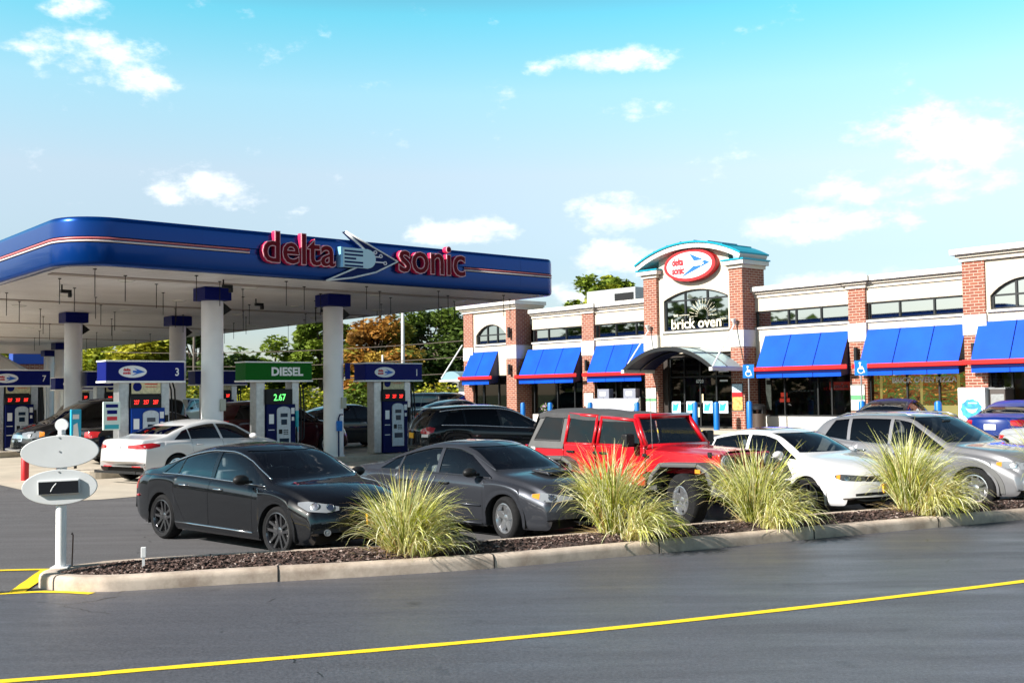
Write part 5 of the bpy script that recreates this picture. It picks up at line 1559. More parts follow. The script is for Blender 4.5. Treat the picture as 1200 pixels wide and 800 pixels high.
    # wheels
    for ax_ in c.axles:
        for sg in (-1, 1):
            make_wheel(root, ax_, sg * (c.hw(ax_) - .125), c.R, .215, sp_['rim'], style, rims or M['alu'], steer if ax_ == c.axles[1] else 0)
    # mirrors, handles
    mx = sp_['mirror']
    for sg in (-1, 1):
        q = MB(); zb_ = c.belt(mx) + .035; q.sphere((mx, sg * (W / 2 + .075), zb_ + .055), .1, 8, 0, (.75, 1.15, .72)); q.box(mx + .0, mx + .06, sg * (W / 2 - .06) if sg > 0 else sg * (W / 2 + .02), sg * (W / 2 + .02) if sg > 0 else sg * (W / 2 - .06), zb_ - .0, zb_ + .04)
        q.build('mirror', sp_.get('mirror_mat') and M[sp_['mirror_mat']] or mp_, root, smooth=True)
    for (hx, hz) in sp_.get('handles', ()):
        for sg in (-1, 1):
            loc, nor = c.hit((hx, sg * 3, hz), (0, -sg, 0))
            if loc is None: continue
            dd = [d_ for d_, i, g in doors if (g[0].calc_center_median().y > 0) == (sg > 0)]
            par = min(dd, key=lambda d_: abs(sum(v.co.x for v in d_.data.vertices) / len(d_.data.vertices) - hx)) if dd else root
            q = MB(); y = loc.y + sg * .022; q.tube([(hx - .11, loc.y - sg * .005, hz), (hx - .09, y, hz), (hx + .07, y, hz + .003), (hx + .10, loc.y - sg * .005, hz + .003)], .014, 6); q.build('handle', M[sp_.get('handle_mat', 'chrome')], par, smooth=True)
    if interior:
        sm = M[seat]; zf = .32
        box_part('cabin_floor', M['liner'], root, c.cab[0] + .1, c.cab[1] + .2, -W * .38, W * .38, .26, zf, 0)
        fx = sp_.get('seat_x', (c.cab[1] - 1.45, c.cab[1] - 2.35)); hb = c.h5 - .17
        for sg in (-1, 1):
            s_ = MB(); s_.box(fx[0] - .05, fx[0] + .5, sg * .36 - .24, sg * .36 + .24, zf, .60); s_.box(fx[0] - .20, fx[0] - .05, sg * .36 - .23, sg * .36 + .23, .5, hb - .16); s_.box(fx[0] - .2, fx[0] - .10, sg * .36 - .12, sg * .36 + .12, hb - .12, hb + .06); s_.build('seat', sm, root, bevel=.04)
        s_ = MB(); s_.box(fx[1] - .05, fx[1] + .45, -.62, .62, zf, .58); s_.box(fx[1] - .2, fx[1] - .05, -.60, .60, .5, hb - .2)
        for yy in (-.38, .38): s_.box(fx[1] - .2, fx[1] - .1, yy - .12, yy + .12, hb - .18, hb - .03)
        s_.build('rear_seat', sm, root, bevel=.04)
        dx = c.cab[1]; q = MB(); q.box(dx - .42, dx + .12, -W * .38, W * .38, .55, c.belt(dx) - .02); q.build('dashboard', M['liner'], root, bevel=.05)
        q = MB(); Mx = Matrix.Translation((dx - .52, .36, c.belt(dx) - .06)) @ Matrix.Rotation(radians(-65), 4, 'Y')
        q.lathe([(.17 + .016 * cos(2 * pi * k_ / 6), .016 * sin(2 * pi * k_ / 6)) for k_ in range(6)], 22, 'z', 0, Mx, closed=True); q.box(-.16, .16, -.02, .02, -.01, .01, 0, Mx); q.build('steering_wheel', M['black_plastic'], root, smooth=True)
        q = MB(); q.box(dx - .78, dx - .75, -.10, .10, c.h5 - .13, c.h5 - .075); q.build('inside_mirror', M['black_plastic'], root, bevel=.01)
    if lights: lights(c, root, body)
    if trim: trim(c, root, body)
    # shift everything so that the Empty stands under the middle of the car
    for o in list(KIDS.get(root.name, [])): o.location.x -= L / 2
    c.bm.free()
    return root


# ------------------------------------------------------------------ shared light sets
def std_lights(head, tail, grille=None, fog=None, lower=None, plate=None, rear_plate=None, lamp_r=.05, lamps=None, amber=None, head_mat='lens'):
    def f(c, root, body):
        L, W = c.L, c.W
        if head:
            ang, cols = head
            for sg in (1,):
                c.patch('headlight', [(L + x, y, a, b_) for x, y, a, b_ in cols], ang, M[head_mat], root, .004, 4, 4, mirror=True)
        if lamps:
            for x, y, z, r in lamps:
                for sg in (-1, 1):
                    th = radians(head[0]) * .75 * sg; d = Vector((-cos(th), -sin(th), 0))
                    loc, nor = c.hit(Vector((L + x, y * sg, z)) - d * 3, d)
                    if loc is None: continue
                    q = MB(); Mx = Matrix.Translation(loc + nor * .004) @ nor.to_track_quat('Z', 'Y').to_matrix().to_4x4()
                    q.lathe([(r * 1.05, 0), (r * 1.02, .008), (r * .9, .009), (r * .8, .002), (.001, .004)], 18, 'z', 0, Mx); q.build('lamp', M['chrome'], root, smooth=40)
        if amber:
            ang, cols = amber; c.patch('indicator', [(L + x, y, a, b_) for x, y, a, b_ in cols], ang, M['lens_amber'], root, .007, 3, 3, mirror=True)
        if tail:
            ang, cols = tail; c.patch('tail_light', [(x, y, a, b_) for x, y, a, b_ in cols], ang, M['lens_red'], root, .006, 4, 4, mirror=True)
        if grille:
            for cols, m_ in grille: c.patch('grille', [(L, y, a, b_) for y, a, b_ in cols], 0, M[m_], root, .005, 3, 4)
        if lower:
            for cols, m_ in lower: c.patch('lower_grille', [(L, y, a, b_) for y, a, b_ in cols], 0, M[m_], root, .006, 3, 4)
        if fog:
            for x, y, z, r, ang in fog:
                for sg in (-1, 1):
                    th = radians(ang) * sg; d = Vector((-cos(th), -sin(th), 0)); loc, nor = c.hit(Vector((L + x, y * sg, z)) - d * 3, d)
                    if loc is None: continue
                    Mx = Matrix.Translation(loc - nor * .004) @ nor.to_track_quat('Z', 'Y').to_matrix().to_4x4()
                    q = MB(); q.lathe([(r * 1.3, 0), (r * 1.25, .014), (r * 1.02, .014), (r, .006), (.001, .012)], 18, 'z', 0, Mx); q.build('fog_light', M['lens'], root, smooth=40)
        if plate:
            z, m_, hw_ = plate; loc, nor = c.hit((L + 3, 0, z), (-1, 0, 0))
            if loc is not None: box_part('number_plate', M[m_], root, loc.x - .02, loc.x + .018, -hw_, hw_, z - .075, z + .075, .006)
        if rear_plate:
            z, m_ = rear_plate; loc, nor = c.hit((-3, 0, z), (1, 0, 0))
            if loc is not None: box_part('number_plate', M[m_], root, loc.x - .015, loc.x + .02, -.155, .155, z - .075, z + .075, .006)
    return f


def dlo_trim(x0, x1, r, m_, sill=None, upper=True):
    """Bright surround of the side windows, and optional strip along the sill."""
    def f(c, root, body):
        n = 16; zl = lambda x: c.belt(x) + .020
        lo = [(lerp(x0, x1, i / n), zl(lerp(x0, x1, i / n))) for i in range(n + 1)]
        c.strip('window_trim', lo, r, M[m_], root)
        if upper:
            hi_ = [(x, max(c.key(x)[4] - .036, zl(x))) for x, _ in lo]; c.strip('window_trim', hi_, r, M[m_], root)
        if sill: c.strip('sill_trim', sill, .014, M[m_], root, .004)
    return f
def multi(*fs):
    def f(c, root, body):
        for g in fs: g(c, root, body)
    return f


SEDAN_W = [(1.0, 1.22, 1.52, 1.52, 'side_window', None), (1.55, 1.55, 2.36, 2.30, 'side_window', None), (2.43, 2.37, 3.62, 3.10, 'side_window', None)]
# --- black saloon (near left)
mal = dict(L=4.87, W=1.785, R=.335, rim=.255, xr=1.09, xf=3.94, roof_hw=.60, cab=(.70, 3.80),
           top=[(0, .50), (.02, .78), (.05, .95), (.12, 1.02), (.40, 1.055), (.66, 1.085), (1.15, 1.25), (1.7, 1.395), (2.2, 1.452), (2.6, 1.448), (3.0, 1.37), (3.4, 1.18), (3.80, .985), (4.2, .925), (4.55, .83), (4.70, .765), (4.79, .68), (4.845, .57), (4.865, .48), (4.87, .36)],
           belt=[(0, .86), (.5, .955), (1.5, .965), (2.6, .935), (3.4, .90), (3.9, .86), (4.4, .77), (4.87, .6)],
           hw=[(0, .79), (.3, .85), (1.0, .888), (2.5, .8925), (3.7, .888), (4.4, .86), (4.87, .80)],
           zbot=[(0, .40), (.05, .30), (.4, .24), (1.5, .185), (3.4, .185), (4.5, .19), (4.8, .20), (4.85, .24), (4.87, .32)],
           windows=[(1.02, 1.30, 1.42, 1.42, 'side_window', None), (1.46, 1.46, 2.32, 2.26, 'side_window', None), (2.41, 2.35, 3.60, 3.02, 'side_window', None)],
           screen=(3.72, 2.88), rear=(.74, 1.45), doors=[(1.44, 2.36, .34), (2.372, 3.42, 0)], mirror=3.30, handles=((1.72, .845), (2.62, .825)), mirror_mat='black_plastic', seat_x=(2.25, 1.35))
M['p_black'] = paint('black pearl paint', (.003, .0035, .005), .0, .35, 1.0)
build_car('saloon_car', 'glossy black saloon with dark ten-spoke wheels and chrome window trim beside the mulch bed', 'car', mal, M['p_black'], (-2.86, 13.30), radians(-43), style=(5, True, .034, .03), rims=M['dark_alloy'], scale=.965, zs=.955,
          lights=std_lights((38, [(-.52, .83, .70, .735), (-.35, .80, .63, .75), (-.16, .66, .61, .715), (-.09, .52, .635, .68)]), (150, [(.30, .80, .72, .90), (.1, .78, .70, .92), (.02, .6, .72, .92)]),
                            grille=[([(-.40, .56, .66), (0, .55, .68), (.40, .56, .66)], 'black_plastic')], lower=[([(-.5, .30, .42), (0, .29, .43), (.5, .30, .42)], 'black_plastic')], fog=[(-.12, .66, .36, .034, 25)],
                            lamps=[(-.27, .74, .69, .052), (-.14, .6, .675, .05)], plate=(.5, 'plate_gold', .155)),
          trim=multi(dlo_trim(1.02, 3.60, .011, 'chrome', sill=[(1.50, .295), (3.42, .285)]), lambda c, r, b: c.strip('side_marker', [(.30, .62), (.42, .625)], .02, M['lens_red'], r)))
# --- dark grey saloon
leg = dict(L=4.70, W=1.73, R=.325, rim=.22, xr=1.02, xf=3.69, roof_hw=.58, cab=(.72, 3.58),
           top=[(0, .5), (.02, .8), (.05, .94), (.14, .99), (.4, 1.02), (.72, 1.05), (1.2, 1.22), (1.7, 1.36), (2.15, 1.425), (2.5, 1.42), (2.85, 1.345), (3.25, 1.15), (3.58, .98), (3.8, .945), (4.2, .875), (4.45, .80), (4.58, .72), (4.655, .62), (4.69, .5), (4.70, .36)],
           belt=[(0, .82), (.5, .91), (1.5, .92), (2.6, .905), (3.2, .885), (3.7, .85), (4.2, .77), (4.7, .58)],
           hw=[(0, .76), (.3, .82), (1.0, .86), (2.4, .865), (3.5, .862), (4.2, .83), (4.7, .76)],
           zbot=[(0, .42), (.05, .3), (.4, .24), (1.4, .18), (3.2, .18), (4.3, .185), (4.62, .195), (4.68, .25), (4.7, .32)],
           windows=[(.92, 1.22, 1.36, 1.38, 'side_window', None), (1.40, 1.42, 2.24, 2.20, 'side_window', None), (2.31, 2.27, 3.38, 2.84, 'side_window', None)],
           screen=(3.50, 2.72), rear=(.76, 1.4), doors=[(1.38, 2.27, .32), (2.282, 3.28, 0)], mirror=3.12, handles=((1.6, .80), (2.5, .79)), handle_mat='black_plastic', mirror_mat='black_plastic', seat_x=(2.1, 1.25))
M['p_grey'] = paint('dark grey metallic paint', (.045, .048, .058), .5, .34, .8)
def scoop(c, root, body):
    q = MB(); q.prism([(3.62, .975), (3.98, .93), (3.95, .985), (3.66, 1.01)], 'y', -.25, .25); q.build('hood_scoop', M['p_grey'], root, bevel=.02)
    box_part('scoop_mouth', M['dark'], root, 3.955, 3.99, -.21, .21, .938, .972, .004)
build_car('saloon_car', 'dark grey saloon with silver five-spoke wheels and hood scoop, next to the red off-roader', 'car', leg, M['p_grey'], (-.08, 14.52), radians(-44.5), style=(5, False, .075, .02), steer=radians(-14), scale=.985, zs=.92,
          lights=std_lights((40, [(-.55, .79, .66, .70), (-.36, .77, .60, .725), (-.16, .62, .60, .69), (-.09, .47, .62, .655)]), (150, [(.3, .78, .68, .86), (.1, .75, .66, .88), (.02, .55, .68, .88)]),
                            grille=[([(-.36, .54, .65), (0, .53, .66), (.36, .54, .65)], 'black_plastic')], lower=[([(-.45, .27, .38), (0, .26, .39), (.45, .27, .38)], 'black_plastic')], fog=[(-.14, .58, .35, .055, 30)], lamps=[(-.26, .68, .655, .05)],
                            amber=(60, [(-.53, .80, .66, .70), (-.42, .79, .63, .71)])),
          trim=multi(dlo_trim(.95, 3.38, .010, 'p_grey', sill=[(1.42, .23), (3.25, .22)]), scoop, lambda c, r, b: c.strip('side_moulding', [(1.45, .50), (3.25, .49)], .016, M['p_grey'], r)))
# --- white saloon with black sunroof
jet = dict(L=4.65, W=1.78, R=.32, rim=.215, xr=1.07, xf=3.72, roof_hw=.60, cab=(.78, 3.62),
           top=[(0, .5), (.02, .82), (.05, .98), (.14, 1.04), (.42, 1.07), (.76, 1.10), (1.2, 1.27), (1.7, 1.40), (2.15, 1.455), (2.55, 1.45), (2.9, 1.38), (3.3, 1.19), (3.62, 1.02), (3.9, .975), (4.2, .91), (4.42, .83), (4.54, .74), (4.61, .62), (4.64, .5), (4.65, .34)],
           belt=[(0, .86), (.5, .95), (1.5, .96), (2.6, .945), (3.2, .92), (3.7, .88), (4.2, .80), (4.65, .6)],
           hw=[(0, .79), (.3, .85), (1.0, .885), (2.4, .89), (3.6, .886), (4.2, .86), (4.65, .79)],
           zbot=[(0, .42), (.05, .3), (.4, .24), (1.4, .19), (3.2, .19), (4.3, .19), (4.58, .20), (4.63, .24), (4.65, .30)],
           windows=[(1.0, 1.32, 1.44, 1.46, 'side_window', None), (1.48, 1.50, 2.30, 2.26, 'side_window', None), (2.37, 2.33, 3.44, 2.90, 'side_window', None)],
           screen=(3.55, 2.76), rear=(.82, 1.45), doors=[(1.46, 2.33, .34), (2.342, 3.34, 0)], mirror=3.2, handles=((1.7, .84), (2.55, .83)), handle_mat='p_white', seat_x=(2.15, 1.3))
M['p_white'] = paint('white paint', (.60, .60, .61), 0, .35)
def sunroof(x0, x1, hw_):
    def f(c, root, body):
        q = MB(); nu, nv = 10, 8
        for i in range(nu + 1):
            for j in range(nv + 1):
                loc, nor = c.hit((lerp(x0, x1, i / nu), lerp(-hw_, hw_, j / nv), 3), (0, 0, -1)); q.v.append(tuple(loc + Vector((0, 0, .006))))
        for i in range(nu):
            for j in range(nv): a = i * (nv + 1) + j; q.face((a, a + nv + 1, a + nv + 2, a + 1))
        q.build('sunroof', M['black_plastic_gloss'], root, smooth=True)
    return f
M['black_plastic_gloss'] = mat('gloss black roof glass', (.006, .007, .009), .06, coat=1)
build_car('saloon_car', 'white saloon with black sunroof and gold front plate, beside the silver crossover', 'car', jet, M['p_white'], (4.62, 16.86), radians(-55), style=(5, True, .03, .02), seat='seat_dark', steer=radians(-6), scale=.95, zs=.95,
          lights=std_lights((36, [(-.42, .80, .655, .70), (-.3, .77, .615, .72), (-.12, .60, .605, .70), (-.05, .42, .61, .68)]), (150, [(.3, .80, .74, .9), (.1, .77, .72, .9), (.02, .55, .74, .9)]),
                            grille=[([(-.44, .60, .68), (0, .59, .69), (.44, .60, .68)], 'black_plastic')], lower=[([(-.62, .29, .40), (-.4, .28, .42), (.4, .28, .42), (.62, .29, .40)], 'black_plastic'), ([(-.6, .225, .245), (0, .222, .242), (.6, .225, .245)], 'chrome')],
                            lamps=[(-.26, .70, .66, .045), (-.13, .56, .65, .042)], amber=(62, [(-.40, .82, .655, .70), (-.34, .81, .63, .71)]), plate=(.475, 'plate_gold', .155), head_mat='lens_dark'),
          trim=multi(sunroof(1.75, 2.62, .46)))
# --- silver crossover
sfe = dict(L=4.70, W=1.88, R=.365, rim=.245, Ra=.415, xr=1.03, xf=3.73, roof_hw=.645, cab=(.25, 3.36), tuck=.05,
           top=[(0, .55), (.02, .85), (.05, 1.04), (.12, 1.19), (.28, 1.38), (.50, 1.57), (.78, 1.645), (1.4, 1.69), (2.0, 1.685), (2.35, 1.64), (2.72, 1.46), (3.05, 1.27), (3.34, 1.13), (3.62, 1.10), (4.05, 1.045), (4.35, .975), (4.53, .87), (4.64, .70), (4.69, .5), (4.70, .38)],
           belt=[(0, 1.03), (.5, 1.19), (1.2, 1.12), (2.4, 1.045), (3.1, 1.0), (3.6, .97), (4.2, .87), (4.7, .62)],
           hw=[(0, .84), (.3, .90), (1.0, .935), (2.4, .94), (3.6, .937), (4.2, .90), (4.7, .83)],
           zbot=[(0, .45), (.05, .36), (.4, .30), (1.4, .24), (3.3, .24), (4.3, .25), (4.62, .27), (4.68, .32), (4.7, .36)], door_z=.36,
           windows=[(.66, .80, 1.18, 1.10, 'side_window', 'tint_glass'), (1.25, 1.17, 2.06, 2.0, 'side_window', 'tint_glass'), (2.13, 2.07, 3.18, 2.44, 'side_window', None)],
           screen=(3.27, 2.30), rear=(.16, .46), doors=[(1.34, 2.09, .30), (2.102, 3.12, 0)], mirror=2.98, handles=((1.56, .96), (2.34, .92)), handle_mat='chrome', mirror_mat='black_plastic', seat_x=(1.95, 1.1), nose=1.0)
M['p_silver'] = paint('silver metallic paint', (.25, .25, .265), .5, .36)
M['cladding'] = mat('grey cladding', (.11, .11, .11), .6)
def suv_trim(c, root, body):
    for ax_ in c.axles: c.ring('arch_cladding', ax_, c.Ra - .012, c.Ra + .075, M['cladding'], root)
    c.strip('sill_cladding', [(1.5, .31), (3.25, .31)], .045, M['cladding'], root, .0)
    c.strip('sill_trim', [(1.5, .375), (3.25, .375)], .012, M['chrome'], root)
    for y in (-.55, .55):
        q = MB(); q.tube([(.75, y, 1.60), (.95, y, 1.668), (1.6, y, 1.692), (2.2, y, 1.68), (2.4, y, 1.62)], .015, 8); q.build('roof_rail', M['steel'], root, smooth=True)
build_car('crossover_car', 'silver crossover with grey wheel arches and roof rails, right of the white saloon', 'car', sfe, M['p_silver'], (7.42, 17.35), radians(-58), style=(5, True, .036, .02), steer=radians(-4), scale=1.02, zs=.875,
          lights=std_lights((42, [(-.62, .86, .80, .845), (-.42, .85, .74, .87), (-.2, .70, .72, .84), (-.1, .52, .74, .80)]), (140, [(.42, .92, .92, 1.0), (.2, .90, .86, 1.05), (.06, .75, .88, 1.06)]),
                            grille=[([(-.46, .52, .78), (0, .48, .80), (.46, .52, .78)], 'black_plastic'), ([(-.42, .57, .59), (0, .55, .57), (.42, .57, .59)], 'chrome'), ([(-.42, .66, .68), (0, .64, .66), (.42, .66, .68)], 'chrome'), ([(-.42, .74, .76), (0, .73, .75), (.42, .74, .76)], 'chrome')],
                            lower=[([(-.55, .36, .45), (0, .35, .45), (.55, .36, .45)], 'cladding')], fog=[(-.16, .72, .50, .06, 32)], lamps=[(-.34, .78, .80, .052), (-.2, .66, .79, .05)], amber=(64, [(-.60, .89, .80, .84), (-.52, .885, .77, .85)])),
          trim=multi(suv_trim, dlo_trim(.60, 3.12, .009, 'chrome', upper=False)))

# --- white saloon at the pumps
ela = dict(mal); ela.update(L=4.60, W=1.80, xr=.98, xf=3.68, R=.325, rim=.225, cab=(.66, 3.5),
           top=[(0, .52), (.02, .80), (.05, .98), (.12, 1.03), (.36, 1.05), (.62, 1.08), (1.1, 1.25), (1.6, 1.385), (2.1, 1.44), (2.45, 1.43), (2.85, 1.345), (3.25, 1.15), (3.55, .985), (3.95, .92), (4.3, .83), (4.46, .75), (4.55, .62), (4.59, .5), (4.60, .36)],
           belt=[(0, .86), (.5, .955), (1.5, .955), (2.6, .925), (3.2, .90), (3.7, .85), (4.2, .75), (4.6, .6)],
           hw=[(0, .80), (.3, .86), (1.0, .895), (2.5, .90), (3.5, .895), (4.2, .86), (4.6, .79)],
           zbot=[(0, .38), (.05, .29), (.4, .23), (1.5, .185), (3.3, .185), (4.3, .19), (4.55, .21), (4.58, .24), (4.6, .32)],
           windows=[(.95, 1.25, 1.38, 1.38, 'side_window', None), (1.41, 1.41, 2.24, 2.18, 'side_window', None), (2.31, 2.25, 3.36, 2.82, 'side_window', None)],
           screen=(3.48, 2.72), rear=(.70, 1.38), doors=[(1.39, 2.27, .32), (2.282, 3.22, 0)], mirror=3.1, handles=((1.6, .85), (2.5, .83)), seat_x=(2.1, 1.22), handle_mat='p_white')
ela.pop('mirror_mat', None)
q_ = cp(2.55, 1.55)
build_car('saloon_car', 'white saloon seen from behind, stopped at the pump numbered 3', 'car', ela, M['p_white'], (q_.x, q_.y), ROT_B + .27, glass='tint_glass', by='centre', interior=False, zs=.94, style=(5, False, .07, .02),
          lights=std_lights((38, [(-.42, .82, .68, .72), (-.3, .80, .63, .74), (-.12, .66, .61, .71)]), (152, [(.52, .86, .84, .90), (.25, .84, .80, .93), (.06, .62, .80, .90), (.02, .40, .82, .88)]), rear_plate=(.80, 'plate_white')),
          trim=multi(lambda c, r, b: c.patch('bumper_reflector', [(0.1, .80, .36, .40), (.0, .4, .36, .40)], 165, M['lens_red'], r, .006, 2, 3, mirror=True), lambda c, r, b: c.patch('lower_valance', [(0, -.72, .24, .30), (0, .72, .24, .30)], 180, M['black_plastic'], r, .008, 2, 8)))
# --- black crossover beyond the dark grey saloon
crv = dict(sfe); crv.update(L=4.55, W=1.82, xr=.93, xf=3.55, R=.34, rim=.22, Ra=.385, cab=(.2, 3.45),
           top=[(0, .55), (.02, .9), (.05, 1.08), (.10, 1.2), (.22, 1.40), (.40, 1.56), (.7, 1.625), (1.4, 1.665), (2.1, 1.655), (2.5, 1.59), (2.85, 1.42), (3.2, 1.2), (3.45, 1.07), (3.8, 1.03), (4.1, .96), (4.3, .88), (4.43, .76), (4.51, .62), (4.54, .5), (4.55, .38)],
           belt=[(0, 1.02), (.5, 1.12), (1.2, 1.10), (2.3, 1.03), (3.1, .98), (3.6, .94), (4.1, .84), (4.55, .62)],
           hw=[(0, .80), (.3, .87), (1.0, .905), (2.4, .91), (3.5, .905), (4.1, .87), (4.55, .80)],
           zbot=[(0, .42), (.05, .34), (.4, .29), (1.4, .23), (3.2, .23), (4.2, .24), (4.48, .26), (4.53, .3), (4.55, .36)],
           windows=[(.55, .80, 1.16, 1.12, 'side_window', 'black_glass'), (1.22, 1.18, 2.12, 2.06, 'side_window', 'black_glass'), (2.19, 2.13, 3.32, 2.56, 'side_window', 'tint_glass')],
           screen=(3.4, 2.4), rear=(.13, .40), doors=[(1.3, 2.15, .3), (2.162, 3.15, 0)], mirror=3.05, handles=(), seat_x=(2.0, 1.2))
q_ = cp(12.3, .6)
build_car('crossover_car', 'black crossover with chrome window line, right of the pump numbered 1', 'car', crv, M['p_black'], (-.5, 28.2), ROT_B - .30, glass='tint_glass', by='centre', interior=False, hi=False, zs=.93,
          lights=std_lights((42, [(-.5, .82, .78, .83), (-.3, .80, .72, .84), (-.12, .6, .72, .8)]), (150, [(.28, .86, .95, 1.06), (.1, .82, .90, 1.10), (.02, .55, .92, 1.02)]), rear_plate=(.86, 'plate_gold')),
          trim=multi(dlo_trim(.55, 3.32, .014, 'chrome'), lambda c, r, b: c.patch('tail_gate_trim', [(0, -.5, .98, 1.02), (0, .5, .98, 1.02)], 180, M['chrome'], r, .008, 2, 6),
                     lambda c, r, b: c.patch('reverse_lamp', [(.12, .82, .82, .9), (.03, .6, .82, .9)], 150, M['lens_white'], r, .006, 2, 4, mirror=True)))
# --- black van by pump 7
van = dict(sfe); van.update(L=5.1, W=1.98, xr=1.05, xf=4.1, R=.34, rim=.21, Ra=.385, roof_hw=.74, cab=(.15, 4.25),
           top=[(0, .6), (.02, 1.0), (.05, 1.3), (.10, 1.55), (.2, 1.70), (.45, 1.755), (1.5, 1.79), (2.6, 1.78), (3.0, 1.73), (3.5, 1.5), (3.95, 1.24), (4.25, 1.10), (4.5, 1.05), (4.8, .95), (4.98, .82), (5.06, .66), (5.09, .5), (5.1, .38)],
           belt=[(0, 1.05), (.5, 1.08), (2.3, 1.05), (3.8, 1.0), (4.3, .95), (4.7, .85), (5.1, .62)],
           hw=[(0, .90), (.3, .96), (1.0, .985), (2.6, .99), (4, .985), (4.6, .94), (5.1, .86)],
           zbot=[(0, .42), (.05, .34), (.4, .28), (1.4, .2), (3.6, .2), (4.7, .21), (5.02, .23), (5.08, .28), (5.1, .36)],
           windows=[(.4, .5, 1.5, 1.46, 'side_window', 'black_glass'), (1.56, 1.52, 2.7, 2.66, 'side_window', 'black_glass'), (2.76, 2.72, 4.05, 3.2, 'side_window', 'black_glass')],
           screen=(4.15, 3.05), rear=(.05, .15), doors=[(1.5, 2.72, .0), (2.732, 3.85, 0)], mirror=3.7, handles=(), seat_x=(2.6, 1.5))
q_ = cp(3.45, 10.5)
build_car('passenger_van', 'black passenger van facing left under the canopy, behind the oval sign', 'van', van, M['p_black'], (q_.x, q_.y), ROT_B + pi, glass='black_glass', by='centre', interior=False, hi=False,
          lights=std_lights((40, [(-.6, .92, .74, .82), (-.4, .90, .66, .86), (-.16, .72, .64, .84), (-.06, .5, .66, .8)]), (150, [(.1, .92, .9, 1.2), (.02, .75, .9, 1.2)]), grille=[([(-.5, .56, .74), (0, .54, .76), (.5, .56, .74)], 'chrome'), ([(-.45, .6, .64), (0, .6, .64), (.45, .6, .64)], 'black_plastic')], lower=[([(-.7, .3, .42), (0, .28, .42), (.7, .3, .42)], 'alu')], amber=(65, [(-.6, .95, .72, .82), (-.45, .94, .68, .84)])))

# --- generic cars farther away
M['p_maroon'] = paint('dark maroon paint', (.035, .006, .008), .2, .3)
M['p_navy'] = paint('deep blue paint', (.0, .018, .15), .0, .3, .2)
M['p_dull'] = paint('dusty black paint', (.006, .006, .008), .0, .4, .15)
M['p_silver2'] = paint('light silver paint', (.48, .50, .52), .4, .35)
M['p_slate'] = paint('slate paint', (.05, .055, .065), .3, .35)
tl_s = std_lights((38, [(-.42, .82, .68, .72), (-.3, .80, .63, .74), (-.12, .66, .61, .71)]), (150, [(.30, .82, .76, .90), (.1, .80, .74, .92), (.02, .55, .76, .9)]), grille=[([(-.4, .55, .66), (0, .54, .67), (.4, .55, .66)], 'black_plastic')], rear_plate=(.72, 'plate_white'))
tl_v = std_lights((42, [(-.5, .82, .78, .83), (-.3, .80, .72, .84), (-.12, .6, .72, .8)]), (150, [(.28, .86, .95, 1.1), (.1, .82, .90, 1.12), (.02, .6, .92, 1.08)]), rear_plate=(.86, 'plate_white'))
def far_car(label, spec, m_, x, y, hd, lights=None, name='saloon_car', glass='tint_glass', group=None):
    return build_car(name, label, 'car', spec, M[m_], (x, y), hd, glass=glass, by='centre', interior=False, hi=False, lights=lights or tl_s, group=group)
q_ = cp(7.1, 6.3); far_car('dark maroon crossover between the diesel pump and right column', crv, 'p_maroon', q_.x, q_.y, ROT_B, tl_v, 'crossover_car', 'black_glass')
q_ = cp(3.9, 7.2); far_car('black car standing behind the left front column', leg, 'p_black', q_.x, q_.y, ROT_B, None)
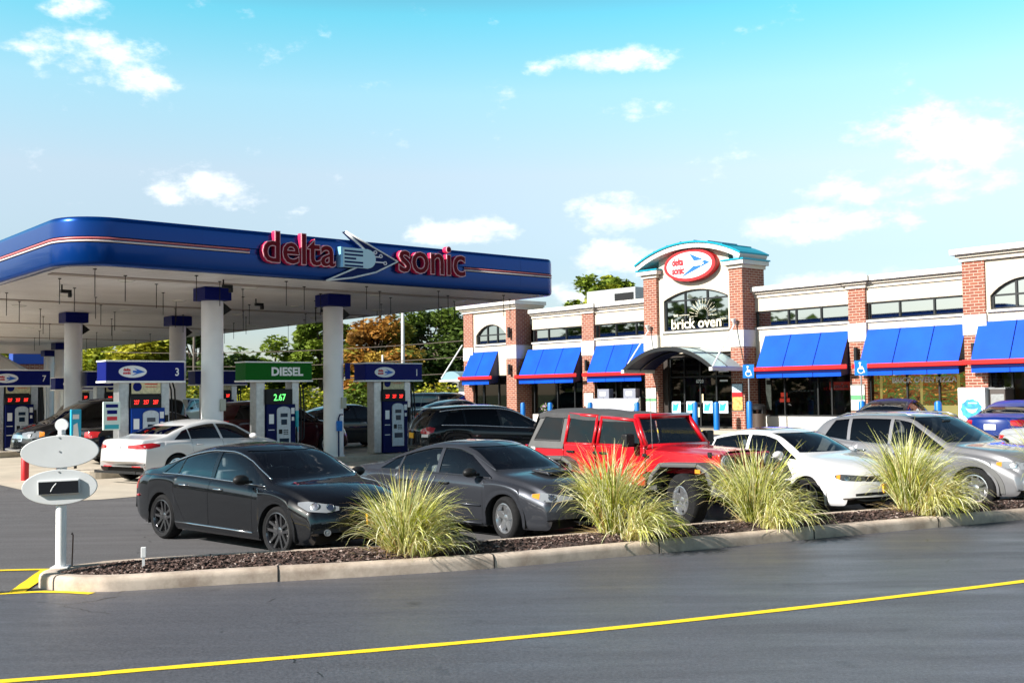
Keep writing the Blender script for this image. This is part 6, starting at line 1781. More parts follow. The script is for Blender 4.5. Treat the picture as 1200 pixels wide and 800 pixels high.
# ------------------------------------------------------------------ red off-roader (x from rear, 0 at tailgate)
M['p_red'] = paint('red paint', (.50, .004, .012), 0, .32)
M['soft_top'] = mat('grey canvas top', (.055, .055, .058), .85, noise=.15, nscale=5, bump=.3, bscale=25)
M['soft_side'] = mat('faded canvas side', (.095, .095, .095), .85, noise=.12, nscale=4, bump=.3, bscale=18)
M['flare'] = mat('grey fender flare', (.075, .075, .078), .6)
def build_offroader(place, heading):
    L, W = 4.25, 1.78; xr, xf, R = .72, 3.67, .41
    lx, ly = xf - L / 2, -W / 2 + .06; ca, sa = cos(heading), sin(heading)
    ox, oy = place[0] - (lx * ca - ly * sa), place[1] - (lx * sa + ly * ca)
    t = thing('offroad_car', 'red four-door off-roader with dark grey canvas top, parked between grey and white saloons', 'car', (ox, oy, gz(oy)), heading)
    t.scale = (.97, .97, .945)
    P = M['p_red']; hw = .76
    def B(name, m, x0, x1, y0, y1, z0, z1, bev=.025, par=None, label=None): return box_part(name, m, par or t, x0, x1, y0, y1, z0, z1, bev, label)
    # tub: side profile with wheel cut-out
    def side(y0, y1):
        q = MB(); n = 10
        arch = [(xr + .50 * cos(a), .42 + .47 * sin(a)) for a in [pi - pi * i / n for i in range(n + 1)]]
        q.prism([(0.02, .62), (xr - .5, .62)] + [p for p in arch[1:-1] if p[0] < .9] + [(.92, .86), (.92, 1.10), (0.0, 1.10)], 'y', y0, y1); return q
    for sg in (-1, 1):
        q = side(sg * hw, sg * (hw - .06)); q.build('rear_quarter', P, t, bevel=.015, fix=True)
    B('tailgate', P, -.03, .04, -hw, hw, .60, 1.10)
    B('tub_floor', M['liner'], .0, 3.0, -hw + .07, hw - .07, .52, .60, 0)
    # doors: rear and front with handle, framed glass
    for sg in (-1, 1):
        for (x0, x1, xt0, xt1) in ((.94, 1.70, .94, 1.70), (1.73, 2.82, 1.73, 2.56)):
            ya, yb = sg * (hw + .012), sg * (hw - .05)
            lo, hi_ = min(ya, yb), max(ya, yb)
            q = MB(); q.prism([(x0, .57), (x1, .57), (x1, 1.19), (x0, 1.19)] if x0 > 1.5 else [(1.24, .57), (x1, .57), (x1, 1.19), (x0, 1.19), (x0, .88), (1.12, .76)], 'y', lo, hi_); d = q.build('door', P, t, bevel=.02, fix=True)
            q = MB(); q.box(x0 + .10, x0 + .28, sg * (hw + .012) if sg > 0 else sg * (hw + .045), sg * (hw + .045) if sg > 0 else sg * (hw + .012), 1.05, 1.085); q.build('handle', M['black_plastic'], d, bevel=.008)
            for hz in (.72, 1.04): B('hinge', M['black_plastic'], x1 - .03, x1 + .06, *sorted((sg * (hw + .012), sg * (hw + .03))), hz, hz + .05, .006, d)
            # window frame with tumblehome
            def tilt(x, z): return sg * (hw - .0 - .13 * (z - 1.19) / .52)
            zt = 1.70 if x0 < 1.5 else 1.655; ztr = 1.665 if x0 < 1.5 else 1.605
            fr = MB(); fw_ = .065
            def bar(a, b_, wv=.03):
                pa = Vector((a[0], tilt(*a), a[1])); pb = Vector((b_[0], tilt(*b_), b_[1])); fr.tube([pa, pb], wv, 6)
            bar((x0 + .035, 1.19), (xt0 + .035, zt)); bar((xt0 + .02, zt), (xt1 - .02, ztr)); bar((x1 - .035, 1.19), (xt1 - .035, ztr)); bar((x0, 1.2), (x1, 1.2), .022)
            fr.build('window_frame', P, d, smooth=True)
            g_ = MB(); g_.quad((x0 + .05, tilt(0, 1.2) , 1.2), (x1 - .05, tilt(0, 1.2), 1.2), (xt1 - .05, tilt(0, ztr), ztr), (xt0 + .05, tilt(0, zt), zt)); g_.build('window', M['black_glass'], d)
        # canvas rear quarter with soft window
        yb = lambda z: sg * (hw - .01 - .13 * (z - 1.2) / .52)
        q = MB(); pts = [(0.0, 1.105), (.92, 1.105), (.92, 1.72), (.26, 1.74)]
        q.add([(x, yb(z), z) for x, z in pts] + [(x, yb(z) - sg * .03, z) for x, z in pts], [(0, 1, 2, 3), (7, 6, 5, 4), (0, 4, 5, 1), (1, 5, 6, 2), (2, 6, 7, 3), (3, 7, 4, 0)]); sq = q.build('canvas_side', M['soft_side'], t, fix=True)
        q = MB(); pts = [(.15, 1.24), (.83, 1.24), (.83, 1.65), (.36, 1.66)]
        q.add([(x, yb(z) + sg * .006, z) for x, z in pts], [(0, 1, 2, 3)]); q.build('soft_window', M['black_glass'], sq)
        q = MB(); lp = [(x, yb(z) + sg * .006, z) for x, z in pts + pts[:1]]; q.tube(lp, .012, 5); q.build('window_piping', M['soft_top'], sq)
        # rocker guard
        q = MB(); q.tube([(1.3, sg * (hw + .04), .50), (2.95, sg * (hw + .04), .50)], .035, 8); q.build('rock_rail', M['black_plastic'], t, smooth=True)
        # flares
        for ax_, ext in ((xr, .0), (xf, .0)):
            q = MB(); z0 = .42
            prf = [(-.66, .62), (-.58, .80), (-.40, .97), (.36, .99), (.56, .90), (.66, .70)]
            inner = [(-.58, .60), (-.51, .76), (-.36, .90), (.33, .92), (.50, .84), (.58, .66)]
            for (a, b_), (c_, d_) in zip(zip(prf, prf[1:]), zip(inner, inner[1:])):
                q.prism([(ax_ + a[0], a[1]), (ax_ + b_[0], b_[1]), (ax_ + d_[0], d_[1]), (ax_ + c_[0], c_[1])], 'y', *sorted((sg * (hw - .16), sg * (W / 2 + .05))))
            q.build('fender_flare', M['flare'], t, bevel=.02, fix=True)
            q = MB(); n = 10; pr = [(ax_ + .56 * cos(a), .40 + .50 * sin(a)) for a in [pi * i / n for i in range(n + 1)]]
            yo, yi = sg * (hw - .07), sg * .42
            for a, b_ in zip(pr, pr[1:]): q.quad((a[0], yo, a[1]), (b_[0], yo, b_[1]), (b_[0], yi, b_[1]), (a[0], yi, a[1]))
            q.add([(p[0], yi, p[1]) for p in pr], [tuple(range(len(pr)))]); q.build('wheel_well', M['dark'], t)
        for ax_ in (xr, xf): make_wheel(t, ax_, sg * (W / 2 - .13), R, .25, .22, (5, False, .085, .02), M['alu'], radians(-16) if ax_ == xf else 0)
        # mirror, headlamp, indicator, hood latch
        q = MB(); q.box(2.58, 2.70, *sorted((sg * (hw + .08), sg * (hw + .27))), 1.19, 1.40); q.box(2.62, 2.68, *sorted((sg * (hw - .02), sg * (hw + .1))), 1.2, 1.25); q.build('mirror', M['black_plastic'], t, bevel=.03)
        q = MB(); q.lathe([(.001, .03), (.08, .025), (.095, .0), (.105, .012), (.105, -.03)], 22, 'x', 0, Matrix.Translation((4.20, sg * .47, .99))); q.build('headlight', M['lens'], t, smooth=40)
        q = MB(); q.box(4.16, 4.20, *sorted((sg * .70, sg * .80)), .86, .93); q.build('indicator', M['lens_amber'], t, bevel=.01)
        B('side_marker', M['lens_amber'], 4.0, 4.1, *sorted((sg * .935, sg * .945)), .84, .90, .004)
        B('hood_latch', M['black_plastic'], 3.98, 4.04, *sorted((sg * .60, sg * .64)), 1.06, 1.14, .008)
        B('tail_light', M['lens_red'], -.09, -.02, *sorted((sg * .60, sg * .76)), .92, 1.15, .01)
        B('filler_cap' if sg > 0 else 'fuel_flap', M['black_plastic'] if sg > 0 else M['lens_white'], .08, .2, *sorted((sg * (hw + .002), sg * (hw + .012))), 1.02, 1.12, .004)
    # nose
    q = MB(); n = 8
    def hood(u, v):
        x = lerp(2.78, 4.12, u); wy = lerp(.735, .60, u); y = lerp(-wy, wy, v); e = 1 - abs(2 * v - 1) ** 3
        return (x, y, lerp(1.195, 1.135, u ** 1.3) - .05 * (1 - e) + .015 * (1 if .22 < v < .78 else 0))
    q.grid(hood, 14, 18)
    def hs(sg):
        def f(u, v): 
            p = hood(u, 0 if sg < 0 else 1); return (p[0], p[1], lerp(.80, p[2], v))
        return f
    q.grid(hs(-1), 14, 2); q.grid(hs(1), 14, 2, flip=True); q.build('hood', P, t, smooth=40, fix=True)
    B('cowl', M['black_plastic'], 2.66, 2.80, -.70, .70, 1.16, 1.21, .02)
    q = MB(); q.box(4.10, 4.18, -.60, .60, .74, 1.115); gr = q.build('grille', P, t, bevel=.03)
    for i in range(7): B('grille_slot', M['dark'], 4.165, 4.186, -.30 + .1 * i - .03, -.30 + .1 * i + .03, .80, 1.06, .012, gr)
    q = MB(); q.box(4.16, 4.40, -.80, .80, .50, .66); q.box(4.2, 4.34, -.35, .35, .66, .70); q.build('front_bumper', M['flare'], t, bevel=.03)
    for sg in (-1, 1):
        q = MB(); q.lathe([(.001, .01), (.05, .01), (.06, 0)], 14, 'x', 0, Matrix.Translation((4.402, sg * .5, .58))); q.build('fog_light', M['lens_white'], t)
    B('rear_bumper', M['flare'], -.22, -.02, -.78, .78, .50, .64, .03)
    B('chassis', M['dark'], .1, 4.1, -.38, .38, .36, .56, .02)
    # windscreen frame and glass
    q = MB()
    a0, a1 = (2.80, .70, 1.19), (2.50, .60, 1.665)
    for sg in (-1, 1): q.tube([(a0[0], sg * a0[1], a0[2]), (a1[0], sg * a1[1], a1[2])], .042, 8)
    q.tube([(a1[0], -a1[1] - .02, a1[2]), (a1[0], a1[1] + .02, a1[2])], .045, 8); q.tube([(a0[0], -a0[1], a0[2]), (a0[0], a0[1], a0[2])], .04, 8); q.build('windscreen_frame', P, t, smooth=True)
    q = MB(); q.quad((a0[0] - .01, -a0[1], a0[2]), (a0[0] - .01, a0[1], a0[2]), (a1[0] - .01, a1[1], a1[2]), (a1[0] - .01, -a1[1], a1[2])); q.build('windscreen', M['auto_glass'], t)
    # canvas roof, sagging a little between the bows
    q = MB()
    def roof(u, v):
        x = lerp(.20, 2.54, u); y = lerp(-.655, .655, v); e = abs(2 * v - 1)
        return (x, y, 1.815 - .115 * u - .015 * (1 - cos(u * 6 * pi)) * .5 - .06 * e ** 4 - .02 * (1 if u > .97 else 0) - .05 * sstep(.1, 0, u))
    q.grid(roof, 40, 16); q.grid(lambda u, v: (lerp(.20, 2.54, u), -.662, roof(u, 0)[2] - .085 * (1 - v)), 40, 1); q.grid(lambda u, v: (lerp(.20, 2.54, u), .662, roof(u, 1)[2] - .085 * (1 - v)), 40, 1, flip=True)
    q.grid(lambda u, v: (lerp(-.02, .20, v), lerp(-.74, .74, u) * lerp(1, .885, v), lerp(1.1, 1.745, v)), 8, 4)
    q.build('canvas_roof', M['soft_top'], t, smooth=40, fix=True)
    q = MB(); q.quad((.02, -.5, 1.32), (.02, .5, 1.32), (.17, .46, 1.66), (.17, -.46, 1.66)); 
    # seats, wheel, roll bar
    for sg in (-1, 1):
        s_ = MB(); s_.box(1.8, 2.3, sg * .36 - .24, sg * .36 + .24, .62, .88); s_.box(1.68, 1.84, sg * .36 - .23, sg * .36 + .23, .8, 1.36); s_.box(1.7, 1.78, sg * .36 - .11, sg * .36 + .11, 1.4, 1.56); s_.build('seat', M['seat_dark'], t, bevel=.04)
        q = MB(); q.tube([(1.3, sg * .58, .6), (1.3, sg * .55, 1.60), (2.46, sg * .54, 1.58)], .03, 8); q.tube([(1.3, sg * .55, 1.60), (.25, sg * .56, 1.2)], .03, 8); q.build('roll_bar', M['black_plastic'], t, smooth=True)
    s_ = MB(); s_.box(.9, 1.3, -.55, .55, .62, .86); s_.box(.8, .94, -.55, .55, .8, 1.36); s_.build('rear_seat', M['seat_dark'], t, bevel=.04)
    B('dashboard', M['liner'], 2.46, 2.78, -.68, .68, .9, 1.19, .04)
    q = MB(); Mx = Matrix.Translation((2.40, .36, 1.18)) @ Matrix.Rotation(radians(-65), 4, 'Y'); q.lathe([(.18 + .016 * cos(2 * pi * k_ / 6), .016 * sin(2 * pi * k_ / 6)) for k_ in range(6)], 22, 'z', 0, Mx, closed=True); q.build('steering_wheel', M['black_plastic'], t, smooth=True)
    # spare wheel and aerial
    sw = sub_empty('spare_wheel', t, (-.18, .05, .98), -pi / 2)
    q = MB(); q.lathe([(.18, -.1), (.26, -.12), (.38, -.1), (.41, -.05), (.41, .05), (.38, .1), (.18, .1)], 30, 'y'); q.build('tyre', M['rubber'], sw, smooth=40)
    q = MB(); q.tube([(2.95, -.72, 1.17), (2.93, -.73, 1.98)], .006, 5); q.build('aerial', M['steel'], t)
    for o in KIDS[t.name]: o.location.x -= L / 2
    return t
build_offroader((2.45, 15.55), radians(-51))

# ------------------------------------------------------------------ cars nearer the shop
p = sp(6.7, -4.5); far_car('dark saloon whose roof shows behind the silver crossover', mal, 'p_dull', p.x, p.y, ROT_S + pi / 2 + .25)
p = sp(10.5, -4.4); far_car('blue saloon at the right edge near the ice cabinet', leg, 'p_navy', p.x, p.y, ROT_S + pi / 2 + .1)
far_car('pale silver saloon at the right edge behind the silver crossover', jet, 'p_silver2', 11.9, 21.2, radians(-58), glass='auto_glass')
p = sp(-17.6, -5.0); far_car('dark pickup-sized car under the leftmost blue awning', van, 'p_black', p.x, p.y, ROT_S + pi, tl_v, 'crossover_car', 'black_glass')
p = sp(-13.6, -6.2); far_car('slate saloon with red tail lights behind the off-roader canvas top', jet, 'p_slate', p.x, p.y, ROT_S + pi / 2, None)
far_car('dark crossover parked by the yellow shrubs beyond the pumps', crv, 'p_black', -4.9, 57.5, radians(200), tl_v, 'crossover_car', 'black_glass')
far_car('pale car far back between the two left canopy columns', crv, 'p_silver2', -19.6, 64, radians(-100), tl_v, 'crossover_car', 'tint_glass')
q_ = cp(10.6, 8.2); far_car('black car standing beyond the pump numbered 1', jet, 'p_black', q_.x, q_.y, ROT_B, None)
q_ = cp(6.2, 16.2); far_car('black crossover behind the second row of pumps', crv, 'p_black', q_.x, q_.y, ROT_B, tl_v, 'crossover_car', 'black_glass')

# ------------------------------------------------------------------ oval sign (seen from the back) on its post
t = thing('oval_sign_post', 'white post with two stacked blank oval plates on the kerb end', 'sign', (-4.90, 11.73, .148), radians(8))
q = MB(); q.lathe([(.055, 0), (.055, 1.42), (.001, 1.43)], 20); q.box(-.09, .09, -.09, .09, 0, .012); pst_ = q.build('post', M['white_paint'], t, smooth=40)
M['sign_grey'] = mat('sign back white', (.55, .565, .57), .4, noise=.05, nscale=4)
for zc, w_, h_, tl in ((1.245, .405, .175, .05), (.865, .39, .19, .06)):
    q = MB(); q.prism(ellipse(0, 0, w_, h_, 56), 'y', -.075, -.055); pl = q.build('oval_plate', M['sign_grey'], t, bevel=.006, smooth=40); pl.location = (.0, 0, zc); pl.rotation_euler = (0, -.03, 0)
    q = MB(); q.lathe([(.001, -.006), (.009, -.006), (.009, 0)], 10, 'y', 0, Matrix.Translation((0, -.0752, .0))); q.lathe([(.001, -.006), (.009, -.006), (.009, 0)], 10, 'y', 0, Matrix.Translation((0.0, -.0752, h_ * .85))); q.build('bolt', M['steel'], pl)
    if zc < 1:
        q = MB(); q.box(-.215, .215, -.115, -.0755, -.075, .085); fr_ = q.build('sign_box', M['sign_grey'], pl, bevel=.01)
        q = MB(); q.box(-.205, .205, -.1175, -.1155, -.065, .065); q.build('dark_screen', M['black_plastic_gloss'], fr_)
        q = MB(); q.tube([(-.08, -.119, -.04), (-.06, -.119, .0), (-.02, -.119, .045)], .006, 5); q.build('white_mark', M['sign_white'], fr_)
q = MB(); q.lathe([(.04, 0), (.04, .05), (.001, .05)], 14, M=Matrix.Translation((0, 0, 1.43))); q.lathe([(.001, -.02), (.068, -.02), (.07, .0), (.068, .02), (.001, .02)], 24, 'y', 0, Matrix.Translation((0, 0, 1.53))); q.build('round_cap', M['white_paint'], t, smooth=40)
t = thing('marker_stake', 'short white marker stake standing in the mulch near the kerb end', 'stake', (-3.94, 11.53, .15), .3)
q = MB(); q.box(-.014, .014, -.014, .014, 0, .12); q.build('stake', M['white_paint'], t); q = MB(); q.box(-.026, .026, -.02, .02, .1201, .23); q.build('cap', M['white_paint'], t, bevel=.005)
q = MB(); q.tube([(0, 0, 0), (.01, 0, .34)], .008, 6); q.lathe([(.001, .34), (.014, .345), (.001, .37)], 8); o = q.build('metal_rod', mat('rusty rod', (.12, .07, .05), .7), None); o.location = (-4.80, 11.78, .148); tag(o, 'thin rusty rod standing on the kerb beside the oval sign post', 'rod')
# red bollards and bright stands on the forecourt
for (b, a, h, lb) in ((-.1, 3.2, .75, 'red bollard standing taller at the left end of the near pump island'), (-.75, 3.6, .55, 'short red bollard just left of the taller red bollard')):
    p = cp(b, a); q = MB(); q.lathe([(.085, 0), (.085, h - .05), (.06, h), (.001, h + .01)], 16); o = q.build('bollard', M['red'], None, smooth=40); o.location = (p.x, p.y, gz(p.y)); tag(o, lb, 'bollard', 'red bollards on the forecourt')
p = cp(1.25, 6.2); t = thing('advert_stand', 'bright blue advert stand in front of the black van', 'advert stand', (p.x, p.y, gz(p.y)), ROT_B)
q = MB(); q.box(-.13, .13, -.05, .05, .5, 1.55); bd = q.build('board', mat('ad sky blue', (.02, .38, .62), .4), t, bevel=.01); q = MB(); q.box(-.03, .03, -.03, .03, 0, .5); q.build('stem', M['black_plastic'], t)
q = MB(); q.box(-.09, .07, -.0565, -.051, 1.3, 1.42); q.build('board_title', M['sign_white'], bd); q = MB(); q.prism([(-.08, .8), (.07, .85), (.03, 1.2), (-.07, 1.15)], 'y', -.0565, -.051); q.build('board_print', M['sign_white'], bd, fix=True)
p = sp(-16.6, -7.6)
t = thing('waste_bin', 'bright blue bin standing behind the black crossover roof', 'bin', (p.x, p.y, gz(p.y)), .3); q = MB(); q.prism([(-.35, 0), (.35, 0), (.42, 1.05), (-.42, 1.05)], 'y', -.35, .35); bb = q.build('bin_body', mat('cyan bin', (.0, .28, .52), .5), t, bevel=.03, fix=True); q = MB(); q.box(-.46, .46, -.4, .4, 1.051, 1.12); q.build('lid', M['sky_blue'], t, bevel=.02)

# ================================================================== plants
M['blade'] = attr_mat('ornamental grass blades', .5, .3, .3)
M['leaf'] = attr_mat('tree leaves', .6, .3, .2)
M['bark'] = mat('bark', (.10, .075, .055), .9, noise=.3, nscale=8)


def grass_clump(x, y, r, h, n, seed, label, droop=None, el_lo=58):
    rg = random.Random(seed); mb = MB(); z = gz(y) + .15
    def blade(bx, by, ang, ln, el, w, curl, col, col2, twist):
        d = Vector((cos(ang), sin(ang), 0)); n_ = 7; p = Vector((bx, by, 0)); e = el; pts = [p.copy()]
        for i in range(n_):
            st = ln / n_; p = p + (d * cos(e) + Vector((0, 0, 1)) * sin(e)) * st
            if p.z < .008: p.z = .008
            pts.append(p.copy()); e -= curl * (.25 + 2.2 * (i / n_) ** 1.5) / n_
        sd = Vector((-sin(ang + twist), cos(ang + twist), 0)); b0 = len(mb.v)
        for i, q in enumerate(pts):
            ww = w * (.55 + .45 * min(1, i / 2)) * (1 - (i / n_) ** 2.5) + .0005
            mb.v.append(tuple(q - sd * ww)); mb.v.append(tuple(q + Vector((0, 0, -ww * .5)))); mb.v.append(tuple(q + sd * ww))
        for i in range(n_):
            a = b0 + i * 3
            mb.face((a, a + 1, a + 4, a + 3)); mb.col.append(col2); mb.face((a + 1, a + 2, a + 5, a + 4)); mb.col.append(col)
    greens = [(.30, .36, .03), (.46, .47, .04), (.12, .17, .018), (.55, .54, .07), (.20, .26, .02)]
    pales = [(.88, .86, .42), (.92, .90, .62), (.80, .80, .30), (.90, .86, .55)]
    drys = [(.62, .48, .22), (.72, .58, .30), (.42, .28, .11)]
    stools = [(rg.uniform(0, 6.283), rg.random() ** .6) for _ in range(26)]
    for i in range(n):
        sa, su = rg.choice(stools); u = clamp(su + rg.gauss(0, .12), 0, 1); a = sa + rg.gauss(0, .25)
        bx, by = u * r * .26 * cos(a) + rg.gauss(0, .015), u * r * .26 * sin(a) + rg.gauss(0, .015)
        ang = a + rg.gauss(0, .8); f = u
        el = radians(lerp(88, el_lo, f ** 1.1) + rg.gauss(0, 8)); ln = h * rg.choice((.4, .6, .8, .95, 1.0, 1.1, 1.2)) * rg.uniform(.85, 1.15)
        curl = abs(rg.gauss(.85, .75)) + .45 * f + (rg.random() < .16) * rg.uniform(.8, 2.2)
        t = rg.random(); base = rg.choice(greens); pale = rg.choice(pales)
        if t < .10: base = pale = rg.choice(drys)
        elif t < .38: base = pale
        blade(bx, by, ang, ln, el, rg.uniform(.005, .0105), curl, base, pale if rg.random() < .7 else base, rg.gauss(0, .6))
    if droop:
        dx, dy, k_ = droop
        for i in range(int(n * k_)):
            a = atan2(dy, dx) + rg.gauss(0, .6); bx, by = dx * .40 + rg.gauss(0, r * .16), dy * .55 + rg.gauss(0, r * .12)
            pale = rg.choice(pales + drys[:2]); blade(bx, by, a, h * rg.uniform(.45, .95), radians(rg.uniform(30, 80)), rg.uniform(.006, .011), rg.uniform(1.6, 2.9), rg.choice(greens + pales), pale, rg.gauss(0, .5))
    for i in range(n // 6):
        a = rg.uniform(0, 2 * pi); c = rg.choice(drys); blade(rg.gauss(0, r * .25), rg.gauss(0, r * .15), a, h * rg.uniform(.2, .45), radians(rg.uniform(2, 30)), rg.uniform(.004, .007), rg.uniform(.2, 1.0), c, c, 0)
    o = mb.build('ornamental_grass', M['blade']); o.location = (x, y, z)
    return tag(o, label, 'ornamental grass', 'ornamental grass clumps in the mulch bed')
grass_clump(-1.30, 12.45, .60, .80, 1150, 1, 'broad yellow-green grass clump between the black and dark grey saloons', droop=(.5, -.25, .22), el_lo=54)
grass_clump(1.22, 13.66, .42, .98, 1050, 2, 'tall grass clump in front of the red off-roader, spilling over the kerb', droop=(.62, -.62, .40), el_lo=72)
grass_clump(3.26, 14.66, .5, .96, 1000, 3, 'grass clump between the off-roader wheel and the white saloon', droop=(.35, -.72, .34), el_lo=66)
grass_clump(5.74, 15.85, .46, 1.06, 1050, 4, 'grass clump in front of the silver crossover, drooping to the lane', droop=(.5, -.65, .42), el_lo=68)
grass_clump(8.7, 17.4, .85, 1.2, 900, 5, 'grass clump cut off by the right edge of the picture')


def tree(name, x, y, h, rx, rz_, leaf, n, seed, label, cols, trunk=.18, group=None, z0=None, cz=None, crown_n=22):
    rg = random.Random(seed); z = gz(y) if z0 is None else z0
    t = thing(name, label, name.replace('_', ' '), (x, y, z), 0, group)
    cz = cz if cz is not None else h - rz_
    tb = MB(); tb.tube([(0, 0, -.1), (.05, 0, cz * .5), (-.05, .05, cz), (0, 0, cz + rz_ * .5)], [trunk * 1.2, trunk, trunk * .75, trunk * .25], 9)
    clumps = []
    for i in range(crown_n):
        a = rg.uniform(0, 6.283); e = rg.uniform(-.75, 1); rr = rg.uniform(.45, .95)
        c = Vector((rx * rr * cos(a) * sqrt(max(0, 1 - e * e * .8)), rx * rr * sin(a) * sqrt(max(0, 1 - e * e * .8)), cz + rz_ * e * .85)); s_ = rg.uniform(.22, .42) * rx
        clumps.append((c, s_, rg.choice(cols)))
        st = Vector((0, 0, lerp(cz * .6, cz + rz_ * .3, rg.random()))); tb.tube([st, st.lerp(c, .5) + Vector((0, 0, .2)), c], [trunk * .4, trunk * .25, trunk * .08], 5)
    tb.build('trunk', M['bark'], t, smooth=True)
    mb = MB()
    for i in range(n):
        c, s_, col = clumps[int(rg.random() * len(clumps))]
        d = Vector((rg.gauss(0, 1), rg.gauss(0, 1), rg.gauss(0, 1))).normalized() * s_ * rg.random() ** .45
        d.z *= .75; p = c + d; q = leaf * rg.uniform(.6, 1.4)
        Mx = Matrix.Translation(p) @ Matrix.Rotation(rg.uniform(0, 6.28), 4, 'Z') @ Matrix.Rotation(rg.gauss(0, .9), 4, 'X')
        mb.add([(-q, 0, 0), (0, -q * .55, 0), (q, 0, .1 * q), (0, q * .55, 0)], [(0, 1, 2, 3)], 0, Mx)
        k_ = rg.uniform(.7, 1.35); mb.col.append((col[0] * k_, col[1] * k_, col[2] * k_))
    mb.build('crown', M['leaf'], t)
    return t
G_D = [(.06, .10, .02), (.095, .145, .03), (.045, .075, .018)]
G_M = [(.13, .19, .022), (.17, .23, .026), (.10, .15, .02)]
G_Y = [(.34, .36, .03), (.42, .40, .035), (.26, .29, .025)]
AUT = [(.34, .16, .03), (.42, .28, .05), (.22, .11, .025), (.36, .33, .06), (.14, .17, .03), (.20, .20, .035)]
TG = 'trees beyond the forecourt'
def at_px(px, dist):   # a spot on the ground: bearing as a fraction, distance along +Y
    return ((px - 600) / 1262.7 * dist, dist)
def T(name, px, dist, top_z, rx, rz_, leaf, n, seed, label, cols, **k):
    x = (px - 600) / 1262.7 * dist
    return tree(name, x, dist, top_z, rx, rz_, leaf, n, seed, label, cols, group=TG, **k)
T('autumn_tree', 440, 84, 7.6, 3.6, 3.3, 0.213, 13500, 11, 'orange and yellow autumn tree behind the pump numbered 1', AUT, crown_n=36)
T('broadleaf_tree', 505, 92, 9.2, 3.9, 4.0, 0.225, 14250, 12, 'dark green round tree left of the shop', G_D + G_M[2:], trunk=.25, crown_n=46)
T('broadleaf_tree', 375, 88, 8.2, 2.9, 3.2, 0.213, 10500, 13, 'green tree just left of the right front column', G_M)
T('broadleaf_tree', 322, 92, 6.4, 3.3, 2.8, 0.213, 10500, 14, 'yellow-green tree above the diesel sign', G_M + G_Y[:1])
T('broadleaf_tree', 285, 84, 4.9, 2.4, 2.0, 0.2, 6750, 15, 'low dark tree to the right of the left front column', G_D + G_M[:1])
T('broadleaf_tree', 228, 80, 7.0, 2.6, 3.0, 0.213, 8250, 16, 'dark leafy tree seen beside the left front column', G_D)
T('broadleaf_tree', 165, 82, 6.0, 4.2, 2.8, 0.213, 13500, 17, 'sunlit yellow-green tree above the pump numbered 3', G_Y + G_M[:1])
T('broadleaf_tree', 110, 86, 5.6, 3.3, 2.6, 0.213, 9750, 18, 'sunlit yellow-green tree left of the pump numbered 3', G_Y)
T('broadleaf_tree', 25, 80, 6.0, 3.4, 2.8, 0.213, 9750, 19, 'yellowing tree at the left edge below the canopy', G_Y + [(.33, .2, .03)])
T('broadleaf_tree', 690, 84, 11.3, 2.7, 3.2, 0.213, 9000, 20, 'bright green tree top showing behind the shop roof', G_Y + G_M)
T('broadleaf_tree', 728, 88, 11.2, 2.6, 3.0, 0.213, 6750, 21, 'second tree top behind the shop roof, right of the brighter one', G_M + G_Y[:1])
def shrub(px, dist, w, h, n, seed, label, cols, name='shrub'):
    rg = random.Random(seed); x = (px - 600) / 1262.7 * dist; mb = MB()
    for i in range(n):
        a = rg.uniform(0, 6.28); rr = rg.random() ** .5; hh = h * (1 - rr * rr * .6) * rg.uniform(.7, 1.1); z = rg.random() ** .6 * hh; q = .16 * rg.uniform(.6, 1.3)
        Mx = Matrix.Translation((rr * w * cos(a), rr * w * .5 * sin(a), z)) @ Matrix.Rotation(rg.uniform(0, 6.28), 4, 'Z') @ Matrix.Rotation(rg.gauss(0, .9), 4, 'X')
        mb.add([(-q, 0, 0), (0, -q * .5, 0), (q, 0, 0), (0, q * .5, 0)], [(0, 1, 2, 3)], 0, Mx); c = rg.choice(cols); k_ = rg.uniform(.7, 1.3); mb.col.append(tuple(v * k_ for v in c))
    t = thing(name, label, 'shrub', (x, dist, gz(dist)), 0, 'shrubs beyond the pumps')
    sb2 = MB(); 
    for i in range(5): sb2.tube([(0, 0, 0), (rg.uniform(-.5, .5) * w, rg.uniform(-.2, .2) * w, h * .6)], .03, 5)
    sb2.build('stem', M['bark'], t); mb.build('foliage', M['leaf'], t); return t
shrub(512, 70, 2.4, 2.6, 2600, 31, 'golden yellow shrub beyond the parked dark crossover', G_Y + [(.36, .27, .03)])
shrub(545, 74, 1.8, 2.2, 1800, 32, 'yellow-green shrub at the left end of the shop', G_Y)
shrub(425, 72, 1.8, 3.0, 2200, 33, 'green bush beside the right front column', G_M)
shrub(462, 74, 1.6, 2.8, 2000, 34, 'olive bush behind the pump numbered 1', G_M + G_Y[:1])
shrub(352, 74, 2.6, 2.6, 2600, 35, 'pale yellow-green bush right of the diesel pump', G_Y + G_M[:1])
shrub(300, 76, 2.2, 2.6, 2400, 36, 'yellow-green bush between the posts of the diesel pump', G_Y)
shrub(240, 72, 2.0, 3.4, 2000, 37, 'yellowing bush behind the left front column', G_Y + G_D[:1])
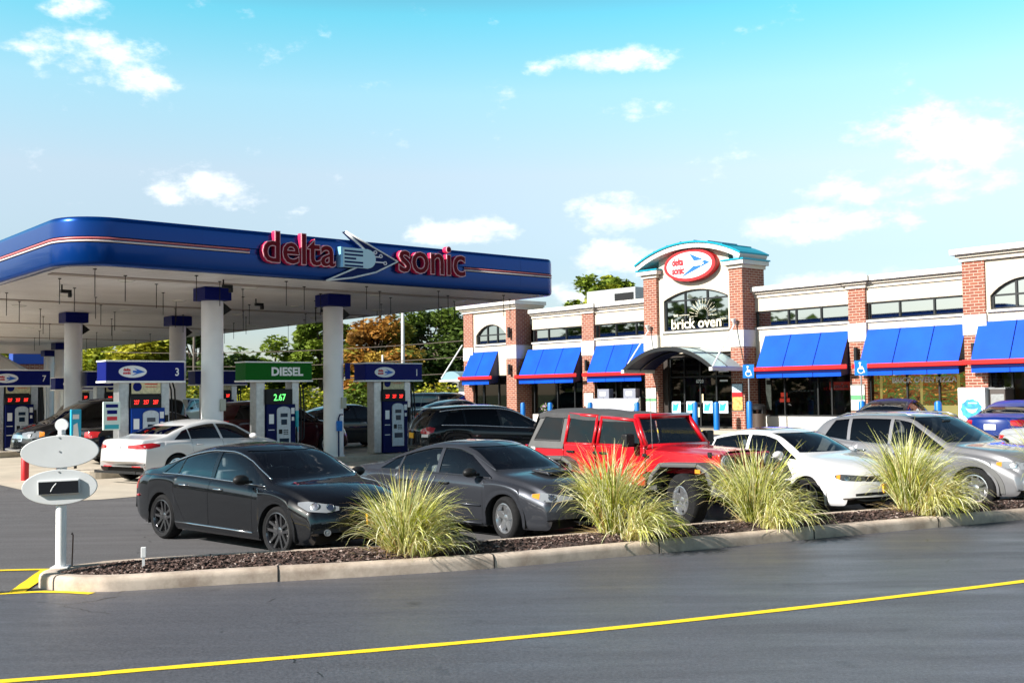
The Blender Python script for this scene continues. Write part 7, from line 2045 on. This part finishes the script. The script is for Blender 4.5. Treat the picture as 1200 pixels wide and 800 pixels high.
# unseen trees added behind and left of viewer to cut sky light, one mass
rg = random.Random(78); mb = MB()
for i in range(30000):
    if i % 3 == 2: x = -72 + rg.uniform(-5, 5); y = rg.uniform(-34, 60)
    else: x = rg.uniform(-78, 78); y = -33 + rg.uniform(-5, 5)
    hmax = 9.0 + 2.2 * sin(x * .13 + y * .1) + 1.4 * sin(x * .41 + 1) + 1.0 * sin(x * 1.1 + y * .5)
    z = hmax * rg.random() ** .8; q = .75 * rg.uniform(.6, 1.4)
    Mx = Matrix.Translation((x, y, z + .2)) @ Matrix.Rotation(rg.uniform(0, 6.28), 4, 'Z') @ Matrix.Rotation(rg.gauss(0, .9), 4, 'X')
    mb.add([(-q, 0, 0), (0, -q * .6, 0), (q, 0, 0), (0, q * .6, 0)], [(0, 1, 2, 3)], 0, Mx); c = rg.choice(G_D + G_M[:1]); k_ = rg.uniform(.7, 1.2); mb.col.append(tuple(v * k_ for v in c))
o = mb.build('unseen_woodland', M['leaf']); tag(o, kind='stuff')
# far woodland belt that reads as one mass
rg = random.Random(77); mb = MB()
for i in range(26000):
    x = rg.uniform(-95, 40); y = 112 + rg.uniform(-5, 6); hmax = 4.8 + 1.6 * sin(x * .21) + 1.1 * sin(x * .63 + 1) + .8 * sin(x * 1.5)
    z = hmax * rg.random() ** .7; q = .3 * rg.uniform(.6, 1.4)
    Mx = Matrix.Translation((x, y, z + .2)) @ Matrix.Rotation(rg.uniform(0, 6.28), 4, 'Z') @ Matrix.Rotation(rg.gauss(0, .9), 4, 'X')
    mb.add([(-q, 0, 0), (0, -q * .6, 0), (q, 0, 0), (0, q * .6, 0)], [(0, 1, 2, 3)], 0, Mx); c = rg.choice(G_D + G_M); k_ = rg.uniform(.7, 1.2); mb.col.append(tuple(v * k_ for v in c))
o = mb.build('far_woodland', M['leaf']); tag(o, kind='stuff')

# ------------------------------------------------------------------ poles, wires, buildings beyond
def pole(px, dist, h, r, label, m, arm=0, name='utility_pole'):
    x = (px - 600) / 1262.7 * dist; t = thing(name, label, 'pole', (x, dist, gz(dist)), .2, 'poles beyond the forecourt')
    q = MB(); q.tube([(0, 0, 0), (0, 0, h)], [r, r * .7], 10); q.build('shaft', m, t, smooth=True)
    if arm: q = MB(); q.box(-arm, arm, -.05, .05, h - .5, h - .38); q.build('cross_arm', m, t)
    return t
M['pole_grey'] = mat('grey pole', (.5, .5, .5), .7); M['pole_wood'] = mat('wooden pole', (.10, .08, .065), .9)
pole(472, 66, 8.4, .13, 'pale grey pole rising in front of the dark round tree', M['pole_grey'])
pole(448, 78, 4.6, .10, 'short pale pole standing before the autumn tree', M['pole_grey'])
pole(227, 76, 7.6, .12, 'dark wooden pole between the second and left front columns', M['pole_wood'], .9)
pole(44 + 8, 60, 4.0, .08, 'thin white pole above the pump numbered 7', M['white_paint'])
for k_, (za, zb) in enumerate(((5.3, 5.0), (4.4, 4.1), (3.6, 3.2))):
    q = MB(); pts = []
    for i in range(17):
        u = i / 16; pts.append((lerp(-29, -2, u), lerp(76, 60, u), lerp(za, zb, u) - .35 * 4 * u * (1 - u)))
    q.tube(pts, .022, 5); o = q.build('overhead_wire', M['pole_wood'], None); tag(o, ('highest', 'middle', 'lowest')[k_] + ' of the three dark wires strung behind the front columns', 'wire', 'overhead wires')
t = thing('wash_building', 'red brick tower with blue top beyond the pump numbered 7', 'building', (-31.6, 72, .3), .5)
q = MB(); q.box(-1.6, 1.6, -1.6, 1.6, 0, 4.0); q.build('wall', M['brick'], t); q = MB(); q.box(-1.75, 1.75, -1.75, 1.75, 4.0, 6.4); q.build('blue_top', mat('blue cladding', (.01, .06, .36), .4), t, bevel=.03)
q = MB(); q.box(-.7, .7, -1.66, -1.601, .2, 2.6); q.build('door', M['black_plastic'], t)
t = thing('white_marquee', 'white peaked marquee roof at the left edge behind the pump 7 sign', 'marquee', (-25.5, 52, .3), .3)
q = MB(); q.add([(-2.6, -2.6, 2.6), (2.6, -2.6, 2.6), (2.6, 2.6, 2.6), (-2.6, 2.6, 2.6), (-.1, 0, 4.3), (.1, 0, 4.3)], [(0, 1, 5, 4), (2, 3, 4, 5), (1, 2, 5), (3, 0, 4)]); q.build('roof', M['white_paint'], t)
q = MB()
for a in (-2.5, 2.5):
    for b in (-2.5, 2.5): q.tube([(a, b, 0), (a, b, 2.6)], .05, 8)
q.build('leg', M['steel'], t)
# lamp post outside the left edge whose long shadow crosses the hatch lines
t = thing('lamp_post', 'tall white lamp post standing left of the oval sign', 'lamp post', (-9.3, 8.75, 0), 0)
q = MB(); q.tube([(0, 0, 0), (0, 0, 6)], [.09, .06], 12); q.build('shaft', M['white_paint'], t, smooth=True); q = MB(); q.box(-.1, .5, -.15, .15, 5.9, 6.02); q.build('lamp_head', M['steel'], t, bevel=.02)
